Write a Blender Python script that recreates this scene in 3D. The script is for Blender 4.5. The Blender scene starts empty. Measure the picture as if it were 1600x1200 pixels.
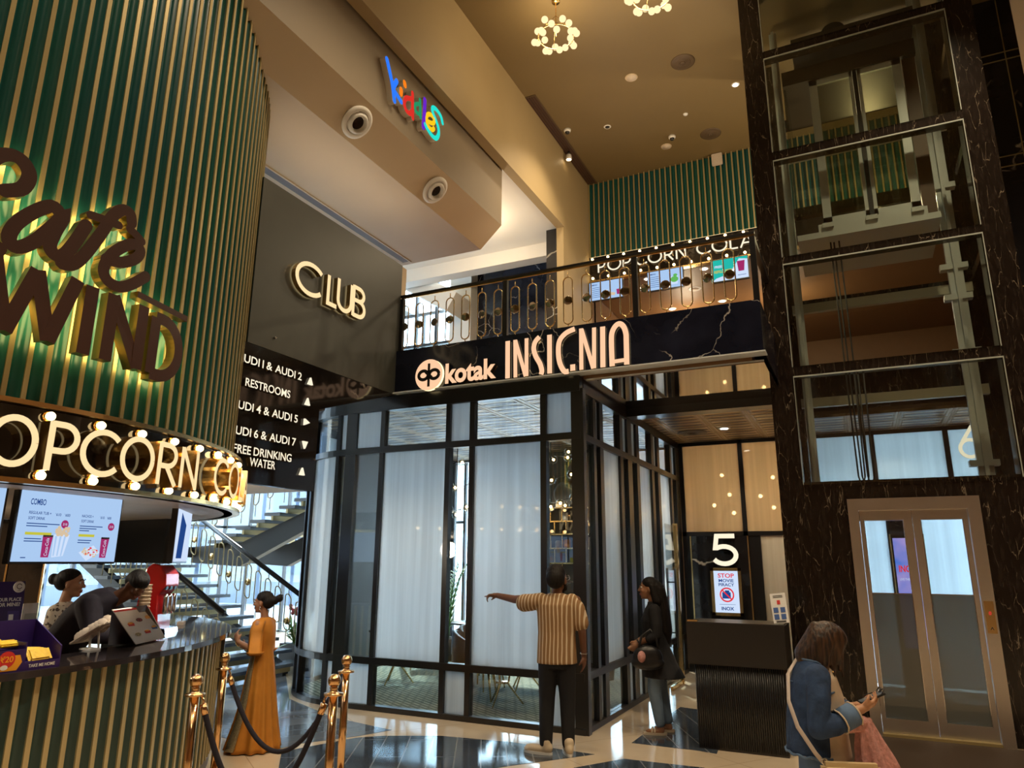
import bpy, bmesh, math, random
from mathutils import Vector, Matrix, Euler
sc = bpy.context.scene
C = sc.collection
PI = math.pi
random.seed(7)

# ---------------------------------------------------------------- camera
YAW, PITCH, ROLL, FPX, EYE = -0.451443, 0.245062, 0.005953, 1105.53, 1.75
_f = Vector((math.sin(YAW)*math.cos(PITCH), math.cos(YAW)*math.cos(PITCH), math.sin(PITCH)))
_r0 = Vector((math.cos(YAW), -math.sin(YAW), 0)); _u0 = _r0.cross(_f)
_r = _r0*math.cos(ROLL) + _u0*math.sin(ROLL); _u = -_r0*math.sin(ROLL) + _u0*math.cos(ROLL)
CAM = Vector((0, 0, EYE))
cd = bpy.data.cameras.new('camera'); cam = bpy.data.objects.new('camera', cd); C.objects.link(cam)
cd.sensor_width = 36; cd.lens = FPX/1600*36; cd.clip_start = .05; cd.clip_end = 300
m = Matrix((_r, _u, -_f)).transposed().to_4x4(); m.translation = CAM; cam.matrix_world = m
sc.camera = cam

# ---------------------------------------------------------------- daylight, lamps, exposure
w = bpy.data.worlds.new('daylight'); sc.world = w; w.use_nodes = True
bg = w.node_tree.nodes['Background']; bg.inputs[0].default_value = (.66, .83, 1, 1); bg.inputs[1].default_value = 6.5
def lamp(name, kind, loc, power, col, size=.1, target=None, angle=None, blend=.6):
    d = bpy.data.lights.new(name, kind); d.energy = power; d.color = col
    o = bpy.data.objects.new(name, d); C.objects.link(o); o.location = loc
    if kind == 'SUN': d.angle = size
    elif kind == 'AREA': d.size = size
    else: d.shadow_soft_size = size
    if angle: d.spot_size = angle; d.spot_blend = blend
    if target is not None: o.rotation_euler = (Vector(target)-Vector(loc)).to_track_quat('-Z', 'Y').to_euler()
    return o
lamp('sun', 'SUN', (-20, 24, 16), 7, (1, .93, .82), .02, target=(-8.5, 8.4, 0))
WARM = (1, .79, .52)
# recessed downlights of the tall lobby ceiling
for i, (x, y, p) in enumerate([(-1.14, 10.6, 260), (-3.4, 10.2, 110), (-2.4, 5.2, 230), (1.6, 5.2, 230), (-2.4, 1.2, 200), (1.6, 1.2, 230), (1.6, 7.0, 260), (-2.4, -3, 160), (1.6, -3, 160)]):
    lamp('lobby_downlight_lamp', 'SPOT', (x, y, 9.42), p*1.5, WARM, .12, target=(x, y, 0), angle=1.9)
# light shed by the two ring chandeliers
for x, y in ((-3.16, 7.87), (-1.75, 7.86)):
    lamp('chandelier_lamp', 'POINT', (x, y, 8.9), 30, (1, .76, .45), .28)
# downlights in the low tiled ceilings, inside and outside the lounge
for x, y, p in ((-1.77, 11.29, 40), (.5, 11.9, 30), (2.4, 11.9, 30), (-4, 9.2, 42), (-4, 11.5, 42), (-6, 9.2, 42), (-6, 11.5, 42)):
    lamp('low_ceiling_lamp', 'SPOT', (x, y, 3.74), p*1.6, (1, .8, .55), .06, target=(x, y, 0), angle=2.2)
# added fill lights without fixtures, brightening the upper floor and lift shaft
for x, y, p in ((-3.2, 10.0, 35), (-1.4, 9.8, 45), (.8, 11.8, 95), (-6, 10.4, 50), (-8, 9, 40)):
    lamp('upper_floor_fill', 'POINT', (x, y, 7.3), p, (1, .78, .5), .1)
# added unseen fill above the club wall, brightening the soffit over it
for y in (5.4, 6.3, 7.2): lamp('soffit_fill', 'AREA', (-5.52, y, 5.72), 1.6, (1, .80, .55), .8, target=(-5.62, y, 7))
# kiosk interior
lamp('kiosk_lamp', 'POINT', (-7.2, 3.0, 1.95), 26, (1, .85, .65), .15)
for a in (.05, .40, .70): lamp('kiosk_lamp', 'SPOT', (-7.8+3.22*math.cos(a), 2.72+3.22*math.sin(a), 2.15), 13, (1, .90, .74), .05, target=(-7.8+2.9*math.cos(a), 2.72+2.9*math.sin(a), 0), angle=2.3)
sc.view_settings.view_transform = 'Standard'; sc.view_settings.look = 'None'
sc.view_settings.exposure = 0.7; sc.view_settings.gamma = 1.0; sc.view_settings.use_curve_mapping = False
cy = sc.cycles
cy.use_denoising = True; cy.max_bounces = 8; cy.diffuse_bounces = 4; cy.glossy_bounces = 4; cy.transmission_bounces = 6; cy.transparent_max_bounces = 16
cy.sample_clamp_indirect = 6; cy.caustics_reflective = False; cy.caustics_refractive = False; cy.blur_glossy = .5

# ---------------------------------------------------------------- placing: photo pixel -> point of a plane / cylinder
def ray(x, y): return _r*(x-800) - _u*(y-600) + _f*FPX
def at(x, y, X=None, Y=None, Z=None):
    d = ray(x, y)
    t = X/d.x if X is not None else (Y/d.y if Y is not None else (Z-EYE)/d.z)
    return CAM + d*t
def atd(x, y, D): return CAM + ray(x, y)*(D/FPX)
KC, KR = (-7.8, 2.72), 3.34                                   # axis and radius of the round kiosk
def oncyl(x, y, R):                                           # -> (angle, z)
    d = ray(x, y); ox, oy = -KC[0], -KC[1]
    a = d.x**2+d.y**2; b = 2*(ox*d.x+oy*d.y); c = ox*ox+oy*oy-R*R
    t = (-b-math.sqrt(max(b*b-4*a*c, 0)))/(2*a); p = CAM+d*t
    return math.atan2(p.y-KC[1], p.x-KC[0]), p.z

# ---------------------------------------------------------------- objects
WL = {}
def wloc(p): return WL[p.name] if p is not None else Vector()
def tag(o, label=None, cat=None, group=None, kind=None):
    if label: o['label'] = label
    if cat: o['category'] = cat
    if group: o['group'] = group
    if kind: o['kind'] = kind
    return o
def thing(name, label, cat, loc=(0, 0, 0), group=None, rz=0):
    o = bpy.data.objects.new(name, None); C.objects.link(o); o.location = loc; o.rotation_euler = (0, 0, rz); o.empty_display_size = .1
    WL[o.name] = Vector(loc); return tag(o, label, cat, group)
def link(name, me, parent=None):
    o = bpy.data.objects.new(name, me); C.objects.link(o)
    if parent is not None: o.parent = parent
    WL[o.name] = wloc(parent).copy(); return o
def copy_tree(o, loc, label=None, rz=None):
    def rec(s, p):
        c = s.copy(); C.objects.link(c); c.parent = p
        for ch in list(s.children): rec(ch, c)
        return c
    r = rec(o, None); r.location = loc; WL[r.name] = Vector(loc)
    if rz is not None: r.rotation_euler = (0, 0, rz)
    if label: r['label'] = label
    return r
class MB:
    """collects shapes, then links them as one mesh object"""
    def __init__(s): s.v = []; s.f = []; s.mi = []; s.sm = []
    def add(s, vs, fs, mi=0, sm=False):
        b = len(s.v); s.v += [Vector(v) for v in vs]
        for f in fs: s.f.append([b+i for i in f]); s.mi.append(mi); s.sm.append(sm)
        return s
    def box(s, a, b, mi=0):
        x0, y0, z0 = a; x1, y1, z1 = b
        return s.add([(x0,y0,z0),(x1,y0,z0),(x1,y1,z0),(x0,y1,z0),(x0,y0,z1),(x1,y0,z1),(x1,y1,z1),(x0,y1,z1)],
            [(0,3,2,1),(4,5,6,7),(0,1,5,4),(1,2,6,5),(2,3,7,6),(3,0,4,7)], mi)
    def obox(s, c, size, M=None, mi=0, bev=0):
        """box about c, turned by 3x3 M, with optional bevel"""
        bm = bmesh.new(); bmesh.ops.create_cube(bm, size=1)
        for v in bm.verts: v.co = Vector((v.co.x*size[0], v.co.y*size[1], v.co.z*size[2]))
        if bev: bmesh.ops.bevel(bm, geom=bm.edges[:], offset=bev, segments=2, affect='EDGES')
        M = M or Matrix.Identity(3); c = Vector(c); bm.verts.index_update()
        s.add([M@v.co+c for v in bm.verts], [[v.index for v in f.verts] for f in bm.faces], mi); bm.free(); return s
    def tube(s, pts, r, n=10, mi=0, closed=False, caps=True, flat=1.0):
        pts = [Vector(p) for p in pts]; N = len(pts); rs = r if isinstance(r, (list, tuple)) else [r]*N
        t0 = (pts[1]-pts[0]).normalized(); up = Vector((0, 0, 1)) if abs(t0.z) < .95 else Vector((1, 0, 0))
        nx = t0.cross(up).normalized(); vs = []
        for i, p in enumerate(pts):
            if closed: t = pts[(i+1) % N]-pts[i-1]
            else: t = pts[min(i+1, N-1)]-pts[max(i-1, 0)]
            t.normalize(); nx = (nx-t*nx.dot(t)).normalized(); ny = t.cross(nx)
            for k in range(n):
                a = 2*PI*k/n; vs.append(p+nx*(math.cos(a)*rs[i])+ny*(math.sin(a)*rs[i]*flat))
        fs = []
        for i in range(N if closed else N-1):
            j = (i+1) % N
            for k in range(n): fs.append((i*n+k, i*n+(k+1) % n, j*n+(k+1) % n, j*n+k))
        if caps and not closed: fs.append(tuple(range(n-1, -1, -1))); fs.append(tuple(range((N-1)*n, N*n)))
        return s.add(vs, fs, mi, True)
    def cyl(s, a, b, r, n=20, mi=0, r2=None): return s.tube([a, b], [r, r2 if r2 is not None else r], n, mi)
    def lathe(s, prof, c=(0, 0, 0), n=24, mi=0, M=None):
        """prof: (r, z) list, spun about z at c (turned by M)"""
        c = Vector(c); M = M or Matrix.Identity(3); vs = []; fs = []
        for r, z in prof:
            for k in range(n): vs.append(c+M@Vector((r*math.cos(2*PI*k/n), r*math.sin(2*PI*k/n), z)))
        for i in range(len(prof)-1):
            for k in range(n): fs.append((i*n+k, i*n+(k+1) % n, (i+1)*n+(k+1) % n, (i+1)*n+k))
        fs.append(tuple(range(n-1, -1, -1))); fs.append(tuple((len(prof)-1)*n+k for k in range(n)))
        return s.add(vs, fs, mi, True)
    def ball(s, c, r, n=14, mi=0, sc=(1, 1, 1)):
        m = max(4, n//2)
        return s.lathe([(max(r*math.sin(PI*i/m), 1e-4), -r*math.cos(PI*i/m)) for i in range(m+1)], c, n, mi, Matrix.Diagonal(sc))
    def prism(s, poly, a, b, fn, mi=0, mside=None):
        """poly (u,v) extruded between depths a and b; fn(u,v,d) -> point"""
        n = len(poly); vs = [fn(u, v, a) for u, v in poly]+[fn(u, v, b) for u, v in poly]
        s.add(vs, [tuple(range(n))], mi); k = len(s.v)-2*n
        s.f.append([k+n+i for i in range(n-1, -1, -1)]); s.mi.append(mi if mside is None else mside); s.sm.append(False)
        for i in range(n): s.f.append([k+i, k+n+i, k+n+(i+1) % n, k+(i+1) % n]); s.mi.append(mi if mside is None else mside); s.sm.append(False)
        return s
    def ribbon(s, pts, w, d0, d1, fn, mi=0, mside=0, mback=None, cap='flat', closed=False):
        """a flat stroke of width w along (u,v) points, front at depth d1, back at d0"""
        P = [Vector((p[0], p[1])) for p in pts]; N = len(P); ws = w if isinstance(w, (list, tuple)) else [w]*N
        L = []; R = []
        for i in range(N):
            if closed: a, b = P[i]-P[i-1], P[(i+1) % N]-P[i]
            else: a, b = P[i]-P[max(i-1, 0)], P[min(i+1, N-1)]-P[i]
            if a.length < 1e-9: a = b
            if b.length < 1e-9: b = a
            a = a.normalized(); b = b.normalized(); t = (a+b)
            t = t.normalized() if t.length > .2 else a
            k = 1/max(.5, math.sqrt(max(0, (1+a.dot(b))/2)))
            nrm = Vector((-t.y, t.x))*(ws[i]/2*k); L.append(P[i]+nrm); R.append(P[i]-nrm)
        if closed:
            quads = [(L[i], R[i], R[(i+1) % N], L[(i+1) % N]) for i in range(N)]
            for q in quads: s.prism_open(q, d0, d1, fn, mi, mside, mback, (True, False, True, False))
            return s
        out = R + L[::-1]
        if cap == 'round':
            def fan(c, a0, rad, n=6): return [c+Vector((math.cos(a0+PI*k/n), math.sin(a0+PI*k/n)))*rad for k in range(1, n)]
            t1 = (P[-1]-P[-2]); t0 = P[1]-P[0]
            e = fan(P[-1], math.atan2(t1.y, t1.x)-PI/2, ws[-1]/2); b = fan(P[0], math.atan2(t0.y, t0.x)+PI/2, ws[0]/2)
        else: e = []; b = []
        # one strip of quads front and back, one wall round the outline
        n0 = len(s.v); V = []
        for i in range(N): V += [fn(L[i].x, L[i].y, d1), fn(R[i].x, R[i].y, d1), fn(L[i].x, L[i].y, d0), fn(R[i].x, R[i].y, d0)]
        s.v += [Vector(v) for v in V]
        def q(f, mm): s.f.append([n0+k for k in f]); s.mi.append(mm); s.sm.append(False)
        for i in range(N-1):
            a = 4*i; c = a+4
            q((a+1, c+1, c, a), mi); q((a+2, c+2, c+3, a+3), mside if mback is None else mback); q((a, c, c+2, a+2), mside); q((a+3, c+3, c+1, a+1), mside)
        if cap == 'round':
            for fanp, (l, r) in ((e, (4*(N-1), 4*(N-1)+1)), (b, (1, 0))):
                k = len(s.v); m = len(fanp)
                s.v += [Vector(fn(p.x, p.y, d1)) for p in fanp]+[Vector(fn(p.x, p.y, d0)) for p in fanp]
                ring_f = [n0+r]+list(range(k, k+m))+[n0+l]
                rb, lb = n0+r+2, n0+l+2
                ring_b = [rb]+list(range(k+m, k+2*m))+[lb]
                s.f.append(ring_f); s.mi.append(mi); s.sm.append(False)
                s.f.append(ring_b[::-1]); s.mi.append(mside if mback is None else mback); s.sm.append(False)
                for j in range(len(ring_f)-1): s.f.append([ring_f[j], ring_b[j], ring_b[j+1], ring_f[j+1]]); s.mi.append(mside); s.sm.append(False)
        else:
            q((0, 2, 3, 1), mside); a = 4*(N-1); q((a+1, a+3, a+2, a), mside)
        return s
    def prism_open(s, quad, d0, d1, fn, mi, mside, mback, walls):
        n0 = len(s.v); s.v += [Vector(fn(p.x, p.y, d1)) for p in quad]+[Vector(fn(p.x, p.y, d0)) for p in quad]
        def q(f, mm): s.f.append([n0+k for k in f]); s.mi.append(mm); s.sm.append(False)
        q((0, 1, 2, 3), mi); q((7, 6, 5, 4), mside if mback is None else mback)
        q((1, 5, 6, 2), mside); q((3, 7, 4, 0), mside)
    def build(s, name, mats, parent=None, world=True, recalc=True, bevel=0):
        off = wloc(parent) if world else Vector()
        me = bpy.data.meshes.new(name); me.from_pydata([v-off for v in s.v], [], s.f)
        for mm in (mats if isinstance(mats, (list, tuple)) else [mats]): me.materials.append(mm)
        me.polygons.foreach_set('material_index', s.mi); me.polygons.foreach_set('use_smooth', s.sm)
        if recalc:
            bm = bmesh.new(); bm.from_mesh(me); bmesh.ops.recalc_face_normals(bm, faces=bm.faces[:])
            bm.to_mesh(me); bm.free()
        me.update()
        o = link(name, me, parent)
        if bevel:
            b = o.modifiers.new('bevel', 'BEVEL'); b.width = bevel; b.segments = 2; b.limit_method = 'ANGLE'
        return o
def one(name, mb, mats, label, cat, group=None, **k): return tag(mb.build(name, mats, None, **k), label, cat, group)
def struct(name, mb, mats, parent=None, **k):
    o = mb.build(name, mats, parent, **k)
    if parent is None: o['kind'] = 'structure'
    return o

# text from the built-in font, as a mesh laid on fn(u, v, d)
_tc = {}
def text_geo(txt, bold=0.0, space=1.0):
    key = (txt, bold, space)
    if key not in _tc:
        cu = bpy.data.curves.new('t', 'FONT'); cu.body = txt; cu.size = 1; cu.offset = bold; cu.resolution_u = 4; cu.space_character = space
        o = bpy.data.objects.new('t', cu); C.objects.link(o); dg = bpy.context.evaluated_depsgraph_get()
        me = bpy.data.meshes.new_from_object(o.evaluated_get(dg))
        vs = [v.co.copy() for v in me.vertices]; fs = [list(p.vertices) for p in me.polygons]
        bpy.data.objects.remove(o); bpy.data.curves.remove(cu); bpy.data.meshes.remove(me)
        x0 = min(v.x for v in vs); x1 = max(v.x for v in vs); y0 = min(v.y for v in vs); y1 = max(v.y for v in vs)
        _tc[key] = ([((v.x-x0), (v.y-y0)) for v in vs], fs, x1-x0, y1-y0)
    return _tc[key]
def put_text(mb, txt, u0, v0, fn, h=None, w=None, d0=0, d1=.01, mi=0, mside=0, bold=0.0, space=1.0, center=False):
    """text with its lower left corner at (u0, v0); height h and/or width w"""
    vs, fs, W, H = text_geo(txt, bold, space)
    sx = w/W if w else h/H; sy = h/H if h else w/W
    if center: u0 -= W*sx/2
    P = [(u0+x*sx, v0+y*sy) for x, y in vs]; n = len(P); k = len(mb.v)
    mb.v += [Vector(fn(u, v, d1)) for u, v in P]
    if d1-d0 > .0015: mb.v += [Vector(fn(u, v, d0)) for u, v in P]
    edges = {}
    for f in fs:
        mb.f.append([k+i for i in f]); mb.mi.append(mi); mb.sm.append(False)
        for a, b in zip(f, f[1:]+f[:1]): edges[(a, b)] = 1
    if d1-d0 > .0015:
        for a, b in edges:
            if (b, a) not in edges: mb.f.append([k+a, k+n+a, k+n+b, k+b]); mb.mi.append(mside); mb.sm.append(False)
        for f in fs: mb.f.append([k+n+i for i in reversed(f)]); mb.mi.append(mside); mb.sm.append(False)
    return W*sx
# planes for lettering: u to the right as read, v up, d towards the reader
def face_y(Y): return lambda u, v, d: Vector((u, Y-d, v))                     # on a wall facing -Y (u = X)
def face_x(X): return lambda u, v, d: Vector((X+d, u, v))                     # on a wall facing +X (u = Y)
def face_cyl(R): return lambda u, v, d: Vector((KC[0]+(R+d)*math.cos(u/R), KC[1]+(R+d)*math.sin(u/R), v))

# geometric capitals as strokes in a unit-high box: letter -> (width, strokes)
def arc(cx, cy, rx, ry, a0, a1, n=14):
    return [(cx+rx*math.cos(math.radians(a0+(a1-a0)*i/n)), cy+ry*math.sin(math.radians(a0+(a1-a0)*i/n))) for i in range(n+1)]
GLY = {
 'C': (.86, [arc(.5, .5, .45, .45, 42, 318, 24)]), 'O': (1.0, [arc(.5, .5, .45, .45, 0, 360, 32)]),
 'L': (.55, [[(.07, .96), (.07, .05), (.52, .05)]]), 'U': (.72, [[(.07, 1), (.07, .36)]+arc(.36, .36, .29, .31, 180, 360, 14)+[(.65, 1)]]),
 'B': (.62, [[(.07, 0), (.07, 1)], [(.07, .95), (.3, .95)]+arc(.3, .745, .22, .205, 90, -90, 10)+[(.07, .54)], [(.07, .54), (.32, .54)]+arc(.32, .295, .25, .245, 90, -90, 10)+[(.07, .05)]]),
 'P': (.62, [[(.07, 0), (.07, 1)], [(.07, .95), (.3, .95)]+arc(.3, .68, .27, .27, 90, -90, 12)+[(.07, .41)]]),
 'R': (.66, [[(.07, 0), (.07, 1)], [(.07, .95), (.3, .95)]+arc(.3, .7, .25, .25, 90, -90, 12)+[(.07, .45)], [(.28, .45), (.6, 0)]]),
 'N': (.74, [[(.07, 0), (.07, 1)], [(.07, .98), (.67, .02)], [(.67, 0), (.67, 1)]]),
 'A': (.86, [[(.05, 0), (.43, .98)], [(.43, .98), (.81, 0)], [(.2, .33), (.66, .33)]]),
 'I': (.16, [[(.08, 0), (.08, 1)]]), 'W': (1.1, [[(.05, 1), (.3, .03)], [(.3, .03), (.55, .95)], [(.55, .95), (.8, .03)], [(.8, .03), (1.05, 1)]]),
 'D': (.72, [[(.07, .05), (.07, .95)], [(.07, .95), (.22, .95)]+arc(.22, .5, .43, .45, 90, -90, 16)+[(.07, .05)]]),
 '5': (.6, [[(.54, .95), (.14, .95), (.1, .56)]+arc(.29, .33, .26, .28, 125, -150, 18)]),
 '6': (.6, [[(.42, .98), (.12, .5)], arc(.3, .3, .25, .26, 0, 360, 24)]),
}
def glyph(mb, ch, u0, v0, w, h, sw, fn, d0, d1, mi=0, mside=0, mback=None):
    W, st = GLY[ch]
    for p in st:
        mb.ribbon([(u0+x/W*w, v0+y*h) for x, y in p], sw, d0, d1, fn, mi, mside, mback)
    return mb

# ---------------------------------------------------------------- materials
def mat(name, col, rough=.5, metal=0.0, emit=None, es=0, spec=None, coat=0, noise=0, nscale=8, bump=0):
    m = bpy.data.materials.new(name); m.use_nodes = True; nt = m.node_tree; b = nt.nodes['Principled BSDF']
    b.inputs['Base Color'].default_value = (*col, 1); b.inputs['Roughness'].default_value = rough; b.inputs['Metallic'].default_value = metal
    if emit: b.inputs['Emission Color'].default_value = (*emit, 1); b.inputs['Emission Strength'].default_value = es
    if spec is not None: b.inputs['Specular IOR Level'].default_value = spec
    if coat: b.inputs['Coat Weight'].default_value = coat; b.inputs['Coat Roughness'].default_value = .05
    if noise or bump:
        tc = nt.nodes.new('ShaderNodeTexCoord'); n = nt.nodes.new('ShaderNodeTexNoise'); n.inputs['Scale'].default_value = nscale; n.inputs['Detail'].default_value = 5
        nt.links.new(tc.outputs['Object'], n.inputs['Vector'])
        if noise:
            mx = nt.nodes.new('ShaderNodeMix'); mx.data_type = 'RGBA'
            mx.inputs['A'].default_value = (*[c*(1-noise) for c in col], 1); mx.inputs['B'].default_value = (*[min(1, c*(1+noise)) for c in col], 1)
            nt.links.new(n.outputs['Fac'], mx.inputs['Factor']); nt.links.new(mx.outputs['Result'], b.inputs['Base Color'])
        if bump:
            bp = nt.nodes.new('ShaderNodeBump'); bp.inputs['Strength'].default_value = bump; bp.inputs['Distance'].default_value = .02
            nt.links.new(n.outputs['Fac'], bp.inputs['Height']); nt.links.new(bp.outputs['Normal'], b.inputs['Normal'])
    return m
class NG:
    """short hand for node graphs"""
    def __init__(s, name):
        s.m = bpy.data.materials.new(name); s.m.use_nodes = True; s.t = s.m.node_tree; s.b = s.t.nodes['Principled BSDF']; s.out = s.t.nodes['Material Output']
        s.tc = s.t.nodes.new('ShaderNodeTexCoord')
    def n(s, typ, **k):
        nd = s.t.nodes.new('ShaderNode'+typ)
        for a, v in k.items():
            if a.startswith('i_'):
                key = a[2:].replace('_', ' '); nd.inputs[key if not key.isdigit() else int(key)].default_value = v
            else: setattr(nd, a, v)
        return nd
    def l(s, a, b): s.t.links.new(a, b)
    def math(s, op, a, b=None, clamp=False):
        nd = s.t.nodes.new('ShaderNodeMath'); nd.operation = op; nd.use_clamp = clamp
        for i, v in enumerate((a, b)):
            if v is None: continue
            if isinstance(v, (int, float)): nd.inputs[i].default_value = v
            else: s.l(v, nd.inputs[i])
        return nd.outputs[0]
    def mix(s, f, a, b):
        nd = s.t.nodes.new('ShaderNodeMix'); nd.data_type = 'RGBA'
        for key, v in (('Factor', f), ('A', a), ('B', b)):
            if isinstance(v, tuple): nd.inputs[key].default_value = (*v, 1) if len(v) == 3 else v
            elif isinstance(v, (int, float)): nd.inputs[key].default_value = v
            else: s.l(v, nd.inputs[key])
        return nd.outputs['Result']
    def ramp(s, f, lo, hi):
        nd = s.n('MapRange'); nd.inputs['From Min'].default_value = lo; nd.inputs['From Max'].default_value = hi; s.l(f, nd.inputs['Value']); return nd.outputs[0]
    def mapping(s, scale=(1, 1, 1), rot=(0, 0, 0), src='Object'):
        nd = s.n('Mapping'); nd.inputs['Scale'].default_value = scale; nd.inputs['Rotation'].default_value = rot; s.l(s.tc.outputs[src], nd.inputs['Vector']); return nd.outputs[0]
    def xyz(s, src='Object'):
        nd = s.n('SeparateXYZ'); s.l(s.tc.outputs[src], nd.inputs[0]); return nd.outputs
def marble(name, base, vein, scale=(1, 1, 1), rot=(0, 0, 0), width=.03, rough=.1, dens=1.6, keep=.55):
    g = NG(name); v = g.mapping(scale, rot)
    ns = g.n('TexNoise', i_Scale=1.3, i_Detail=6.0); g.l(v, ns.inputs['Vector'])
    ad = g.n('VectorMath', operation='MULTIPLY_ADD'); g.l(ns.outputs['Color'], ad.inputs[0]); ad.inputs[1].default_value = (.9, .9, .9); g.l(v, ad.inputs[2])
    vo = g.n('TexVoronoi', feature='DISTANCE_TO_EDGE', i_Scale=dens); g.l(ad.outputs[0], vo.inputs['Vector'])
    line = g.math('SUBTRACT', 1, g.ramp(vo.outputs['Distance'], 0, width), True)
    n2 = g.n('TexNoise', i_Scale=1.7, i_Detail=3.0); g.l(v, n2.inputs['Vector'])
    msk = g.ramp(n2.outputs['Fac'], keep, keep+.12)
    f = g.math('MULTIPLY', line, msk, True)
    n3 = g.n('TexNoise', i_Scale=3.0, i_Detail=4.0); g.l(v, n3.inputs['Vector'])
    cl = g.mix(g.ramp(n3.outputs['Fac'], .4, .75), base, tuple(min(1, c*1.9+.004) for c in base))
    g.l(g.mix(f, cl, vein), g.b.inputs['Base Color']); g.b.inputs['Roughness'].default_value = rough
    return g.m
def emitter(name, col, s):
    m = bpy.data.materials.new(name); m.use_nodes = True; t = m.node_tree; t.nodes.remove(t.nodes['Principled BSDF'])
    e = t.nodes.new('ShaderNodeEmission'); e.inputs[0].default_value = (*col, 1); e.inputs[1].default_value = s*(.66 if s < 4 else 1)
    t.links.new(e.outputs[0], t.nodes['Material Output'].inputs[0]); return m
def thin_glass(name, tint=(1, 1, 1), refl=1.0, ior=1.5, rough=0.0):
    """a thin pane: what is behind shows through, fresnel reflection on top"""
    m = bpy.data.materials.new(name); m.use_nodes = True; t = m.node_tree; t.nodes.remove(t.nodes['Principled BSDF'])
    lw = t.nodes.new('ShaderNodeLayerWeight'); lw.inputs['Blend'].default_value = .5
    pw = t.nodes.new('ShaderNodeMath'); pw.operation = 'POWER'; pw.inputs[1].default_value = 5; t.links.new(lw.outputs['Facing'], pw.inputs[0])
    k = t.nodes.new('ShaderNodeMath'); k.operation = 'MULTIPLY_ADD'; k.use_clamp = True; k.inputs[1].default_value = .9; k.inputs[2].default_value = .04*refl; t.links.new(pw.outputs[0], k.inputs[0])
    tr = t.nodes.new('ShaderNodeBsdfTransparent'); tr.inputs[0].default_value = (*tint, 1)
    gl = t.nodes.new('ShaderNodeBsdfGlossy'); gl.inputs['Roughness'].default_value = rough
    mx = t.nodes.new('ShaderNodeMixShader'); t.links.new(k.outputs[0], mx.inputs[0]); t.links.new(tr.outputs[0], mx.inputs[1]); t.links.new(gl.outputs[0], mx.inputs[2])
    t.links.new(mx.outputs[0], t.nodes['Material Output'].inputs[0]); return m
def frosted(name, col, clear=.2, refl=1.2, blur=.28):
    """etched film on glass: mostly translucent, fine vertical ribs, a little blurred view through, a little shine"""
    g = NG(name); t = g.t; t.nodes.remove(g.b)
    ns = g.n('TexNoise', i_Scale=1.0, i_Detail=3.0); g.l(g.mapping((14, 14, .35)), ns.inputs['Vector'])
    col2 = tuple(c*.86 for c in col); cc = g.mix(g.ramp(ns.outputs['Fac'], .35, .65), col, col2)
    tl = g.n('BsdfTranslucent'); g.l(cc, tl.inputs[0])
    df = g.n('BsdfDiffuse'); g.l(cc, df.inputs[0])
    rf = g.n('BsdfRefraction'); rf.inputs['Roughness'].default_value = blur; rf.inputs['IOR'].default_value = 1.18; rf.inputs[0].default_value = (*col, 1)
    gl = g.n('BsdfGlossy'); gl.inputs['Roughness'].default_value = .04
    lw = g.n('LayerWeight'); lw.inputs['Blend'].default_value = .5; k = g.math('ADD', g.math('MULTIPLY', g.math('POWER', lw.outputs['Facing'], 5), .85), .045*refl, True)
    a = g.n('MixShader'); a.inputs[0].default_value = .10; g.l(tl.outputs[0], a.inputs[1]); g.l(df.outputs[0], a.inputs[2])
    b = g.n('MixShader'); b.inputs[0].default_value = clear; g.l(a.outputs[0], b.inputs[1]); g.l(rf.outputs[0], b.inputs[2])
    c = g.n('MixShader'); g.l(k, c.inputs[0]); g.l(b.outputs[0], c.inputs[1]); g.l(gl.outputs[0], c.inputs[2])
    g.l(c.outputs[0], g.out.inputs[0]); return g.m

M = {}
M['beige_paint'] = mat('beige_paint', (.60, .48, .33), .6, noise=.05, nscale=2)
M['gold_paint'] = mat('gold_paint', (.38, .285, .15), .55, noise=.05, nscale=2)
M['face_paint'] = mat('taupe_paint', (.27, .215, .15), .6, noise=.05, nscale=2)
M['ceiling_paint'] = mat('brown_gold_ceiling_paint', (.185, .13, .055), .5, noise=.06, nscale=1.5)
M['white_paint'] = mat('white_paint', (.78, .76, .72), .55)
M['dark_paint'] = mat('charcoal_paint', (.052, .055, .05), .42, noise=.15, nscale=3)
M['brown_paint'] = mat('brown_paint', (.20, .105, .045), .5, noise=.1)
M['slot'] = mat('slot_brown', (.10, .065, .035), .5)
M['black'] = mat('black_metal', (.008, .008, .009), .28, .0, spec=.7)
M['blackm'] = mat('matt_black', (.012, .012, .013), .55)
M['gold'] = mat('polished_gold', (.83, .58, .25), .22, 1.0)
M['gold_satin'] = mat('satin_gold_slat', (.42, .33, .155), .42, .4)
M['rosegold'] = mat('rose_gold_metal', (.82, .52, .26), .14, 1.0)
M['chrome'] = mat('chrome', (.8, .8, .82), .08, 1.0)
M['steel'] = mat('brushed_steel', (.74, .71, .67), .30, 1.0, noise=.12, nscale=3)
M['white_steel'] = mat('pale_enamelled_steel', (.62, .66, .66), .35, .2)
M['mirror'] = mat('mirror_disc', (.62, .56, .46), .05, 1.0)
M['darkbrown'] = mat('dark_brown_letter_face', (.055, .022, .016), .38)
M['slate'] = mat('step_slate', (.10, .12, .15), .25)
M['white'] = mat('white_plastic', (.8, .8, .78), .4)
M['red'] = mat('gloss_red', (.55, .012, .012), .18, coat=.5)
M['purple'] = mat('purple_card', (.03, .012, .12), .4)
M['yellow'] = mat('yellow_wrapper', (.85, .52, .04), .3, noise=.35, nscale=30, bump=.5)
M['orange'] = mat('orange_print', (.85, .36, .02), .45)
M['redprint'] = mat('red_print', (.62, .03, .03), .45)
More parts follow.
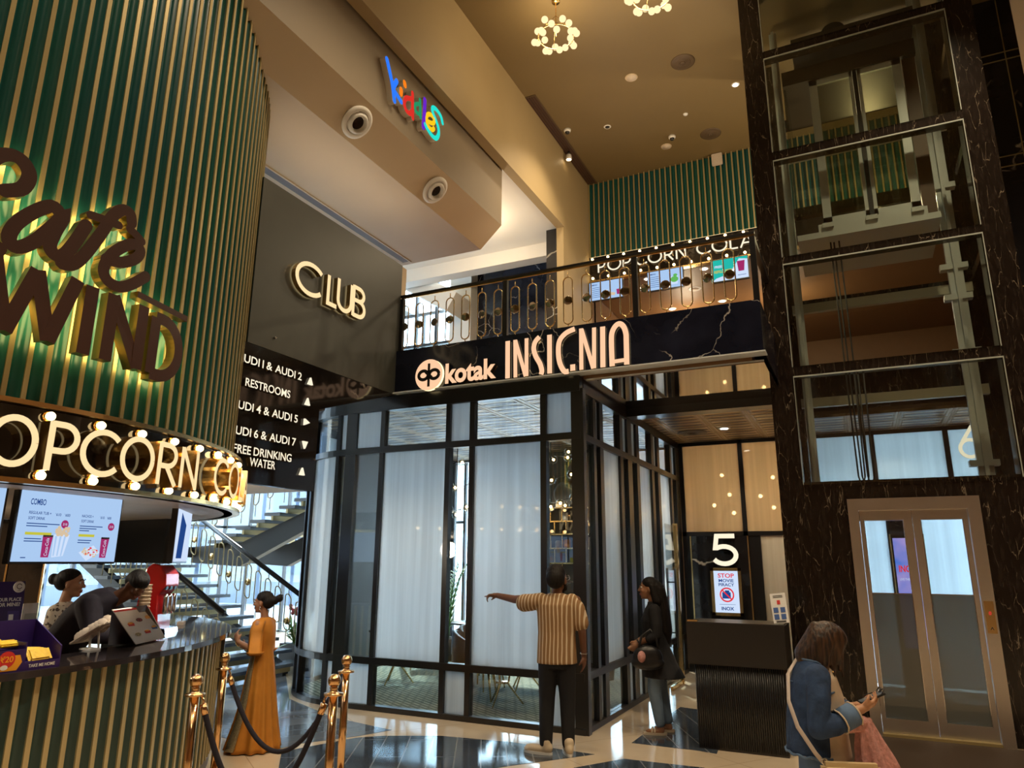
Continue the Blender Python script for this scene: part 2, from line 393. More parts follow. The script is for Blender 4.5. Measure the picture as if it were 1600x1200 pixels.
M['greenprint'] = mat('green_print', (.08, .3, .08), .45)
M['blueprint'] = mat('blue_print', (.05, .12, .38), .45)
M['paper'] = mat('white_paper', (.8, .8, .79), .6)
M['kraft'] = mat('pale_kraft_pulp', (.62, .53, .44), .8, noise=.15, nscale=25)
M['velvet'] = mat('black_velvet', (.012, .010, .02), .9)
M['leaf'] = mat('leaf_green', (.09, .24, .035), .45, noise=.4, nscale=20)
M['leaf_pale'] = mat('pale_leaf_green', (.20, .34, .07), .45, noise=.4, nscale=20)
M['flower'] = mat('pink_flower', (.55, .12, .12), .6)
M['soil'] = mat('planter_black', (.02, .02, .022), .5)
M['leather'] = mat('black_leather', (.012, .012, .014), .35)
M['build'] = mat('pale_outside_render', (.13, .165, .22), .8, noise=.12, nscale=.8)
M['build_dark'] = mat('outside_window_glass', (.07, .10, .15), .3)
M['marble'] = marble('black_marble', (.008, .008, .010), (.62, .58, .50), (.5, .5, .8), (.3, .6, .4), .012, .09, 1.0, .5)
M['marble_band'] = marble('navy_black_marble', (.007, .009, .020), (.55, .52, .50), (.7, .7, .7), (.2, .9, .3), .007, .12, 1.5, .45)
M['marble_brown'] = marble('brown_black_marble', (.012, .008, .006), (.27, .22, .16), (10, 10, 2.2), (0, .10, 0), .018, .14, 1.1, .47)
M['counter_top'] = marble('dark_counter_marble', (.022, .018, .020), (.35, .32, .30), (.8, .8, .8), (.2, .2, .9), .012, .05, 1.1, .5)
M['glass'] = thin_glass('clear_glass', (.93, .97, .97), 1.6)
M['glass_dark'] = thin_glass('smoked_glass', (.62, .70, .74), 2.0)
M['shaft_glass'] = thin_glass('lift_glass', (.88, .90, .86), 2.2)
M['globe'] = thin_glass('globe_glass', (1, .94, .85), 1.2)
M['mirror_soffit'] = mat('smoked_mirror_soffit', (.55, .53, .50), .03, 1.0)
M['frost'] = frosted('frosted_glass', (.90, .96, 1.0), .12)
M['frost_warm'] = frosted('frosted_warm_glass', (.84, .80, .70), .40, 1.2, .11)
M['tint_panel'] = thin_glass('grey_tinted_door_glass', (.22, .25, .24), 2.2)
_t = M['tint_panel'].node_tree; _mx = _t.nodes['Mix Shader']; _tr = _t.nodes['Transparent BSDF']; _df = _t.nodes.new('ShaderNodeBsdfDiffuse'); _df.inputs[0].default_value = (.34, .36, .34, 1)
_m2 = _t.nodes.new('ShaderNodeMixShader'); _m2.inputs[0].default_value = .35; _t.links.new(_tr.outputs[0], _m2.inputs[1]); _t.links.new(_df.outputs[0], _m2.inputs[2]); _t.links.new(_m2.outputs[0], _mx.inputs[1])
M['lamp_warm'] = emitter('warm_lamp', (1, .72, .38), 9)
M['lamp_white'] = emitter('white_lamp', (1, .93, .8), 8)
M['bulb'] = emitter('bulb_glow', (1, .70, .32), 7)
M['globe_hot'] = emitter('globe_hot', (1, .70, .36), 130)
M['globe_glow'] = emitter('globe_glow', (1, .74, .40), 1.25)
M['filament'] = emitter('filament', (1, .62, .25), 22)
M['lit_cream'] = emitter('lit_cream_face', (1, .72, .38), 1.02)
M['lit_white'] = emitter('lit_ivory_face', (1, .88, .66), 1.0)
M['lit_peach'] = emitter('lit_peach_face', (1, .60, .36), .95)
M['halo'] = emitter('letter_backlight', (1, .80, .28), 5.5)
M['halo_soft'] = emitter('letter_backlight_soft', (1, .74, .36), 2.2)
M['screen'] = emitter('menu_screen', (.40, .58, .86), .95)
M['screen_teal'] = emitter('teal_screen', (.02, .50, .42), .9)
M['screen_white'] = emitter('bright_screen', (.62, .74, .95), .95)
M['screen_navy'] = emitter('screen_ink', (.02, .07, .28), .8)
M['screen_magenta'] = emitter('screen_magenta', (.42, .03, .16), .8)
M['screen_cream'] = emitter('screen_cream', (.80, .62, .42), .8)
M['screen_yellow'] = emitter('screen_yellow', (.65, .62, .06), .8)
M['screen_red'] = emitter('screen_red', (.8, .03, .04), .9)
M['screen_green'] = emitter('screen_green', (.15, .55, .12), .8)
for n, c in dict(k=(.03, .20, 1), i=(1, .22, .01), d=(.70, .03, .02), dd=(.02, .28, .12), l=(.14, .02, .55), e=(1, .58, .01), s=(.02, .75, .62)).items(): M['kid_'+n] = emitter('kids_letter_'+n, c, .95)

def panel_green():
    g = NG('deep_green_fluted_panel'); ns = g.n('TexNoise', i_Scale=2.0, i_Detail=3.0); g.l(g.mapping((.7, .7, .25)), ns.inputs['Vector'])
    g.l(g.mix(g.ramp(ns.outputs['Fac'], .35, .7), (.012, .095, .068), (.010, .082, .095)), g.b.inputs['Base Color']); g.b.inputs['Roughness'].default_value = .26; return g.m
M['green'] = panel_green()
M['gold_pale'] = mat('pale_gold_slat', (.55, .45, .24), .42, .35)
M['slate_green'] = mat('slate_green_fluted_panel', (.030, .070, .066), .3, noise=.2, nscale=2)
def floor_beige():
    g = NG('polished_beige_marble'); ns = g.n('TexNoise', i_Scale=.9, i_Detail=6.0); g.l(g.mapping((1, 1, 1)), ns.inputs['Vector'])
    br = g.n('TexBrick', offset=0.0); br.inputs['Scale'].default_value = .7; br.inputs['Mortar Size'].default_value = .003; br.inputs['Brick Width'].default_value = .9; br.inputs['Row Height'].default_value = .9
    g.l(g.mapping((1, 1, 1), (0, 0, .62)), br.inputs['Vector'])
    c = g.mix(g.ramp(ns.outputs['Fac'], .35, .7), (.58, .46, .32), (.70, .58, .43))
    g.l(g.mix(g.math('MULTIPLY', br.outputs['Fac'], .5), c, (.22, .16, .09)), g.b.inputs['Base Color'])
    g.b.inputs['Roughness'].default_value = .08; return g.m
M['floor'] = floor_beige()
def planks(name, rot, a=(.030, .042, .062), b=(.055, .070, .095)):
    g = NG(name); v = g.mapping((1, 1, 1), (0, 0, rot))
    br = g.n('TexBrick', offset=.5); br.inputs['Scale'].default_value = 1.0; br.inputs['Mortar Size'].default_value = .006; br.inputs['Brick Width'].default_value = 1.3; br.inputs['Row Height'].default_value = .24
    br.inputs['Color1'].default_value = (*a, 1); br.inputs['Color2'].default_value = (*b, 1); br.inputs['Mortar'].default_value = (.20, .21, .22, 1); g.l(v, br.inputs['Vector'])
    ns = g.n('TexNoise', i_Scale=2.5, i_Detail=5.0); g.l(g.mapping((1, 1, 1)), ns.inputs['Vector'])
    g.l(g.mix(g.math('MULTIPLY', g.ramp(ns.outputs['Fac'], .5, .75), .4), br.outputs['Color'], (.12, .15, .18)), g.b.inputs['Base Color'])
    g.b.inputs['Roughness'].default_value = .09
    return g.m
M['planks'] = planks('blue_grey_plank_tiles', math.radians(62)); M['planks_sky_sheen'] = planks('blue_grey_plank_tiles_sky_sheen', math.radians(118), (.11, .14, .18), (.17, .20, .24))  # second set lightened: sky reflection on the tiles painted into its colour
def carpet():
    g = NG('sage_lattice_carpet'); br = g.n('TexBrick', offset=.5); br.inputs['Scale'].default_value = 1; br.inputs['Mortar Size'].default_value = .018; br.inputs['Brick Width'].default_value = .22; br.inputs['Row Height'].default_value = .07
    br.inputs['Color1'].default_value = (.26, .30, .23, 1); br.inputs['Color2'].default_value = (.20, .24, .19, 1); br.inputs['Mortar'].default_value = (.07, .10, .075, 1)
    g.l(g.mapping((1, 1, 1), (0, 0, .55)), br.inputs['Vector']); g.l(br.outputs['Color'], g.b.inputs['Base Color']); g.b.inputs['Roughness'].default_value = .95; return g.m
M['carpet'] = carpet()
def tin_tiles():
    """pressed metal ceiling: square frames with a long oval boss in each"""
    g = NG('pressed_bronze_ceiling_tiles'); X, Y, Z = g.xyz()
    def cell(c, k): return g.math('SUBTRACT', g.math('FRACT', g.math('MULTIPLY', c, k)), .5)
    u = cell(X, 1.55); v = cell(Y, 1.55); v3 = cell(Y, 4.65)
    rim = g.math('MAXIMUM', g.math('ABSOLUTE', u), g.math('ABSOLUTE', v))
    ov = g.math('ADD', g.math('POWER', g.math('MULTIPLY', u, 2.4), 2), g.math('POWER', g.math('MULTIPLY', v3, 2.6), 2))
    boss = g.math('SUBTRACT', 1, g.ramp(ov, .7, 1.15), True)
    rib = g.math('MULTIPLY', g.math('SINE', g.math('MULTIPLY', rim, 75)), g.ramp(rim, .36, .40))
    h = g.math('ADD', g.math('MULTIPLY', boss, .9), g.math('MULTIPLY', rib, .35))
    bp = g.n('Bump'); bp.inputs['Strength'].default_value = .9; bp.inputs['Distance'].default_value = .05; g.l(h, bp.inputs['Height']); g.l(bp.outputs['Normal'], g.b.inputs['Normal'])
    g.l(g.mix(boss, (.42, .27, .13), (.085, .036, .016)), g.b.inputs['Base Color']); g.b.inputs['Metallic'].default_value = .35; g.b.inputs['Roughness'].default_value = .36; return g.m
M['tin'] = tin_tiles()
def stripes():
    g = NG('beige_striped_shirt_cloth'); X, Y, Z = g.xyz()
    ns = g.n('TexNoise', i_Scale=5.0, i_Detail=2.0); g.l(g.mapping((1, 1, .5)), ns.inputs['Vector'])
    a = g.math('ADD', g.math('MULTIPLY', X, 27), g.math('MULTIPLY', g.math('SUBTRACT', ns.outputs['Fac'], .5), .9))
    t = g.math('FRACT', a); w = g.math('LESS_THAN', g.math('ABSOLUTE', g.math('SUBTRACT', t, .5)), .16)
    g.l(g.mix(w, (.30, .17, .075), (.66, .54, .38)), g.b.inputs['Base Color']); g.b.inputs['Roughness'].default_value = .85; return g.m
M['stripes'] = stripes()
def floral():
    g = NG('cream_floral_print_cloth'); vo = g.n('TexVoronoi', i_Scale=26.0); g.l(g.mapping(), vo.inputs['Vector'])
    ns = g.n('TexNoise', i_Scale=20.0, i_Detail=3.0); g.l(g.mapping(), ns.inputs['Vector'])
    f = g.math('MULTIPLY', g.math('LESS_THAN', vo.outputs['Distance'], .42), g.math('GREATER_THAN', ns.outputs['Fac'], .5))
    g.l(g.mix(f, (.62, .54, .42), (.10, .07, .05)), g.b.inputs['Base Color']); g.b.inputs['Roughness'].default_value = .85; return g.m
M['floral'] = floral()
def cloth(name, col, noise=.25, scale=14, rough=.85, bump=.25): return mat(name, col, rough, noise=noise, nscale=scale, bump=bump)
M['denim'] = cloth('dark_blue_denim', (.020, .048, .12), .75, 16, .85, .5); M['denim_pale'] = cloth('pale_blue_denim', (.17, .25, .36), .3, 8)
M['denim_mid'] = cloth('mid_blue_denim', (.10, .17, .30), .3, 8)
M['black_cloth'] = cloth('black_cloth', (.010, .010, .013), .3, 10); M['dark_cloth'] = cloth('very_dark_plum_cloth', (.016, .012, .022), .3, 10)
M['mustard'] = cloth('mustard_chiffon', (.52, .20, .018), .2, 10, .7); M['pink'] = cloth('pink_scarf_cloth', (.60, .30, .28), .55, 45, .9, .5)
M['cream_cloth'] = cloth('cream_cloth', (.66, .55, .42), .15, 12); M['tan_leather'] = mat('pale_tan_leather', (.60, .46, .26), .45, noise=.12)
M['sequin'] = mat('sequin_trim', (.34, .29, .19), .3, .5, noise=.9, nscale=90)
M['skin'] = mat('brown_skin', (.36, .175, .095), .5, noise=.08, nscale=30); M['skin_dark'] = mat('deep_brown_skin', (.17, .075, .042), .5, noise=.08, nscale=30)
M['skin_warm'] = mat('warm_skin', (.46, .235, .13), .5, noise=.08, nscale=30)
M['lip'] = mat('lip_tone', (.30, .08, .06), .45); M['eyewhite'] = mat('eye_white', (.7, .68, .64), .3); M['iris'] = mat('eye_dark', (.012, .008, .006), .2)
def hairm(name, a, b, ro=.62, sp=.3):
    g = NG(name); ns = g.n('TexNoise', i_Scale=1.0, i_Detail=5.0); g.l(g.mapping((70, 70, 5)), ns.inputs['Vector'])
    g.l(g.mix(g.ramp(ns.outputs['Fac'], .4, .7), a, b), g.b.inputs['Base Color']); g.b.inputs['Roughness'].default_value = ro; g.b.inputs['Specular IOR Level'].default_value = sp
    bp = g.n('Bump'); bp.inputs['Strength'].default_value = .5; bp.inputs['Distance'].default_value = .012; g.l(ns.outputs['Fac'], bp.inputs['Height']); g.l(bp.outputs['Normal'], g.b.inputs['Normal']); return g.m
M['hair'] = hairm('black_hair', (.004, .003, .003), (.013, .009, .008)); M['hair_brown'] = hairm('dark_brown_hair', (.014, .007, .005), (.090, .042, .020), .42, .5)

# ================================================================ THE SETTING
YF, XR, YT = 7.515, -2.775, 12.485                 # lounge front, lounge right side, cross wall of the passage
ZC = 9.5
def bx(name, a, b, m, parent=None, **k): return struct(name, MB().box(a, b), m, parent, **k)
bx('floor', (-16, -6, -.12), (5, 14.5, 0), M['floor'])
def inlay(name, pts, m, pix=True):
    P = [at(x, y, Z=0) for x, y in pts] if pix else [Vector((x, y, 0)) for x, y in pts]
    return struct(name, MB().prism([(p.x, p.y) for p in P], 0, .003, lambda u, v, d: Vector((u, v, d))), m)
inlay('floor_inlay_center', [(556, 1153), (600, 1150), (688, 1150), (800, 1160), (929, 1179), (796, 1197), (700, 1212), (560, 1245), (430, 1230), (440, 1175)], M['planks'])
inlay('floor_inlay_front', [(897, 1200), (975, 1186), (1100, 1200), (1240, 1260), (1000, 1330), (760, 1245)], M['planks'])
inlay('floor_inlay_right', [(987, 1161), (1063, 1105), (1100, 1110), (1140, 1130), (1120, 1178), (1090, 1173)], M['planks'])
inlay('floor_inlay_passage', [(1088, 1096), (1100, 1088), (1112, 1096), (1100, 1102)], M['planks'])
inlay('floor_inlay_left', [(408, 1004), (440, 1020), (446, 1050), (452, 1092), (520, 1121), (612, 1141), (556, 1151), (470, 1162), (430, 1172), (395, 1160), (330, 1150), (300, 1090), (322, 1020)], M['planks_sky_sheen'])
bx('floor_lift_mat', (-.4, 7.2, 0), (3.2, 8.9, .006), mat('dark_brown_ribbed_mat', (.045, .026, .014), .6))
# lounge carpet, following the curved glass
LC, LR = (-6.0, 9.165), 1.65
def lp(phi, r=LR): a = math.radians(phi); return (LC[0]-r*math.sin(a), LC[1]-r*math.cos(a))
poly = [(XR-.02, YF+.06)]+[lp(p, LR-.06) for p in range(0, 91, 10)]+[(-7.59, 13), (XR-.02, 13)]
struct('floor_lounge_carpet', MB().prism(poly, 0, .008, lambda u, v, d: Vector((u, v, d))), M['carpet'])

# tall lobby: ceiling, upper left wall, soffits
bx('ceiling_lobby', (-12.2, -6, ZC), (5, 14, ZC+.2), M['ceiling_paint'])
bx('wall_upper_left', (-4.62, -6, 7.87), (-4.46, 11.42, ZC), M['gold_paint'])
bx('wall_upper_left_end', (-4.62, 11.42, 4.15), (-4.48, 12.95, ZC), M['gold_paint'])
bx('column_upper', (-4.83, 11.42, 4.15), (-4.62, 12.0, 7.87), M['marble'])
bx('ceiling_upper_left', (-9.8, 4.6, 7.93), (-4.62, 12.0, 8.0), M['white_paint'])
bx('beam_upper_left', (-9.8, 12.0, 7.64), (-4.83, 12.3, 8.0), M['white_paint'])
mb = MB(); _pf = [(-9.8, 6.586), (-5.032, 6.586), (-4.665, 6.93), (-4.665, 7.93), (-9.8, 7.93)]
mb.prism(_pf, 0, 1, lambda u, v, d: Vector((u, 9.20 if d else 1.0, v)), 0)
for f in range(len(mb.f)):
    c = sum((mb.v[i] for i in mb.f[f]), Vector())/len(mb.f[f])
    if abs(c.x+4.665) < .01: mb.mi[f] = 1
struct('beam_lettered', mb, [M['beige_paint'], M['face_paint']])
bx('ceiling_slot', (-6.45, 4, 6.578), (-6.33, 9.09, 6.59), M['slot'])
bx('trim_slot', (-6.328, 4, 6.574), (-6.30, 9.12, 6.59), M['beige_paint'])
bx('wall_club', (-5.62, 4.93, 3.86), (-5.33, YF-.005, 5.695), M['dark_paint'])
bx('wall_club_end', (-5.62, YF, 4.45), (-5.36, YF+.14, 5.7), M['beige_paint'])
# direction panel: black marble with a rising lower edge, and the soffit block behind it
mb = MB(); fx = lambda u, v, d: Vector((d, u, v))
mb.prism([(4.6, 2.47), (6.05, 2.47), (6.05, 3.385), (7.46, 3.855), (4.6, 3.855)], -5.40, -5.332, fx)
M['marble_panel'] = marble('brown_black_panel_marble', (.010, .008, .007), (.5, .46, .40), (.6, .6, .6), (.7, .3, .2), .010, .07, 1.3, .52)
struct('wall_direction_panel', mb, M['marble_panel'])
bx('beam_behind_panel', (-7.7, 4.9, 2.475), (-5.41, 6.04, 5.69), M['white_paint'])
# first-floor slab with its marble band
bx('slab_upper_floor', (-8.6, 7.62, 3.83), (-.86, 13.5, 4.15), M['brown_paint'])
bx('slab_upper_floor_right', (-.86, 11.0, 3.83), (4.2, 13.5, 4.15), M['brown_paint'])
struct('wall_marble_band', MB().box((-5.33, 7.46, 3.88), (-.72, 7.6, 4.45)).box((-.84, 7.6, 3.88), (-.72, 11, 4.45)).box((-.84, 11.0, 3.88), (4.2, 11.1, 4.45)), M['marble_band'])
struct('trim_ledge', MB().box((-5.6, 7.42, 3.864), (-.70, 7.6, 3.878)), mat('pale_ledge', (.72, .78, .80), .25))
bx('ceiling_mirror', (XR+.05, 7.62, 3.80), (-.74, 9.32, 3.83), M['mirror_soffit'])
bx('beam_passage', (XR, 9.32, 3.69), (-.84, 9.56, 3.83), M['black'])
bx('ceiling_tiles_passage', (XR, 9.56, 3.79), (-.86, YT, 3.829), M['tin'])
bx('ceiling_tiles_lift_side', (-.86, 11.0, 3.79), (4.2, YT, 3.829), M['tin'])
bx('ceiling_tiles_lounge', (-7.6, 7.62, 3.79), (XR-.06, 13.0, 3.829), M['tin'])
# far walls of the upper floor
mb = MB().box((-7.45, 13.5, 4.15), (-4.62, 13.6, 9.2))
struct('wall_upper_back', mb, M['marble_band'])
mb = MB()
for i in range(34): x = -7.3+i*.07; mb.box((x, 13.44, 4.15), (x+.04, 13.5, 6.55))
struct('wall_upper_ribs', mb, mat('blue_grey_ribbed_panel', (.07, .09, .13), .35))
bx('column_upper_white', (-8.0, 13.2, 4.15), (-7.45, 13.6, 9.2), M['white_paint'])
# stair soffits crossing the upper window
def slope(name, a, b, w, th, y0, y1, m):
    d = Vector((b[0]-a[0], b[1]-a[1])).normalized(); n = Vector((-d.y, d.x))
    P = [Vector(a), Vector(b), Vector(b)+n*th, Vector(a)+n*th]
    return struct(name, MB().prism([(p.x, p.y) for p in P], y0, y1, lambda u, v, q: Vector((u, q, v))), m)
slope('beam_upper_flight', (-10.2, 8.6), (-7.6, 7.0), 1, .45, 12.4, 13.1, M['white_paint'])
slope('beam_upper_flight_low', (-10.0, 5.6), (-8.9, 4.2), 1, .3, 12.6, 13.2, M['gold_paint'])
def window(name, p0, p1, nx, nz, along='x', fr=.06, gm='glass'):
    """mullioned glazing from p0 to p1 in the plane of x or y"""
    a = MB(); x0, y0, z0 = p0; x1, y1, z1 = p1
    L = (x1-x0) if along == 'x' else (y1-y0)
    def bar(u0, u1, v0, v1):
        if along == 'x': a.box((x0+u0, y0-.04, v0), (x0+u1, y0+.04, v1))
        else: a.box((x0-.04, y0+u0, v0), (x0+.04, y0+u1, v1))
    for i in range(nx+1): u = L*i/nx; bar(u-fr/2, u+fr/2, z0, z1)
    for j in range(nz+1): v = z0+(z1-z0)*j/nz; bar(0, L, v-fr/2, v+fr/2)
    o = struct(name, a, M['black'])
    g = MB().box((x0, y0-.006, z0), (x1, y0+.006, z1)) if along == 'x' else MB().box((x0-.006, y0, z0), (x0+.006, y1, z1))
    g.build('pane', M[gm], o); return o
window('window_1', (-9.7, 13.55, 4.2), (-8.0, 13.55, 9.2), 3, 2)
window('window_2', (-16, 14.3, 0), (-8.1, 14.3, 7.8), 6, 3)
window('window_3', (-15.6, 6.1, 0), (-15.6, 14.3, 7.8), 6, 3, 'y')
window('window_4', (-7.62, 10.38, .03), (-7.62, 12.93, 3.79), 3, 1, 'y')
window('window_5', (-7.6, 12.96, .03), (-5.36, 12.96, 3.79), 2, 1)
window('window_7', (-4.42, 12.96, .03), (-2.9, 12.96, 3.79), 1, 1)
bx('ceiling_stair_hall', (-16, 5.9, 7.87), (-9.8, 14.4, 8.0), M['white_paint'])
# shells of the parts of the hall behind and beside the camera
bx('wall_back', (-12.2, -6.2, 0), (5, -6, ZC), M['brown_paint'])
bx('wall_right', (5, -6, 0), (5.2, 14, ZC), M['brown_paint'])
bx('wall_left', (-12.2, -6, 0), (-12, 6.0, 8.0), M['dark_paint'])
bx('wall_stair_left', (-16, 5.9, 0), (-12.0, 6.05, 8.0), M['white_paint'])
bx('wall_far', (-4.62, 13.6, 4.15), (5, 13.75, ZC), M['brown_paint'])
bx('wall_passage_back', (-1.8, 14.4, 0), (-.70, 14.5, 3.83), M['brown_paint'])
window('fill_window', (-.68, 14.45, 0), (4.2, 14.45, 3.83), 4, 2)  # unseen window added to send daylight onto the frosted panes
bx('slab_upper_floor_back', (-1.9, 13.5, 3.83), (4.2, 14.5, 4.15), M['brown_paint'])
bx('wall_passage_right', (4.2, 11, 0), (4.3, 14.5, 4.15), M['brown_paint'])
bx('daylight_block_right', (-.76, YT+.1, 0), (-.70, 14.4, 3.79), M['brown_paint'])  # with the next three: unseen enclosure added to block daylight behind the panes
bx('daylight_block_left', (-2.86, YT+.12, 0), (-2.78, 14.4, 3.83), M['brown_paint'])
bx('daylight_block_back', (-2.86, 14.4, 0), (-1.8, 14.5, 4.15), M['brown_paint'])
bx('daylight_block_top', (-2.9, 13.5, 3.83), (-1.85, 14.5, 4.15), M['brown_paint'])
bx('lounge_dark_backing', (-7.66, 9.20, .01), (-7.60, 10.35, 3.79), M['dark_paint'])  # dark wall added so the clear panes before it read dark
bx('wall_lounge_back', (-5.36, 12.52, .008), (-4.42, 13.0, 3.79), mat('dark_taupe_wall', (.085, .075, .065), .5))
# street and buildings beyond the glazing
bx('ground_outside', (-60, 14.5, -.3), (20, 60, -.13), mat('pale_paving', (.34, .36, .40), .8))
bx('ground_outside_left', (-60, -20, -.3), (-16, 14.5, -.13), bpy.data.materials['pale_paving'])
def building(x0, y0, x1, y1, h, label, nx, nz, side):
    t = thing('building', label, 'building', ((x0+x1)/2, (y0+y1)/2, -.13))
    MB().box((x0, y0, -.13), (x1, y1, h)).build('wall', M['build'], t)
    for i in range(nx):
        for j in range(nz):
            z = 1.2+j*2.6
            if side == 'y':
                x = x0+(x1-x0)*(i+.25)/nx; MB().box((x, y0-.08, z), (x+(x1-x0)*.5/nx, y0+.02, z+1.5)).build('window', M['build_dark'], t)
            else:
                y = y0+(y1-y0)*(i+.25)/nx; MB().box((x1-.02, y, z), (x1+.08, y+(y1-y0)*.5/nx, z+1.5)).build('window', M['build_dark'], t)
building(-42, 24, -20, 32, 9, 'pale blue-white building standing straight behind the staircase window', 5, 3, 'y')
building(-38, 6, -30, 22, 12, 'taller pale building farther left outside the stair hall glazing', 4, 4, 'x')

# ================================================================ GLASS LOUNGE
Z = dict(curb=(.0, .06), low=(.52, .60), tr=(3.11, 3.19), head=(3.67, 3.85))
gp = thing('glass_partition', 'black framed front glass wall of the lounge, curving back at its left end, under the marble band', 'glass wall', (-5, YF, 0), None)
def post(mb, pos, w, along='x', z0=0, z1=3.7):
    if along == 'x': mb.box((pos-w/2, YF, z0), (pos+w/2, YF+.09, z1))
    else: mb.box((XR-.09, pos-w/2, z0), (XR, pos+w/2, z1))
def pane_x(x0, x1, z0, z1, kind, t): MB().box((x0, YF+.035, z0), (x1, YF+.047, z1)).build(kind+'_pane', M['frost'] if kind == 'frosted' else M['glass_lounge'], t)
M['glass_lounge'] = thin_glass('lounge_glass', (.90, .94, .95), 1.9)
def bay(fn, wide, tall=None):
    """three panes over each other; wide bays are clear-frosted-clear, narrow ones the reverse"""
    a, b = ('clear', 'frosted') if wide else ('frosted', 'clear')
    fn(.06, .53, a); fn(.59, 3.13, tall or b); fn(3.18, 3.68, a)
FX = [(-2.81, .15), (-3.235, .075), (-4.19, .065), (-4.53, .065), (-5.53, .065), (-6.035, .17)]
for x, wd in FX: m_ = MB(); post(m_, x, wd); m_.build('mullion', M['black'], gp)
for i in range(5):
    xr = FX[i][0]-FX[i][1]/2; xl = FX[i+1][0]+FX[i+1][1]/2
    bay(lambda z0, z1, k, xl=xl, xr=xr: pane_x(xl, xr, z0, z1, k, gp), i % 2 == 1)
# straight and curved rails
def arcbox(mb, p0, p1, z0, z1, ra, rb, n=None, mi=0):
    n = n or max(2, int(abs(p1-p0)/4)); k = len(mb.v)
    for i in range(n+1):
        p = p0+(p1-p0)*i/n
        for r in (ra, rb):
            x, y = lp(p, r); mb.v += [Vector((x, y, z0)), Vector((x, y, z1))]
    for i in range(n):
        a = k+4*i; b = a+4
        for f in ((a, b, b+1, a+1), (a+2, a+3, b+3, b+2), (a+1, b+1, b+3, a+3), (a, a+2, b+2, b)): mb.f.append(list(f)); mb.mi.append(mi); mb.sm.append(False)
    for a in (k, k+4*n): mb.f.append([a, a+1, a+3, a+2]); mb.mi.append(mi); mb.sm.append(False)
    return mb
for nm, (z0, z1), d in (('curb', Z['curb'], .012), ('rail', Z['low'], .006), ('rail', Z['tr'], .006), ('header', Z['head'], .014)):
    m_ = MB().box((-6.0, YF-d, z0), (XR+d*.5, YF+.09, z1)); arcbox(m_, 0, 90, z0, z1, LR-.09, LR+d); m_.build(nm, M['black'], gp)
CP = [(0, 0), (9.2, 1.1), (33.5, 1.3), (44, 1.3), (50, 1.3), (76, 1.3), (89, 1.3)]
for p, hw in CP[1:]: arcbox(MB(), p-hw, p+hw, 0, 3.7, LR-.09, LR+.004, 2).build('mullion', M['black'], gp)
for i in range(6):
    a = CP[i][0]+CP[i][1]+(1 if i == 0 else 0); b = CP[i+1][0]-CP[i+1][1]
    bay(lambda z0, z1, k, a=a, b=b: arcbox(MB(), a, b, z0, z1, LR-.047, LR-.035, 6).build(k+'_pane', M['frost'] if k == 'frosted' else M['glass_lounge'], gp), i in (1, 4))
gs = thing('glass_partition', 'black framed side glass wall of the lounge running back beside the passage', 'glass wall', (XR, 10, 0))
RY = [(8.02, .09), (8.275, .13), (9.10, .12), (9.48, .20), (9.885, .14), (10.70, .14), (11.05, .14), (11.88, .12), (12.33, .24)]
for y, wd in RY: m_ = MB(); post(m_, y, wd, 'y'); m_.build('mullion', M['black'], gs)
def pane_y(y0, y1, z0, z1, kind, t): MB().box((XR-.047, y0, z0), (XR-.035, y1, z1)).build(kind+'_pane', M['frost'] if kind == 'frosted' else M['glass_lounge'], t)
ys = [(7.61, 0)]+RY
for i in range(len(ys)-1):
    y0 = ys[i][0]+ys[i][1]/2; y1 = ys[i+1][0]-ys[i+1][1]/2
    bay(lambda z0, z1, k, y0=y0, y1=y1: pane_y(y0, y1, z0, z1, k, gs), i in (0, 2, 5, 7), 'clear' if i == 0 else None)
M['bronze'] = mat('black_bronze_metal', (.020, .013, .008), .38, .2)
for nm, (z0, z1), d in (('curb', Z['curb'], .012), ('rail', Z['low'], .006), ('rail', Z['tr'], .006), ('header', Z['head'], .014)):
    MB().box((XR-.09, 7.61, z0), (XR+d, 12.45, z1)).build(nm, M['bronze'], gs)

# glass door leaf at the passage end of the side wall
d = thing('door', 'open glass door leaf with gold edge and tall black bar handles', 'door', (-2.60, 10.9, 0))
MB().box((-2.606, 10.55, .05), (-2.594, 11.17, 2.3)).build('door_glass', M['glass'], d)
MB().box((-2.63, 11.17, 0), (-2.57, 11.24, 2.33)).build('door_edge', M['gold'], d)
MB().box((-2.62, 10.55, 0), (-2.58, 11.17, .06)).build('bottom_rail', M['gold'], d)
for dx in (-.06, .06):
    h = MB().tube([(-2.6+dx, 10.82, .55), (-2.6+dx, 10.82, 1.66)], .017, 10, caps=True)
    for z in (.75, 1.46): h.cyl((-2.6, 10.82, z), (-2.6+dx, 10.82, z), .01, 8)
    h.build('handle', M['black'], d)

# cross wall of the passage and its continuation behind the lift
cw = thing('frosted_partition', 'black framed frosted partition across the end of the passage', 'glass wall', (-1.7, YT, 0))
fr = MB()
xs = [-2.74+1.012*i for i in range(7)]
fr.box((-2.775, YT, 3.73), (4.2, YT+.09, 3.79)).box((-2.775, YT, 2.18), (-.72, YT+.09, 2.25)).box((-.72, YT, 2.93), (4.2, YT+.09, 3.0))
low = lambda x: 2.25 if x < -.8 else 3.0
for i, x in enumerate(xs): fr.box((x-.035, YT, low(x)-.07), (x+.035, YT+.09, 3.79))
fr.build('frame', M['black'], cw)
for i in range(6): MB().box((xs[i]+.035, YT+.03, low(xs[i])), (xs[i+1]-.035, YT+.045, 3.73)).build('frosted_pane', M['frost_warm'] if i < 2 else M['frost'], cw)
uX = lambda px: at(px, 870, Y=YT).x
qa, qb, qc = uX(1394), uX(1446), uX(1560)
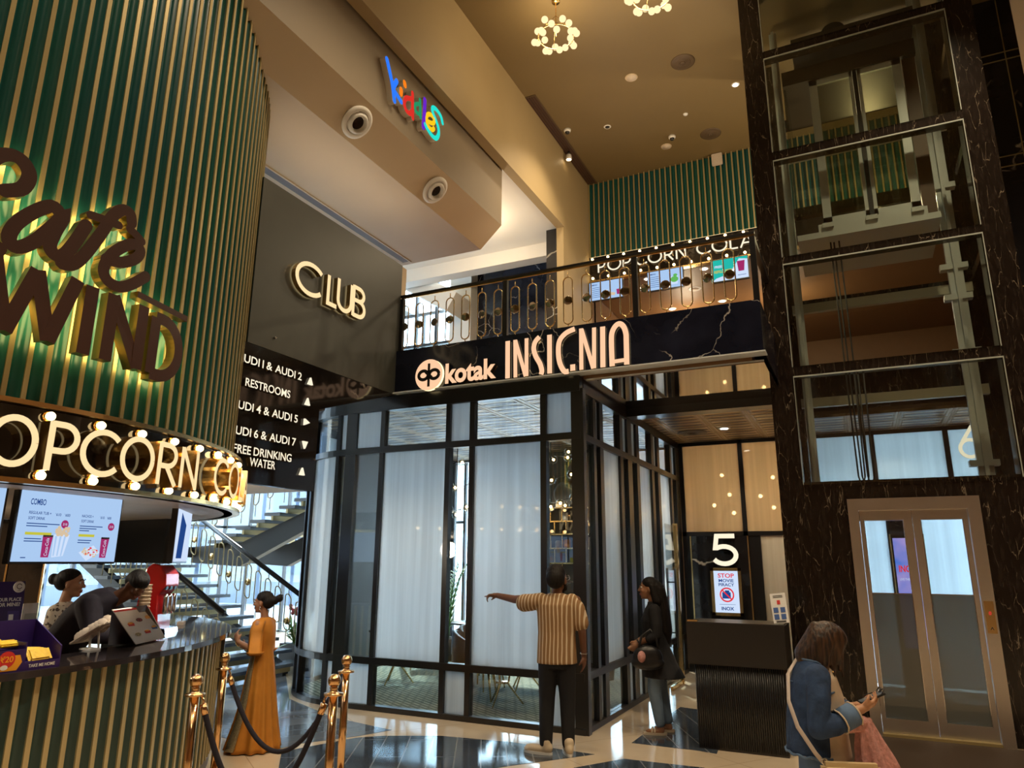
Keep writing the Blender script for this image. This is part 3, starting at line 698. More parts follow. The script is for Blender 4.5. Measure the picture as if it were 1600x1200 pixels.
for x0, x1 in ((-2.64, -1.70), (qa, qb), (qc, qc+.6)):
    zt_ = 2.18 if x0 < -1 else 2.93
    MB().box((x0, YT-.005, 0), (x1, YT+.08, zt_)).build('marble_panel', M['marble'], cw)
    for xg in (x0, x1): MB().box((xg-.01, YT-.02, 0), (xg+.012, YT, 2.18)).build('gold_strip', M['gold'], cw)
for x0, x1 in ((-1.52, -.75), (-.70, qa+.02), (qb-.02, qc)):
    zt_ = 2.18 if x0 < -1 else 2.93
    MB().box((x0, YT+.03, .02), (x1, YT+.045, zt_)).build('door_pane', M['frost'], cw)
    for xg in (x0, x1-.03): MB().box((xg-.02, YT+.0, 0), (xg+.02, YT+.07, zt_)).build('door_post', M['black'], cw)
MB().box((-1.70, YT+.02, 0), (-1.53, YT+.09, 2.18)).build('black_infill', M['black'], cw)
MB().box((-2.775, YT, 0), (-2.64, YT+.09, 2.18)).build('black_infill', M['black'], cw)
# bare glass globes on the ceiling behind the frosted panes
k = 0
for x, y, z in [(-2.35, 13.3, 2.75), (-2.1, 13.5, 2.95), (-2.0, 13.2, 2.6), (-1.55, 13.4, 2.9), (-1.3, 13.2, 3.2), (-1.1, 13.5, 2.65), (-1.0, 13.3, 3.0), (-.9, 13.2, 2.45), (-2.2, 13.4, 3.3), (-1.35, 13.5, 2.7)]:
    o = thing('pendant_globe', 'small lit globe hanging behind the frosted panes of the passage partition', 'pendant lamp', (x, y, z), 'pendant globes behind the frosted partition')
    MB().ball((x, y, z), .034, 12).build('globe', M['globe_hot'], o); MB().cyl((x, y, z+.05), (x, y, 3.83), .004, 6).build('cord', M['black'], o)
# number five
n5 = MB(); glyph(n5, '5', -2.30, 1.70, .44, .50, .075, face_y(YT-.02), 0, .035, 0, 1)
o = n5.build('house_number', [M['lit_white'], M['gold']], None); tag(o, 'lit ivory numeral 5 on the black marble panel', 'sign')
n6 = MB(); glyph(n6, '6', 1.45, 3.28, .30, .50, .05, face_y(YT+.01), 0, .03, 0, 1)
o = n6.build('house_number', [M['lit_white'], M['gold']], None); tag(o, 'lit numeral 6 seen through the lift shaft glass', 'sign')
# framed notice
nt = thing('framed_notice', 'gold framed lit notice saying stop movie piracy', 'sign', (-2.1, YT-.02, .93))
fY = face_y(YT-.006); x0, x1, z0, z1 = -2.335, -1.845, .90, 1.66
f = MB()
for a, b in (((x0, z0), (x1, z0+.05)), ((x0, z1-.05), (x1, z1)), ((x0, z0), (x0+.05, z1)), ((x1-.05, z0), (x1, z1))): f.box((a[0], YT-.04, a[1]), (b[0], YT-.006, b[1]))
f.build('frame', M['gold'], nt)
MB().box((x0+.05, YT-.02, z0+.05), (x1-.05, YT-.008, z1-.05)).build('lit_sheet', M['screen_white'], nt)
tx = MB(); fn = face_y(YT-.02); xc = (x0+x1)/2
put_text(tx, 'STOP', xc, 1.50, fn, h=.07, w=.26, d1=.003, bold=.02, center=True, mi=1)
put_text(tx, 'MOVIE', xc, 1.43, fn, h=.05, w=.24, d1=.003, bold=.02, center=True)
put_text(tx, 'PIRACY', xc, 1.365, fn, h=.05, w=.25, d1=.003, bold=.02, center=True)
tx.box((xc-.075, YT-.0225, 1.17), (xc+.06, YT-.0205, 1.27)); tx.box((xc-.03, YT-.0225, 1.27), (xc+.04, YT-.0205, 1.30))
tx.ribbon(arc(xc, 1.23, .105, .105, 0, 360, 28), .022, .001, .005, fn, 1, 1); tx.ribbon([(xc-.075, 1.305), (xc+.075, 1.155)], .02, .001, .005, fn, 1, 1)
tx.box((xc-.13, YT-.022, 1.075), (xc+.13, YT-.0205, 1.08))
put_text(tx, 'INOX', xc, .985, fn, h=.055, w=.20, d1=.003, bold=.03, center=True)
tx.build('print', [M['screen_navy'], M['screen_red']], nt)

# host stand in front of the passage
po = thing('host_stand', 'tall black fluted host stand at the mouth of the passage', 'stand', (-1.22, 7.75, 0))
MB().obox((-1.215, 7.76, .97), (.93, .50, .40), bev=.008).build('top_box', M['black'], po)
b = MB(); b.box((-1.62, 7.56, 0), (-.80, 7.98, .78))
for i in range(41): x = -1.615+i*.0203; b.cyl((x, 7.56, .02), (x, 7.56, .775), .0085, 8)
b.build('fluted_body', M['black'], po)
MB().box((-1.67, 7.53, 1.165), (-1.57, 7.62, 1.185)).build('corner_cap', M['gold'], po)
lf = thing('leaflet_holder', 'white printed leaflet in an upright holder on the host stand', 'leaflet', (-.77, 7.72, 1.17))
R_ = Matrix.Rotation(math.radians(-18), 3, 'X')@Matrix.Rotation(math.radians(-6), 3, 'Y')
MB().obox((-.80, 7.72, 1.315), (.145, .006, .29), R_).build('leaflet', M['paper'], lf)
q = MB()
for (u, v, m_) in ((-.035, -.02, 0), (.03, -.02, 0), (-.035, -.085, 0), (.03, -.085, 0)): q.obox(Vector((-.80, 7.72, 1.315))+R_@Vector((u, -.005, v)), (.045, .003, .05), R_, m_)
q.obox(Vector((-.80, 7.72, 1.315))+R_@Vector((0, -.005, .055)), (.03, .003, .04), R_, 1)
for v in (.12, .105, -.125, -.135): q.obox(Vector((-.80, 7.72, 1.315))+R_@Vector((0, -.005, v)), (.09, .003, .005), R_, 2)
q.build('print', [M['blueprint'], M['redprint'], M['blackm']], lf)
MB().obox((-.79, 7.77, 1.20), (.12, .10, .012)).tube([(-.79, 7.74, 1.20), (-.79, 7.80, 1.20), (-.79, 7.78, 1.30)], .006, 8).build('holder_foot', M['black'], lf)
def cone_lamp(x, y, z, label, r=.055, group=None, name='downlight', glow='lamp_white'):
    t = thing(name, label, 'ceiling light', (x, y, z), group)
    MB().lathe([(r*.72, -.004), (r, -.006), (r*1.12, 0), (r*1.12, .004)], (x, y, z), 20).build('trim_ring', M['white'], t)
    MB().lathe([(.001, -.0075), (r*.7, -.0075), (r*.7, -.004)], (x, y, z), 20).build('lamp', M[glow], t); return t
cone_lamp(-1.77, 11.29, 3.785, 'round lit downlight in the tiled passage ceiling', .085)
def diffuser(x, y, z, r, label, group=None, m='slot'):
    t = thing('air_diffuser', label, 'air vent', (x, y, z), group)
    for k, (ra, rb) in enumerate(((1, .86), (.80, .70), (.64, .55), (.49, .41), (.35, .28), (.2, .001))):
        MB().lathe([(r*rb, -.012-.002*k), (r*ra, -.004-.006*k), (r*ra, .0)], (x, y, z), 28).build('ring', M[m], t)
    return t
diffuser(-2.3, 11.45, 3.785, .24, 'round ring diffuser in the tiled passage ceiling')

# ---------------- inside the lounge
def chair(x, y, rz, label):
    t = thing('tub_chair', label, 'chair', (x, y, .008), 'tub chairs in the lounge', rz)
    MB().obox((0, 0, .42), (.50, .50, .12), bev=.03).build('seat', M['leather'], t, world=False)
    s = MB(); pts = [Vector((.27*math.cos(a), .27*math.sin(a), 0)) for a in [math.radians(-20+220*i/14) for i in range(15)]]
    k = len(s.v); n = len(pts)
    for p in pts:
        o = p.normalized()*.05; h = .70+.14*max(0, p.y/.27); s.v += [p+Vector((0, 0, .36)), p+Vector((0, 0, h)), p+o+Vector((0, 0, h)), p+o+Vector((0, 0, .36))]
    for i in range(n-1):
        a = k+4*i; b = a+4
        for f_ in ((a, a+1, b+1, b), (a+1, a+2, b+2, b+1), (a+2, a+3, b+3, b+2), (a+3, a, b, b+3)): s.f.append(list(f_)); s.mi.append(0); s.sm.append(True)
    for a in (k, k+4*(n-1)): s.f.append([a, a+1, a+2, a+3]); s.mi.append(0); s.sm.append(False)
    s.build('backrest', M['leather'], t, world=False)
    for sx in (-1, 1):
        for sy in (-1, 1): MB().tube([(sx*.2, sy*.2, .37), (sx*.245, sy*.245, 0)], [.018, .010], 8).build('leg', M['gold'], t, world=False)
    return t
def table(x, y, label, r=.42):
    t = thing('round_table', label, 'table', (x, y, .008), 'round tables in the lounge')
    MB().lathe([(r-.01, .72), (r, .725), (r, .745), (r-.01, .75)], (x, y, 0), 32).build('tabletop', M['black'], t)
    for k in range(3):
        a = k*2*PI/3+.5; c, s_ = math.cos(a), math.sin(a)
        MB().tube([(x+.26*c, y+.26*s_, .72), (x+.10*c, y+.10*s_, .45), (x+.07*c, y+.07*s_, .25), (x+.26*c, y+.26*s_, .012)], [.014, .014, .014, .010], 8).build('leg', M['gold'], t)
    MB().lathe([(.09, .26), (.09, .275)], (x, y, 0), 20).build('brace_ring', M['gold'], t); return t
table(-4.25, 8.55, 'round black lounge table with gold legs nearest the corner post')
table(-4.45, 9.6, 'round black lounge table behind the first one, on gold legs')
table(-6.35, 9.25, 'round black lounge table near the curved glass')
table(-6.0, 11.0, 'round black lounge table by the window palms', .40)
chair(-5.05, 9.45, 1.4, 'dark tub chair left of the second lounge table')
chair(-4.75, 8.75, 1.9, 'dark tub chair left of the corner lounge table')
chair(-5.55, 10.1, -2.2, 'dark tub chair seen through the narrow clear pane')
chair(-6.75, 10.75, .4, 'dark tub chair in front of the window palms')
chair(-3.35, 9.0, -1.57, 'pale-lit tub chair close to the side glass wall')
def globes(x, y, z, label):
    t = thing('branching_chandelier', label, 'chandelier', (x, y, 3.79))
    MB().cyl((x, y, 3.79), (x, y, z+.75), .008, 8).lathe([(.06, 3.75), (.06, 3.79)], (x, y, 0), 16).build('rod', M['black'], t)
    r = random.Random(int(abs(x)*100))
    hub = [(x, y, z+.75), (x, y, z+.35), (x, y, z)]
    MB().cyl((x, y, z), (x, y, z+.75), .007, 8).build('stem', M['black'], t)
    for k in range(14):
        h = hub[k % 3]; a = k*2.4; L = .25+.16*r.random(); p = Vector((x+L*math.cos(a), y+L*math.sin(a), h[2]+.14*(r.random()-.3)))
        MB().tube([h, p], .005, 6).build('arm', M['black'], t)
        g = MB().ball(p, .068, 14).build('globe', M['globe'], t); MB().ball(p, .022, 8).build('filament', M['filament'], g)
    g = MB().ball((x, y, z-.07), .068, 14).build('globe', M['globe'], t); MB().ball((x, y, z-.07), .022, 8).build('filament', M['filament'], g)
    return t
globes(-5.95, 10.2, 2.55, 'branching chandelier of clear globes left in the lounge')
globes(-4.35, 10.4, 2.65, 'branching chandelier of clear globes near the lounge shelf')
# shelf rack
sh = thing('display_shelf', 'gold framed open shelf rack against the dark lounge back wall', 'shelf', (-4.95, 12.35, .008))
s = MB(); X0, X1, zs = -5.34, -4.44, [1.715, 1.976, 2.227, 2.457, 2.70]
for z in zs: s.box((X0, 12.2, z-.012), (X1, 12.5, z+.012))
s.build('shelf_board', M['gold'], sh)
for i, z in enumerate([.008]+zs[:-1]):
    z2 = zs[i]; n_ = 4
    for k_ in range(n_+1):
        x = X0+(X1-X0)*((k_+(.35 if i % 2 else 0)) % (n_+.01))/n_
        MB().box((x-.008, 12.2, z), (x+.008, 12.22, z2)).build('upright', M['gold'], sh)
jar = [(-5.02, 1.988, .055, .13, 'kraft', 'pale stoneware jar on the middle lounge shelf', 'jar'), (-4.84, 1.988, .07, .15, 'orange', 'terracotta pot on the middle lounge shelf', 'jar'), (-4.88, 2.469, .05, .15, 'white', 'white canister on the upper lounge shelf', 'jar'), (-5.0, 2.712, .06, .11, 'globe_glow', 'glowing glass ball on top of the lounge shelf', 'lamp')]
for x, z, r, h, mm, lb, ct in jar:
    o = MB().lathe([(r*.7, 0), (r, h*.15), (r, h*.8), (r*.75, h)], (x, 12.34, z), 18).build('shelf_jar' if ct == 'jar' else 'ball_lamp', M[mm], None); tag(o, lb, ct)
md = thing('wall_medallion', 'round grey embossed medallion on the dark lounge wall', 'wall ornament', (-4.93, 12.5, 2.97))
MB().lathe([(.24, 0), (.24, .03), (.20, .04), (.19, .02), (.001, .02)], (-4.93, 12.52, 2.97), 36, 0, Matrix.Rotation(PI/2, 3, 'X')).build('disc', mat('grey_plaster', (.22, .22, .22), .5), md)
e = MB(); e.ribbon(arc(-4.93, 2.97, .15, .15, 0, 360, 30), .012, .02, .03, face_y(12.52)); glyph(e, 'R', -4.98, 2.90, .09, .14, .018, face_y(12.52), .02, .03); e.build('emblem', bpy.data.materials['grey_plaster'], md)
# plants
def leafblade(mb, base, tip, w, bend=.12, mi=0):
    base = Vector(base); tip = Vector(tip); d = tip-base; side = d.cross(Vector((0, 0, 1)))
    side = side.normalized() if side.length > 1e-4 else Vector((1, 0, 0)); n = 5; k = len(mb.v)
    for i in range(n+1):
        t = i/n; p = base+d*t-Vector((0, 0, bend*t*t*d.length)); ww = w*math.sin(PI*(.12+.88*t))*(1-.15*t)
        mb.v += [p-side*ww/2, p+side*ww/2+Vector((0, 0, .0))]
    for i in range(n): a = k+2*i; mb.f.append([a, a+1, a+3, a+2]); mb.mi.append(mi); mb.sm.append(True)
def palm(x, y, z0, h, label, n=9, seed=1, spread=.6, pot=True, m='leaf', group=None):
    t = thing('potted_palm', label, 'plant', (x, y, z0), group); r = random.Random(seed)
    if pot: MB().lathe([(.15, 0), (.20, .38), (.18, .38), (.17, .35), (.001, .35)], (x, y, z0), 20).build('pot', M['soil'], t)
    f = MB(); st = MB()
    for i in range(n):
        a = i*2.399+r.random(); L = h*(.65+.35*r.random()); out = spread*(.35+.65*r.random()); z = z0+(.36 if pot else 0); P = []
        for k in range(8):
            s_ = k/7; P.append(Vector((x+math.cos(a)*out*s_**1.6, y+math.sin(a)*out*s_**1.6, z+L*(s_-.22*s_**3))))
        st.tube(P, [.007*(1-.7*k/7)+.001 for k in range(8)], 5)
        for k in range(2, 8):
            dr = (P[k]-P[k-1]).normalized(); sd = dr.cross(Vector((math.cos(a), math.sin(a), .2))).normalized()
            for q in (-1, 1):
                for e_ in (0, .5):
                    b = P[k-1].lerp(P[k], e_); leafblade(f, b, b+(dr*.75+sd*q*.8)*(.20+.06*h)*(1-.05*k), .022, .25)
        leafblade(f, P[-1], P[-1]+(P[-1]-P[-2]).normalized()*.2, .02, .2)
    f.build('fronds', M[m], t, recalc=False); st.build('stalks', M['leaf'], t); return t
def bush(x, y, z0, h, label, n=60, seed=3, pot=None, flowers=0, w=.3, group=None):
    t = thing('bushy_plant', label, 'plant', (x, y, z0), group); r = random.Random(seed); f = MB(); s = MB()
    zb = z0
    if pot: MB().lathe([(pot*.75, 0), (pot, pot*1.5), (pot*.9, pot*1.5), (.001, pot*1.4)], (x, y, z0), 18).build('pot', M['soil'], t); zb = z0+pot*1.4
    for i in range(n):
        a = r.random()*2*PI; e_ = .15+1.3*r.random(); L = h*(.35+.65*r.random()); rr = w*r.random()*.5
        b = Vector((x+rr*math.cos(a), y+rr*math.sin(a), zb+.35*h*r.random()))
        leafblade(f, b, b+Vector((math.cos(a)*math.cos(e_), math.sin(a)*math.cos(e_), math.sin(e_)))*L*.6, .05+.03*r.random(), .35)
    for i in range(5): a = i*1.26; s.tube([(x, y, zb-.02), (x+.4*w*math.cos(a), y+.4*w*math.sin(a), zb+h*.5)], .006, 5)
    f.build('leaves', M['leaf_pale'] if seed % 2 else M['leaf'], t, recalc=False); s.build('stems', M['leaf'], t)
    if flowers:
        g = MB()
        for i in range(flowers): a = r.random()*2*PI; g.ball((x+w*.7*r.random()*math.cos(a), y+w*.7*r.random()*math.sin(a), zb+h*(.55+.3*r.random())), .035, 8)
        g.build('blossoms', M['flower'], t)
    return t
palm(-6.95, 11.75, .008, 1.75, 'tall potted palm at the lounge window behind the tub chairs', 9, 2, .45)
bush(-6.15, 11.75, .008, .75, 'flowering pot plant beside the lounge palm', 60, 5, .16, 10)
palm(-3.75, 11.0, .008, 1.7, 'potted palm inside the lounge behind the side glass wall', 11, 8, .5)

# ================================================================ THE ROUND KIOSK
def kp(deg, r, z): a = math.radians(deg); return Vector((KC[0]+r*math.cos(a), KC[1]+r*math.sin(a), z))
def sector(mb, a0, a1, r0, r1, z0, z1, n=None, mi=0, top=None):
    """ring sector about the kiosk axis"""
    n = n or max(2, int((a1-a0)/2)); k = len(mb.v); tp = mi if top is None else top
    for i in range(n+1):
        a = a0+(a1-a0)*i/n
        for r in (r0, r1): mb.v += [kp(a, r, z0), kp(a, r, z1)]
    for i in range(n):
        a = k+4*i; b = a+4
        for f, mm in (((a, a+1, b+1, b), mi), ((a+2, b+2, b+3, a+3), mi), ((a+1, a+3, b+3, b+1), tp), ((a, b, b+2, a+2), mi)): mb.f.append(list(f)); mb.mi.append(mm); mb.sm.append(False)
    for a in (k, k+4*n): mb.f.append([a, a+2, a+3, a+1]); mb.mi.append(mi); mb.sm.append(False)
    return mb
STEP = 1.935
def cladding(parent, rg, z0, z1, a_lo, a_hi, gname, sname, first=-.26, hw=.25, gm='green', sm='gold_satin'):
    """fluted green panels between flat gold slats"""
    n0 = math.ceil((a_lo-first)/STEP); n1 = math.floor((a_hi-first)/STEP)
    s = MB(); g = MB()
    for i in range(n0, n1+1):
        a = first+i*STEP; sector(s, a-hw, a+hw, rg-.05, rg, z0, z1, 1)
        if i < n1:
            b0, b1 = a+hw, a+STEP-hw; k = len(g.v); m = 6
            for j in range(m+1):
                t = j/m; r = rg-.012-.030*math.sin(PI*t)**.7; g.v += [kp(b0+(b1-b0)*t, r, z0), kp(b0+(b1-b0)*t, r, z1)]
            for j in range(m): c = k+2*j; g.f.append([c, c+2, c+3, c+1]); g.mi.append(0); g.sm.append(True)
    s.build(sname, M[sm], parent); g.build(gname, M[gm], parent, recalc=False)
# ---- service counter
ct = thing('service_counter', 'round green and gold slatted service counter with dark marble top', 'counter', (*KC, 0))
cladding(ct, KR, .10, 1.075, -60, 92, 'fluted_panel', 'gold_slat', hw=.28, gm='slate_green', sm='gold_pale')
sector(MB(), -60, 92, KR-.10, KR-.06, 0, 1.075).build('carcass', M['blackm'], ct)
sector(MB(), -60, 92, KR-.09, KR-.015, 0, .10).build('plinth', M['black'], ct)
sector(MB(), -60, 93, 2.90, KR+.075, 1.08, 1.12, 90).build('countertop', M['counter_top'], ct)
sector(MB(), -60, 92, 2.92, 2.96, 0, 1.08).build('inner_panel', M['blackm'], ct)
sector(MB(), 44, 53, KR, KR+.03, .60, 1.075, 6).build('end_panel', M['black'], ct)
# ---- drum above, with the marquee band
dr = thing('wall_drum', None, None, (*KC, 2.2)); dr['kind'] = 'structure'
cladding(dr, KR-.04, 2.66, 9.4, -62, 100, 'fluted_panel', 'gold_slat')
sector(MB(), -62, 100, KR-.16, KR-.09, 2.2, 9.4).build('carcass', M['blackm'], dr)
sector(MB(), -62, 130, .4, KR-.02, 2.178, 2.2).build('soffit', mat('slatted_wood_soffit', (.42, .33, .24), .45, noise=.3, nscale=3), dr)
mq = thing('marquee_band', 'curved black marble marquee band reading popcorn cola with bulbs', 'sign', (*KC, 2.2))
sector(MB(), -62, 100, KR-.09, KR-.012, 2.215, 2.64).build('marble_fascia', M['marble_panel'], mq)
sector(MB(), -62, 100, KR-.10, KR+.035, 2.645, 2.675).build('gold_rim', M['gold'], mq)
sector(MB(), -62, 100, KR-.10, KR+.045, 2.178, 2.208).build('gold_rim', M['gold'], mq)
RL = KR+.0
fC = face_cyl(RL)
ru = lambda d: math.radians(d)*RL
for ch, a0, a1 in (('P', -12.3, -8.2), ('O', -7.5, -3.2), ('P', -2.35, .95), ('C', 1.2, 5.7), ('O', 6.0, 10.8), ('R', 11.3, 15.1), ('N', 15.4, 19.3), ('C', 23.6, 28.2), ('O', 28.8, 33.6), ('L', 34.4, 37.6), ('A', 38.0, 42.6)):
    m_ = MB(); glyph(m_, ch, ru(a0), 2.262, ru(a1)-ru(a0), .30, .038, fC, .0, .10, 0, 1, 2); m_.build('letter', [M['lit_cream'], M['gold'], M['halo_soft']], mq)
def bulb(parent, c, n_out, r=.026):
    n_out = Vector(n_out); q = n_out.to_track_quat('Z', 'Y').to_matrix()
    b = MB().lathe([(r*1.25, 0), (r*1.3, .012), (r*.9, .02)], c, 14, 0, q).build('bulb_socket', M['gold'], parent)
    MB().lathe([(r*.55, .015), (r, .03), (r*1.05, .045), (r*.7, .062), (.001, .07)], c, 14, 0, q).build('bulb', M['bulb'], b)
for i in range(-3, 11):
    a = 5.72*i+4.0-2*.0
    for z in (2.60, 2.235): bulb(mq, kp(a-.0, KR-.01, z), kp(a, 1, 0)-kp(a, 0, 0))
# ---- cafe sign on the slats
M['letter_side'] = mat('brass_letter_side', (.30, .20, .07), .3, .9)
cs = thing('cafe_sign', 'backlit dark brown script and capital cafe sign on the green drum', 'sign', (KC[0]+KR, KC[1], 3.0))
RS = KR-.04
fS = face_cyl(RS)
def px_path(pts, R=RS+.13):
    o = []
    for x, y in pts:
        a, z = oncyl(x, y, R); o.append((a*RS, z))
    return o
def smooth_path(P, n=5):
    out = []
    for i in range(len(P)-1):
        p0 = P[max(i-1, 0)]; p1 = P[i]; p2 = P[i+1]; p3 = P[min(i+2, len(P)-1)]
        for k in range(n):
            t = k/n; out.append(tuple(.5*((2*p1[j])+(-p0[j]+p2[j])*t+(2*p0[j]-5*p1[j]+4*p2[j]-p3[j])*t*t+(-p0[j]+3*p1[j]-3*p2[j]+p3[j])*t**3) for j in (0, 1)))
    return out+[P[-1]]
def script(pts, w, name='letter'):
    P = smooth_path(px_path(pts)); n = len(P)
    MB().ribbon(P, w, .055, .13, fS, 0, 1, 2, 'round').build(name, [M['darkbrown'], M['letter_side'], M['halo']], cs)
script([(8, 298), (35, 294), (46, 272), (30, 247), (0, 243), (-30, 270), (-52, 330), (-50, 380), (-25, 402), (-2, 388)], .085)
script([(96, 336), (82, 322), (55, 330), (25, 350), (14, 372), (26, 386), (52, 378), (80, 356), (100, 338), (86, 362), (78, 384), (86, 398), (100, 398), (116, 380), (135, 352)], .082)
script([(206, 348), (204, 334), (192, 328), (176, 338), (160, 362), (135, 395), (116, 412), (98, 412), (96, 402)], .080)
script([(142, 336), (160, 342), (186, 352)], .058)
script([(166, 405), (190, 410), (212, 404), (220, 392), (212, 382), (196, 384), (174, 398), (162, 420), (168, 438), (186, 448), (206, 444), (228, 432)], .078)
script([(203, 358), (212, 366), (222, 377)], .060)
for ch, pts in (('W', None),):
    pass
def block(ch, a0, a1, z0, z1, sw=.085):
    m_ = MB(); glyph(m_, ch, math.radians(a0)*RS, z0, math.radians(a1-a0)*RS, z1-z0, sw, fS, .055, .13, 0, 1, 2); m_.build('letter', [M['darkbrown'], M['letter_side'], M['halo']], cs)
block('W', -10.2, -1.4, 3.03, 3.49); block('I', -.75, .55, 3.02, 3.48); block('N', 2.0, 7.0, 3.02, 3.48); block('D', 8.0, 13.3, 3.0, 3.46)
m_ = MB(); m_.ribbon([(math.radians(5.4)*RS, 3.545), (math.radians(13.6)*RS, 3.525)], .045, .055, .13, fS, 0, 1, 2); m_.build('flourish_bar', [M['darkbrown'], M['letter_side'], M['halo']], cs)

# ---- menu screens hanging inside the drum
def screen(a, label, mm, r=2.93, w=.80, h=.455, zc=1.955, tilt=0):
    t = thing('menu_screen', label, 'screen', tuple(kp(a, r, zc)), 'menu screens under the drum')
    n = (kp(a, 1, 0)-kp(a, 0, 0)); ux = Vector((-n.y, n.x, 0)); up = (Vector((0, 0, 1))*math.cos(tilt)+n*math.sin(tilt)); nn = ux.cross(up)
    R_ = Matrix((ux, -nn, up)).transposed(); c = kp(a, r, zc)
    MB().obox(c-nn*.03, (w+.03, .05, h+.03), R_, bev=.004).build('casing', M['black'], t)
    MB().obox(c-nn*.002, (w, .004, h), R_).build('display', M[mm], t)
    for s_ in (-.25, .25): MB().cyl(c-nn*.03+ux*s_+up*h/2, Vector((*(c-nn*.03+ux*s_+up*h/2).xy, 2.19)), .012, 8).build('hanger', M['black'], t)
    return t, (lambda u, v, d: c+ux*u+up*v+nn*(d+.0005))
sc1, f1 = screen(-8.8, 'menu screen cut off by the left edge of the photo, showing a drink', 'screen')
m_ = MB(); m_.ribbon(arc(.31, 0, .05, .03, 0, 360, 18), .008, .001, .002, f1, 0); m_.ribbon(arc(.33, .015, .03, .02, 0, 360, 14), .006, .001, .002, f1, 0); m_.prism([(.1, -.225), (.38, -.225), (.38, -.14), (.1, -.14)], .001, .002, f1, 1)
m_.build('picture', [M['screen_green'], M['screen_yellow']], sc1)
sc2, f2 = screen(8.6, 'lit combo menu screen showing popcorn tub and nachos', 'screen')
PAL = [M['screen_navy'], M['screen_yellow'], M['screen_magenta'], M['screen_white'], M['screen_cream'], M['blackm'], M['screen_red']]
m_ = MB(); put_text(m_, 'COMBO', -.33, .135, f2, h=.04, w=.11, d1=.001, bold=.02); m_.build('heading', PAL, sc2)
for tx, u, v, w_ in (('REGULAR TUB +', -.33, .075, .16), ('SOFT DRINK', -.33, .04, .12), ('`610', -.14, .072, .045), ('`600', -.07, .072, .045), ('NACHOS +', .07, .075, .095), ('SOFT DRINK', .07, .04, .105), ('`610', .22, .072, .04), ('`600', .28, .072, .04)):
    m_ = MB(); put_text(m_, tx, u, v, f2, h=.019, w=w_, d1=.001, bold=.012); m_.build('lettering', PAL, sc2)
for u, v, w_ in ((-.335, .012, .24), (-.335, -.004, .15), (-.335, -.085, .12), (-.335, -.101, .13), (.065, .012, .19), (.065, -.004, .14), (.065, -.019, .08), (.065, -.085, .11), (.065, -.101, .10), (-.34, -.205, .035)):
    MB().prism([(u, v), (u+w_, v), (u+w_, v+.006), (u, v+.006)], .0, .001, f2, 0).build('small_print', PAL, sc2)
for u, w_ in ((-.335, .19), (.065, .13)): MB().prism([(u, -.058), (u+w_, -.058), (u+w_, -.04), (u, -.04)], .0, .001, f2, 1).build('yellow_strip', PAL, sc2)
for u in (-.055, .33): m_ = MB(); m_.prism(arc(u, .02, .028, .028, 0, 345, 20), 0, .0012, f2, 2); put_text(m_, '210', u, .012, f2, h=.016, d0=.001, d1=.002, center=True, mi=3); m_.build('price_badge', PAL, sc2)
for u, s_ in ((-.17, 1), (.29, .95)):
    m_ = MB()
    m_.prism([(u-.03*s_, -.20), (u+.025*s_, -.20), (u+.04*s_, -.06), (u-.035*s_, -.06)], 0, .0012, f2, 2); m_.prism([(u-.034*s_, -.068), (u+.04*s_, -.068), (u+.04*s_, -.056), (u-.034*s_, -.056)], .0012, .0016, f2, 5)
    put_text(m_, 'Coca-Cola', u-.010, -.19, lambda a_, b_, d_, u=u: f2(u+.014-(b_+.19), -.19+(a_-(u-.010)), d_), h=.024, w=.115, d0=.0012, d1=.0018, mi=3)
    m_.build('cup_picture', PAL, sc2)
m_ = MB(); m_.prism([(-.12, -.20), (-.035, -.19), (-.005, -.05), (-.125, -.05)], 0, .0008, f2, 3)
for k in range(3): m_.prism([(-.113+.028*k, -.19), (-.103+.028*k, -.19), (-.10+.034*k, -.06), (-.115+.034*k, -.06)], .0008, .0010, f2, 7)
r = random.Random(4)
for k in range(26): u, v = -.065+r.uniform(-.05, .05), -.035+r.uniform(-.02, .035); m_.prism(arc(u, v, .013, .012, 0, 300, 6), .0008+.0001*k, .001+.0001*k, f2, 4)
m_.build('popcorn_picture', PAL+[M['screen']], sc2)
m_ = MB(); m_.prism([(.085, -.165), (.155, -.222), (.26, -.165), (.20, -.115)], 0, .0006, f2, 3)
for k in range(30):
    a_, b_ = r.random(), r.random(); u = .105+.11*a_+.03*b_; v = -.17-.03*a_+.05*b_; m_.prism(arc(u, v, .011, .007, 40*k, 40*k+240, 3), .0008+.0001*k, .001+.0001*k, f2, 4 if k % 4 else 6)
m_.build('nacho_picture', PAL, sc2)
sc3, f3 = screen(42, 'menu screen seen edge-on near the right end of the counter', 'screen_white', 2.93, .80, .455, 1.955)
m_ = MB(); m_.prism([(-.3, -.2), (.0, -.2), (.1, .1), (-.2, .2)], 0, .001, f3, 0); m_.build('picture', [M['screen_navy']], sc3)
sc4, f4 = screen(83, 'dark back of the menu screen on the far side of the kiosk', 'screen', 2.9, 1.2, .46, 1.95)

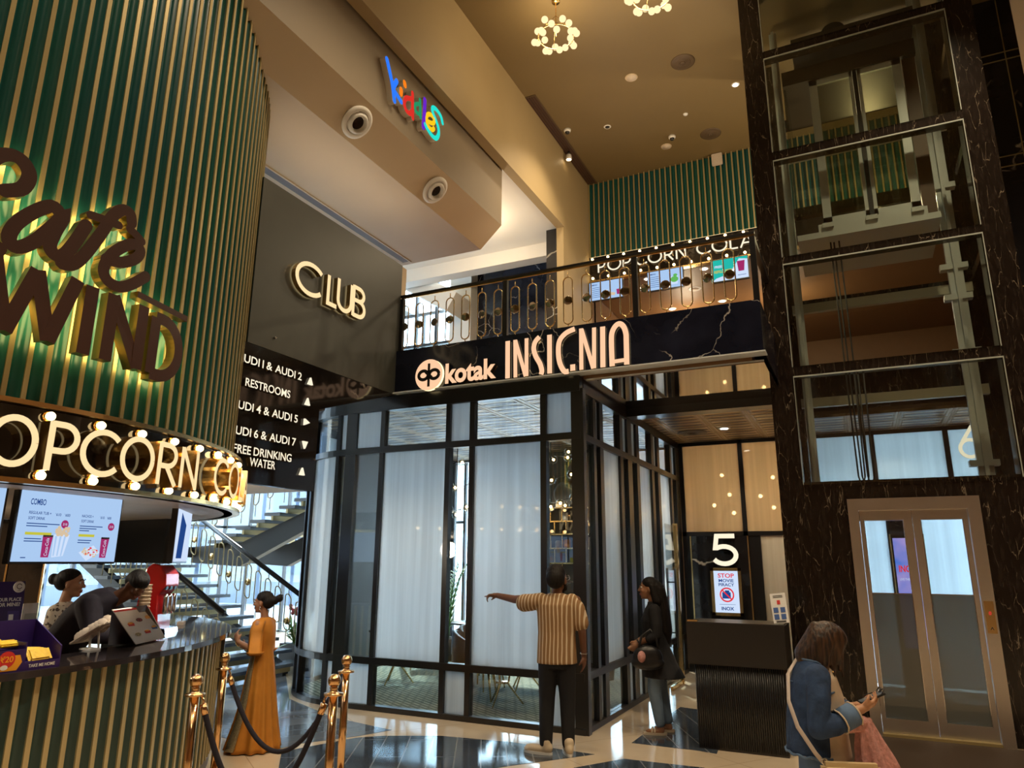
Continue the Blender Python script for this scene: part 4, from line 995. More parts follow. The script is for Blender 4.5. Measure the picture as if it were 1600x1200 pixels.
# ---- back unit of the kiosk: black marble with gold strips, low work top
bu = thing('back_unit', 'black marble back unit with gold strips behind the kiosk staff', 'cabinet', (-9.4, 4.2, 0))
P0, P1 = Vector((-10.6, 3.6, 0)), Vector((-8.35, 5.15, 0)); dv = (P1-P0).normalized(); nv = Vector((dv.y, -dv.x, 0)); L = (P1-P0).length
Rb = Matrix((dv, -nv, Vector((0, 0, 1)))).transposed()
MB().obox((P0+P1)/2+Vector((0, 0, 1.09)), (L, .06, 2.17), Rb).build('marble_panel', M['marble_panel'], bu)
for s_ in (.9, 1.35, 1.62, 2.1, 2.35, L): MB().obox(P0+dv*s_+nv*.035+Vector((0, 0, 1.09)), (.018, .02, 2.17), Rb).build('gold_strip', M['gold'], bu)
MB().obox(P0+dv*.95+nv*.034+Vector((0, 0, 1.62)), (.62, .012, .34), Rb).build('backlit_board', M['screen_cream'], bu)
MB().obox((P0+P1)/2+nv*.28+Vector((0, 0, .86)), (L, .5, .05), Rb).build('worktop', M['counter_top'], bu)
MB().obox((P0+P1)/2+nv*.26+Vector((0, 0, .42)), (L, .44, .84), Rb).build('base_cabinet', M['dark_paint'], bu)
# ---- things on the counter
ZT = 1.12
def frame_at(a): n = kp(a, 1, 0)-kp(a, 0, 0); u = Vector((-n.y, n.x, 0)); return n, u
sb = thing('snack_display_box', 'purple snack display box with yellow packets at the left end of the counter', 'display box', tuple(kp(-4.2, 3.2, ZT)))
a_ = -1.4; n, u = frame_at(a_); R_ = Matrix((u, -n, Vector((0, 0, 1)))).transposed(); c = kp(a_, 3.22, ZT)
W, D = .52, .30
bxs = MB(); up = Vector((0, 0, 1))
bxs.obox(c+up*.006, (W, D, .012), R_); bxs.obox(c-u*.10+n*D/2+up*.06, (W*.62, .008, .12), R_); bxs.obox(c+u*.16+n*D/2+up*.022, (.20, .008, .044), R_); bxs.obox(c-n*D/2+up*.13, (W, .008, .26), R_)
for s_ in (-1, 1):
    e = c+u*(s_*W/2); pts = [e+n*D/2, e-n*D/2, e-n*D/2+up*.26, e+n*D/2+up*.12]
    o2 = u*(s_*.008); bxs.add(pts+[p+o2 for p in pts], [(0, 1, 2, 3), (4, 5, 6, 7), (0, 1, 5, 4), (1, 2, 6, 5), (2, 3, 7, 6), (3, 0, 4, 7)])
bxs.obox(c+u*.06+up*.08, (.008, D, .15), R_); bxs.obox(c-u*.10-n*.03+up*.06, (.3, .2, .10), R_)
bxs.build('carton', M['purple'], sb)
fB = lambda x, y, d: c+u*x+up*y+n*(D/2+.004+d)
m_ = MB(); put_text(m_, 'TAKE ME HOME', .085, .014, fB, h=.018, w=.15, d1=.001, bold=.02); m_.prism(arc(-.04, .07, .045, .045, 0, 345, 24), .0, .002, fB, 1); put_text(m_, '\u20b920', -.04, .055, fB, h=.035, d0=.002, d1=.003, bold=.02, center=True, mi=2)
m_.prism([(-.25, .008), (.02, .008), (.045, .05), (.03, .09), (-.25, .09)], 0, .001, fB, 2); m_.prism(arc(-.05, .028, .02, .014, 0, 340, 14), .001, .0025, fB, 3)
m_.build('print', [M['paper'], M['redprint'], M['orange'], M['paper']], sb)
lb = ['yellow packet lying at the back of the purple box, leftmost', 'yellow packet at the back of the purple box', 'yellow packet in the middle row of the purple box', 'yellow packet on the middle divider of the purple box', 'yellow packet standing in the right front bin of the purple box', 'second yellow packet behind the one in the right bin']
r = random.Random(3)
for k, (x, y, z, tl) in enumerate([(-.16, -.10, .185, .5), (-.04, -.09, .17, .4), (-.12, .0, .15, .35), (.01, .04, .145, .3), (.165, .10, .075, .9), (.155, .05, .085, .8)]):
    Rk = R_@Matrix.Rotation(tl, 3, 'X')@Matrix.Rotation(r.uniform(-.15, .15), 3, 'Z')
    m_ = MB().obox(c+u*x+n*y+up*z, (.115, .075, .022), Rk, bev=.008)
    for s_ in (-1, 1): m_.obox(c+u*x+n*y+up*z+Rk@Vector((s_*.062, 0, 0)), (.014, .072, .003), Rk)
    o = m_.build('snack_packet', M['yellow'], None); tag(o, lb[k], 'snack packet', 'yellow snack packets in the purple box')
st2 = thing('promo_stand', 'purple printed promo stand with a round badge behind the snack box', 'sign', tuple(at(6, 984, Z=ZT)))
cP = at(6, 984, Z=ZT)+Vector((0, 0, .21)); Rp = R_@Matrix.Rotation(-.12, 3, 'X')
MB().obox(cP, (.26, .012, .42), Rp).obox(cP-up*.2, (.26, .10, .02), R_).build('board', M['purple'], st2)
fP = lambda x, y, d: cP+Rp@Vector((x, -.0065-d, y))
m_ = MB(); put_text(m_, 'YOUR PLACE', -.115, .035, fP, h=.032, w=.22, d1=.001, bold=.03); put_text(m_, 'OR MINE?', -.09, -.01, fP, h=.034, w=.19, d1=.001, bold=.03)
m_.prism([(.0, -.15), (.1, -.15), (.1, -.05), (.0, -.05)], 0, .001, fP, 1); m_.prism([(.01, -.13), (.05, -.13), (.05, -.08), (.01, -.08)], .001, .002, fP, 2); m_.build('print', [M['paper'], mat('violet_print', (.06, .03, .22), .5), M['paper']], st2)
m_ = MB(); m_.prism(arc(.075, .16, .05, .05, 0, 350, 26), .002, .008, fP, 0); m_.ribbon(arc(.075, .165, .022, .022, 20, 340, 14), .006, .008, .009, fP, 1); put_text(m_, 'cafe', .075, .125, fP, h=.012, d0=.008, d1=.009, center=True, mi=1); m_.build('badge', [M['paper'], M['blackm']], st2)
# clear acrylic card holder
ah = thing('acrylic_holder', 'clear acrylic holder with a plain white card on the counter', 'holder', tuple(at(42, 984, Z=ZT)))
n, u = frame_at(2.0); Ra = Matrix((u, -n, up)).transposed(); cA = at(42, 984, Z=ZT)
MB().obox(cA+up*.12, (.14, .004, .22), Ra).build('card', M['paper'], ah); MB().obox(cA+n*.04+up*.075, (.14, .004, .14), Ra@Matrix.Rotation(.1, 3, 'X')).obox(cA+n*.02+up*.004, (.15, .12, .008), Ra).build('acrylic', thin_glass('acrylic', (.9, .92, .93), 1.6), ah)
# folding menu stand
ms = thing('menu_display', 'slanted counter menu with food pictures and a red header', 'menu stand', tuple(kp(17.5, 3.12, ZT)))
a4 = [atd(176.5, 953.5, 4.83), atd(231, 946, 5.03)]
bl, br_ = at(211, 1006.5, Z=ZT+.012), at(257.5, 996, Z=ZT+.012)
tl, tr = a4
uu = (br_-bl); uw = uu.length; uu.normalize(); vv = ((tl-bl)+(tr-br_))/2; vh = vv.length; vv.normalize(); nn = uu.cross(vv).normalized()
Rm = Matrix((uu, -nn, vv)).transposed(); cm = (bl+br_+tl+tr)/4
fm = lambda x, y, d: cm+uu*x+vv*y+nn*(d+.006)
MB().obox(cm, (uw, .012, vh), Rm).build('board', M['paper'], ms)
back = [bl, br_, tr, tl]; foot = [Vector((*(p-Vector((nn.x, nn.y, 0)).normalized()*.20).xy, ZT+.004)) for p in (bl, br_)]
MB().add([bl-nn*.01, br_-nn*.01, tr-nn*.01, tl-nn*.01]+foot, [(0, 1, 5, 4), (2, 3, 4, 5), (0, 4, 3), (1, 2, 5)]).build('easel', M['darkbrown'], ms)
MPAL = [M['redprint'], M['orange'], M['greenprint'], M['darkbrown'], M['blueprint'], M['cream_cloth']]
MB().prism([(-uw/2, vh/2-.034), (uw/2, vh/2-.034), (uw/2, vh/2), (-uw/2, vh/2)], 0, .0015, fm, 0).build('header', MPAL, ms)
for k, (x, y, mm, s_) in enumerate([(-.28, .10, 0, 1.4), (.02, .17, 3, 1.5), (.3, .22, 1, 1.2), (-.25, -.22, 2, 1.5), (.06, -.18, 0, 1.4), (.33, -.10, 4, 1.4)]):
    x *= uw; y *= vh; m_ = MB()
    if k in (1, 3): m_.prism(arc(x, y, .030*s_, .026*s_, 0, 345, 18), .001, .002, fm, 3 if k == 1 else 5); [m_.prism(arc(x+.024*math.cos(q*1.3), y+.022*math.sin(q*1.3), .010, .008, 0, 300, 6), .002, .0026, fm, 0 if k == 1 else 2) for q in range(6)]
    else: m_.prism([(x-.028*s_, y-.03*s_), (x+.028*s_, y-.035*s_), (x+.034*s_, y+.006), (x-.03*s_, y+.010)], .001, .002, fm, mm); m_.prism(arc(x, y+.014, .026*s_, .014*s_, 0, 345, 12), .002, .003, fm, 1)
    m_.build('food_picture', MPAL, ms)
# pulp cup carriers
bundle = thing('cup_carriers', 'bundle of pale pulp cup carriers on the counter beside the till', 'cup carriers', tuple(kp(9.2, 3.15, ZT)))
cB = at(134, 1017, Z=ZT)+Vector((-.03, .05, 0)); r = random.Random(12)
for k in range(3):
    Rk = Matrix.Rotation(.35+.05*k, 3, 'Z')@Matrix.Rotation(-.55, 3, 'Y')@Matrix.Rotation(.12*k, 3, 'X')
    m_ = MB(); cc = cB+up*(.11+.018*k)+Vector((.012*k, .01*k, 0)); m_.obox(cc, (.25, .17, .014), Rk, bev=.006)
    for x in (-.06, .06):
        for y in (-.042, .042): m_.ball(cc+Rk@Vector((x, y, .012)), .040, 10)
    m_.build('carrier', M['kraft'], bundle)
MB().tube([cB+Vector((.02, -.02, 0)), cB+Vector((-.01, 0, .1))], .008, 6).obox(cB+up*.006, (.12, .08, .012)).tube([cB+Vector((.05, .03, 0)), cB+Vector((.04, .02, .13))], .008, 6).build('wire_rest', M['white'], bundle)
# cup stack and red dispenser
cu = thing('cup_stack', 'stack of pale paper cups behind the bending worker', 'cups', tuple(atd(213, 935, 5.8)))
cC = atd(226, 938, 5.72); m_ = MB()
for k in range(9): m_.lathe([(.036, 0), (.046, .03), (.048, .032), (.046, .034)], (cC.x, cC.y, ZT+.0+.028*k+.17), 16)
m_.build('cups', M['cream_cloth'], cu); MB().lathe([(.06, 0), (.06, .16), (.05, .17)], (cC.x, cC.y, ZT), 16).build('base', M['black'], cu)
dp = thing('drink_dispenser', 'tall glossy red drink dispenser with chrome taps at the counter end', 'dispenser', (-5.80, 4.72, ZT))
cD = Vector((-5.70, 4.56, ZT)); n, u = frame_at(42); Rd = Matrix((u, -n, up)).transposed()
prof = [(-.13, 0), (.10, 0), (.12, .06), (.10, .28), (.13, .36), (.10, .48), (.02, .56), (-.07, .56), (-.13, .48)]
toP = lambda x, y: (lambda q: q)(cD+Vector((_r.x, _r.y, 0)).normalized()*x+up*y)
vr = Vector((_r.x, _r.y, 0)).normalized(); vf = Vector((-vr.y, vr.x, 0))
MB().prism([(-.15, 0), (.07, 0), (.07, .10), (.05, .32), (.11, .40), (.10, .50), (.04, .575), (-.03, .59), (-.08, .55), (-.11, .40)], -.13, .13, lambda a, b, d: cD+vr*a+up*b+vf*d).build('body', M['red'], dp, bevel=.012)
MB().prism([(.06, .0), (.15, .0), (.14, .04), (.06, .05)], -.12, .12, lambda a, b, d: cD+vr*a+up*b+vf*d).build('drip_tray', M['chrome'], dp)
m_ = MB()
for d_ in (-.08, 0, .08): m_.lathe([(.018, .16), (.024, .18), (.024, .30), (.016, .33)], tuple(cD+vr*.10+vf*d_), 14)
m_.build('tap', M['chrome'], dp)
m_ = MB()
for d_ in (-.08, 0, .08): m_.obox(cD+vr*.095+vf*d_+up*.40, (.02, .05, .07), Matrix((vr, vf, up)).transposed(), bev=.006)
m_.build('lever', M['black'], dp)
tc_ = thing('tip_block', 'small pale block at the far edge of the counter', 'box', tuple(at(292, 972, Z=ZT)))
MB().obox(at(283, 976, Z=ZT)+up*.016, (.14, .06, .03), Rd).build('block', M['kraft'], tc_)

# ================================================================ SIGNS ON THE WALLS
fW = face_x(-5.33)
cl = thing('club_sign', 'lit cream capital letters spelling club on the charcoal wall', 'sign', (-5.33, 6.05, 4.6))
for ch, y0, y1, z0, z1 in (('C', 5.43, 5.86, 4.60, 4.985), ('L', 5.95, 6.14, 4.60, 4.975), ('U', 6.12, 6.42, 4.60, 4.985), ('B', 6.40, 6.67, 4.61, 5.005)):
    m_ = MB(); glyph(m_, ch, y0, z0, y1-y0, z1-z0, .052, fW, .012, .07, 0, 1, 2); m_.build('letter', [M['lit_cream'], M['gold'], M['halo_soft']], cl)
ds = thing('direction_sign', 'lit direction lettering for screens, restrooms and drinking water on black marble', 'sign', (-5.33, 5.4, 2.6))
fD = face_x(-5.332)
rows = [('AUDI 1 & AUDI 2', 4.79, 5.70, 3.635, .085), ('RESTROOMS', 4.93, 5.55, 3.405, .085), ('AUDI 4 & AUDI 5', 4.78, 5.69, 3.165, .085), ('AUDI 6 & AUDI 7', 4.78, 5.69, 2.915, .085), ('FREE DRINKING', 4.86, 5.645, 2.74, .085), ('WATER', 5.08, 5.425, 2.635, .085)]
for t_, y0, y1, z0, h in rows:
    ws = t_.split(' '); W_ = [text_geo(q, .012)[2] for q in ws]; gap = .32; k_ = (y1-y0)/(sum(W_)+gap*(len(ws)-1)); y = y0
    for q, wq in zip(ws, W_):
        m_ = MB(); put_text(m_, q, y, z0, fD, h=h*.98, w=wq*k_, d0=.006, d1=.03, bold=.012, mi=0, mside=1); m_.build('lettering', [M['lit_white'], M['gold']], ds); y += (wq+gap)*k_
for y, z, a in ((5.85, 3.66, 90), (5.83, 3.425, 90), (5.84, 3.20, 0), (5.84, 2.955, -90), (5.83, 2.66, 90)):
    c_, s_ = math.cos(math.radians(a)), math.sin(math.radians(a)); P = [(.045, 0), (-.035, .036), (-.035, -.036)]
    MB().prism([(y+p*c_-q*s_, z+p*s_+q*c_) for p, q in P], .006, .03, fD, 0).build('arrow', M['lit_white'], ds)
sn = thing('wall_sensor', 'tiny round sensor on the charcoal wall below the club letters', 'sensor', (-5.33, 5.28, 4.0))
MB().lathe([(.014, 0), (.012, .02), (.005, .028)], (-5.33, 5.283, 4.003), 12, 0, Matrix.Rotation(PI/2, 3, 'Y')).build('cap', M['chrome'], sn)
# logo, wordmark and lounge name on the band
fK = face_y(7.46)
kk = thing('bank_sign', 'lit round logo and lower case wordmark on the marble band', 'sign', (-4.4, 7.46, 3.95))
cx, cz, R0 = -4.775, 4.053, .205
m_ = MB(); m_.prism(arc(cx, cz, R0, R0, 0, 350, 36), .05, .012, fK, 0, 1); m_.build('logo_disc', [M['lit_peach'], M['halo_soft']], kk)
m_ = MB()
for s_ in (-1, 1): m_.ribbon(arc(cx+s_*.080, cz, .070, .058, 0, 360, 24), .042, .05, .056, fK, 0)
m_.ribbon([(cx, cz-.155), (cx, cz+.15)], .034, .05, .056, fK, 0); m_.ribbon([(cx-.05, cz+.04), (cx-.02, cz+.015), (cx+.02, cz-.015), (cx+.05, cz-.04)], .036, .0545, .0565, fK, 0); m_.build('logo_mark', M['blackm'], kk)
m_ = MB(); put_text(m_, 'kotak', -4.53, 3.905, fK, h=.265, w=.72, d0=.012, d1=.05, bold=.035, mside=1); m_.build('wordmark', [M['lit_peach'], M['gold']], kk)
ig = thing('lounge_sign', 'tall lit art deco letters spelling insignia on the marble band', 'sign', (-2.9, 7.46, 3.88))
def zp(pts):  # strokes read off the zoomed photo, laid on the face of the band
    o = []
    for x, y in pts: p = at(620+x/2.759, 280+y/2.759, Y=7.42); o.append((p.x, max(p.z+.012, 3.888)))
    return o
SW = .062
LET = [[([(479, 702), (478, 885)], SW)],
 [([(511, 697), (512, 880)], .05), ([(512, 700), (556, 872)], .05), ([(560, 690), (560, 874)], .05)],
 [([(616, 684), (598, 705), (591, 735), (600, 768), (618, 800), (626, 830), (622, 866)], SW)],
 [([(659, 675), (660, 862)], SW)],
 [([(768, 650), (730, 668), (703, 700), (697, 745), (703, 795), (722, 832), (742, 856)], SW), ([(759, 803), (760, 852)], SW)],
 [([(795, 648), (797, 849)], .05), ([(797, 652), (848, 838)], .05), ([(851, 644), (852, 843)], .05)],
 [([(888, 640), (890, 841)], SW)],
 [([(930, 835), (926, 700), (930, 662), (945, 636), (962, 628), (978, 640), (988, 668), (990, 700), (993, 828)], .062), ([(930, 792), (990, 783)], .045)]]
for L_ in LET:
    m_ = MB()
    for pts, sw in L_:
        P = zp(pts); P = smooth_path(P, 4) if len(pts) > 3 else P
        m_.ribbon(P, sw, .012, .045, fK, 0, 1, 2)
    m_.build('letter', [M['lit_peach'], M['gold'], M['halo_soft']], ig)
# children's play sign on the beam
ks = thing('play_area_sign', 'bright multicoloured lower case letters on the taupe beam face', 'sign', (-4.665, 6.6, 7.3))
fk = face_x(-4.665)
def kx(pts): return [(lambda p: (p.y, p.z))(at(580+x/7.5, 80+y/7.5, X=-4.585)) for x, y in pts]
def kid(name, mm, strokes, w=.055):
    w = w*1.224
    m_ = MB()
    for s_ in strokes:
        pts, ww = (s_[0], s_[1]*1.224) if isinstance(s_, tuple) else (s_, w)
        P = kx(pts); P = smooth_path(P, 4) if len(P) > 2 else P
        m_.ribbon(P, ww, .0, .08, fk, 0, 1, None, 'round')
    m_.build(name, [M[mm], M['white_paint']], ks)
kid('letter', 'kid_k', [([(185, 95), (215, 230), (250, 400), (272, 580)], .062), ([(300, 350), (262, 430), (300, 510), (350, 590)], .06)])
kid('letter', 'kid_i', [([(392, 370), (396, 400)], .062), ([(352, 450), (350, 500)], .06)])
kid('letter', 'kid_d', [([(485, 490), (484, 640), (488, 785)], .052), [(470, 560), (410, 550), (388, 610), (410, 690), (455, 730), (480, 700)]])
kid('letter', 'kid_dd', [([(572, 570), (575, 680), (578, 775)], .048), [(565, 620), (525, 620), (514, 660), (530, 715), (560, 735)]], .045)
kid('letter', 'kid_l', [([(630, 570), (622, 740), (610, 890)], .064)])
kid('letter', 'kid_e', [[(660, 820), (725, 845), (738, 800), (700, 745), (660, 745), (650, 810), (670, 880), (715, 920), (735, 905)]], .052)
kid('letter', 'kid_s', [[(835, 840), (815, 760), (760, 680), (722, 665), (720, 710), (755, 800), (785, 890), (790, 970), (760, 1020), (710, 985), (665, 920), (632, 860)]], .056)
# round ball nozzles in the sloped strip of the beam
sn_ = Vector((.30, 0, -.28)).normalized(); sn_ = Vector((.28, 0, -.30)).normalized()
for y, lb in ((5.78, 'white round ball air nozzle nearer the drum on the sloped beam strip'), (7.51, 'white round ball air nozzle farther along the sloped beam strip, towards the railing')):
    c_ = Vector((-4.848, y, 6.738)); q = sn_.to_track_quat('Z', 'Y').to_matrix()
    t = thing('air_nozzle', lb, 'air vent', tuple(c_), 'ball nozzles on the lettered beam')
    MB().lathe([(a*1.224, b*1.224) for a, b in [(.13, 0), (.165, 0), (.165, .012), (.13, .03), (.118, .022), (.118, 0)]], c_, 32, 0, q).build('flange', M['white_paint'], t)
    q2 = (sn_+Vector((.25, -.15, -.25))).to_track_quat('Z', 'Y').to_matrix()
    MB().lathe([(a*1.224, b*1.224) for a, b in [(.112, -.03), (.110, .02), (.095, .055), (.078, .066), (.070, .05), (.062, -.01)]], c_, 32, 0, q2).build('ball', M['white_paint'], t)
    MB().lathe([(a*1.224, b*1.224) for a, b in [(.066, .012), (.001, .008)]], c_, 24, 0, q2).build('throat', M['darkbrown'], t)

# ================================================================ GLASS LIFT
YS = 8.94
ls = thing('lift_shaft', 'tall glass lift shaft in veined dark marble framing right of the passage', 'lift shaft', (.5, YS, 0))
for x0, x1 in ((-.82, -.55), (1.56, 1.86)):
    for y0, y1 in ((YS, YS+.26), (10.64, 10.9)):
        MB().box((x0, y0, 0), (x1, y1, 9.5)).build('column', M['marble_brown'], ls)
MB().box((-.55, YS+.012, 0), (-.11, YS+.2, 2.62)).box((1.158, YS+.012, 0), (1.56, YS+.2, 2.62)).box((-.11, YS+.012, 2.45), (1.158, YS+.2, 2.62)).build('marble_base', M['marble_brown'], ls)
BZ = [(2.60, 2.66), (3.93, 4.06), (5.39, 5.50), (6.85, 6.99), (8.40, 8.53)]
for z0, z1 in BZ: MB().box((-.55, YS+.005, z0), (1.56, YS+.14, z1)).build('cross_band', M['marble_brown'], ls)
for i, (z0, z1) in enumerate([(2.63, 3.935), (4.05, 5.395), (5.49, 6.855), (6.98, 8.405), (8.52, 9.5)]):
    p = MB().box((-.545, YS-.014, z0), (1.57, YS-.002, z1)).build('front_pane', M['shaft_glass'], ls)
    MB().box((-.545, YS-.016, z1-.016), (1.57, YS-.001, z1)).box((-.552, YS-.016, z0), (-.545, YS-.001, z1)).box((1.57, YS-.016, z0), (1.58, YS-.001, z1)).build('pane_edge', mat('pale_glass_edge', (.42, .46, .42), .25), p)
for x in (-.69, 1.72):
    MB().box((x-.006, YS+.26, 2.66), (x+.006, 10.64, 9.5)).build('side_pane', M['shaft_glass'], ls)
    for z0, z1 in BZ: MB().box((x-.06, YS+.26, z0), (x+.06, 10.64, z1)).build('side_band', M['marble_brown'], ls)
for z0, z1 in ((.0, .1), (2.3, 2.66), (4.0, 4.45), (5.39, 5.50), (6.85, 6.99), (8.40, 8.53)): MB().box((-.55, 10.72, z0), (1.56, 10.86, z1)).build('back_band', M['marble_brown'], ls)
for x in (1.30,): MB().box((x, 9.75, .1), (x+.16, 9.83, 9.4)).box((x+.06, 9.69, .1), (x+.10, 9.75, 9.4)).build('guide_rail', M['white_steel'], ls)
MB().box((-.50, 9.75, .1), (-.40, 9.83, 9.4)).box((-.47, 9.70, .1), (-.43, 9.75, 9.4)).build('guide_rail', M['white_steel'], ls)
for z in (3.72, 5.02, 7.3): MB().box((-.54, 9.84, z), (1.55, 9.92, z+.12)).build('rail_beam', mat('cream_steel', (.42, .40, .32), .4), ls)
for z in (2.85, 4.2, 4.9, 5.3, 6.4): MB().box((1.22, 9.72, z), (1.52, 9.84, z+.07)).build('rail_bracket', M['white_steel'], ls)
m_ = MB()
for x, y in ((.02, 9.4), (.06, 9.42), (.12, 9.4)): m_.tube([(x, y, 5.9), (x+.01, y, 3.6), (x+.02, y, 2.75), (x+.05, y, 2.6), (x+.09, y, 2.75), (x+.10, y, 4.0)], .011, 6)
m_.build('trailing_cable', M['blackm'], ls)
m_ = MB()
for z in (8.95,): m_.box((-.2, 9.3, 8.72), (1.3, 10.4, 8.86)).cyl((.35, 9.5, 8.95), (.35, 10.2, 8.95), .16, 20)
m_.build('hoist_beam', M['blackm'], ls)
# car
lc = thing('lift_car', 'pale framed glass lift car stopped high up in the glass shaft', 'lift car', (.5, 9.3, 5.9))
m_ = MB()
for x0, x1 in ((-.03, .07), (.46, .50), (.56, .60), (.97, 1.07)): m_.box((x0, 9.28, 5.98), (x1, 9.32, 8.12))
for z0, z1 in ((5.98, 6.08), (8.04, 8.12)): m_.box((-.03, 9.28, z0), (.50, 9.32, z1)); m_.box((.56, 9.28, z0), (1.07, 9.32, z1))
m_.build('door_frame', M['white_steel'], lc)
MB().box((.06, 9.295, 6.07), (.47, 9.305, 8.05)).box((.59, 9.295, 6.07), (.98, 9.305, 8.05)).build('door_glass', thin_glass('car_glass', (.75, .74, .62), 1.2), lc)
MB().box((-.36, 9.25, 8.12), (1.25, 9.33, 8.34)).box((-.36, 9.34, 8.2), (1.25, 10.5, 8.3)).build('header', mat('dark_lift_header', (.05, .038, .026), .4, .3), lc)
MB().box((-.1, 9.2, 5.86), (1.12, 9.34, 5.96)).box((-.36, 9.2, 5.78), (1.25, 10.5, 5.86)).build('sill', M['white_steel'], lc)
MB().box((.505, 9.27, 5.98), (.555, 9.31, 8.12)).build('meeting_post', M['blackm'], lc)
MB().box((1.09, 9.33, 5.9), (1.24, 9.42, 8.3)).build('side_post', mat('brown_lift_post', (.10, .055, .03), .5), lc)
MB().box((-.36, 9.33, 5.86), (-.33, 10.5, 8.2)).build('side_glass', M['shaft_glass'], lc)
MB().box((-.33, 10.46, 5.86), (1.25, 10.48, 8.2)).build('rear_glass', M['shaft_glass'], lc)
m_ = MB()
for x in (.0, .5, 1.0): m_.box((x-.05, 9.17, 5.90), (x+.08, 9.2, 5.96))
m_.build('bolt_plate', M['white_steel'], lc)
# landing doors
ld = thing('lift_doors', 'brushed steel lift landing doors with part clear, part grey glass', 'lift door', (.52, YS, 0))
MB().box((-.11, YS-.02, 0), (-.004, YS+.1, 2.45)).box((1.042, YS-.02, 0), (1.158, YS+.1, 2.45)).box((-.004, YS-.02, 2.32), (1.042, YS+.1, 2.45)).build('frame', M['steel'], ld)
MB().box((-.004, YS-.03, 0), (1.042, YS+.1, .03)).build('threshold', M['gold_satin'], ld)
for x0, x1, g0, g1, nm in ((0.0, .515, .045, .425, 'left'), (.519, 1.038, .60, .985, 'right')):
    lfm = MB(); y0, y1 = YS+.045, YS+.075
    lfm.box((x0, y0, .03), (g0, y1, 2.32)).box((g1, y0, .03), (x1, y1, 2.32)).box((g0, y0, .03), (g1, y1, .17)).box((g0, y0, 2.21), (g1, y1, 2.32))
    o = lfm.build('door_leaf', M['steel'], ld)
    MB().box((g0, YS+.058, 1.435), (g1, YS+.064, 2.21)).build('clear_glass', M['glass'], o)
    MB().box((g0, YS+.058, .17), (g1, YS+.064, 1.43)).build('grey_glass', M['tint_panel'], o)
    MB().box((g0-.006, YS+.04, .165), (g0, YS+.046, 2.215)).box((g1, YS+.04, .165), (g1+.006, YS+.046, 2.215)).box((g0, YS+.04, 1.428), (g1, YS+.046, 1.437)).build('glazing_bead', M['black'] if nm == 'x' else M['chrome'], o)
cp = thing('call_panel', 'gold steel lift call panel with red figure on the right door jamb', 'control panel', (1.10, YS-.02, 1.06))
MB().box((1.056, YS-.032, 1.065), (1.140, YS-.02, 1.38)).build('plate', M['gold'], cp)
m_ = MB(); put_text(m_, '0', 1.087, 1.245, face_y(YS-.032), h=.035, d0=0, d1=.002, bold=.02); m_.build('display', [M['screen_red']], cp)
m_ = MB(); m_.ribbon([(1.085, 1.10), (1.098, 1.125), (1.111, 1.10)], .006, 0, .002, face_y(YS-.032)); m_.build('up_button', [M['blackm']], cp)
dg = thing('digital_poster', 'bright blue violet poster screen glimpsed through the left lift door glass', 'screen', ((qa+qb)/2, YT-.03, .5))
p0, p1 = uX(1403)-.42, uX(1421)+.02
p0 = qa+.03; p1 = qb-.10
MB().box((p0-.02, YT-.05, .5), (p1+.02, YT-.022, 2.16)).build('casing', M['black'], dg)
def grad_screen():
    g = NG('blue_violet_screen'); t = g.t; t.nodes.remove(g.b); ns = g.n('TexNoise', i_Scale=2.2, i_Detail=3.0); g.l(g.mapping(), ns.inputs['Vector'])
    e = g.n('Emission'); e.inputs[1].default_value = .55; g.l(g.mix(g.ramp(ns.outputs['Fac'], .35, .65), (.05, .20, .75), (.50, .36, .75)), e.inputs[0]); g.l(e.outputs[0], g.out.inputs[0]); return g.m
MB().box((p0, YT-.055, .54), (p1, YT-.05, 2.12)).build('display', grad_screen(), dg)
m_ = MB(); put_text(m_, 'INOX', p0+.04, 1.62, face_y(YT-.055), h=.10, w=p1-p0-.08, d1=.002, bold=.03); put_text(m_, 'LIVE THE MOVIE', p0+.04, 1.50, face_y(YT-.055), h=.035, w=p1-p0-.08, d1=.002, mi=1); m_.build('print', [M['screen_red'], M['screen_white']], dg)
# marble wall right of the shaft, crossed by gold lines
rm = struct('wall_lift_side', MB().box((1.87, 10.5, 0), (2.62, 10.68, 9.5)), M['marble'])
m_ = MB()
for z in (3.2, 5.2, 6.9, 7.05, 8.5, 8.62): m_.box((1.87, 10.488, z), (2.62, 10.5, z+.012))
m_.box((2.45, 10.488, 0), (2.462, 10.5, 9.5)); m_.build('gold_line', M['gold_satin'], rm)

# ================================================================ UPPER FLOOR: SNACK SHOP AND RAILING
YG = 12.89
bpy.data.objects['wall_far'].location.y = 5.4
bx('ceiling_shop', (-4.6, 13.0, 7.27), (5, 19, 7.4), M['brown_paint'])
bx('slab_shop', (-4.6, 14.5, 4.0), (5, 19, 4.15), M['brown_paint'])
bx('wall_shop_left', (-4.72, 12.95, 4.15), (-4.62, 19, ZC), M['brown_paint'])
bx('wall_shop_right', (5, 13, 4.15), (5.1, 19.2, ZC), M['brown_paint'])
gw = thing('wall_slatted', None, None, (-1.5, YG, 7.8)); gw['kind'] = 'structure'
s = MB(); g = MB(); n_ = 60; pit = .1085
for i in range(n_):
    x = -4.475+pit*i; s.box((x, YG-.03, 7.8), (x+.027, YG+.02, ZC)); k = len(g.v)
    for j in range(7): t = j/6; g.v += [Vector((x+.027+(pit-.027)*t, YG-.004+.03*math.sin(PI*t)**.7, 7.8)), Vector((x+.027+(pit-.027)*t, YG-.004+.03*math.sin(PI*t)**.7, ZC))]
    for j in range(6): c = k+2*j; g.f.append([c, c+2, c+3, c+1]); g.mi.append(0); g.sm.append(True)
s.build('gold_slat', M['gold_satin'], gw); g.build('fluted_panel', M['green'], gw, recalc=False)
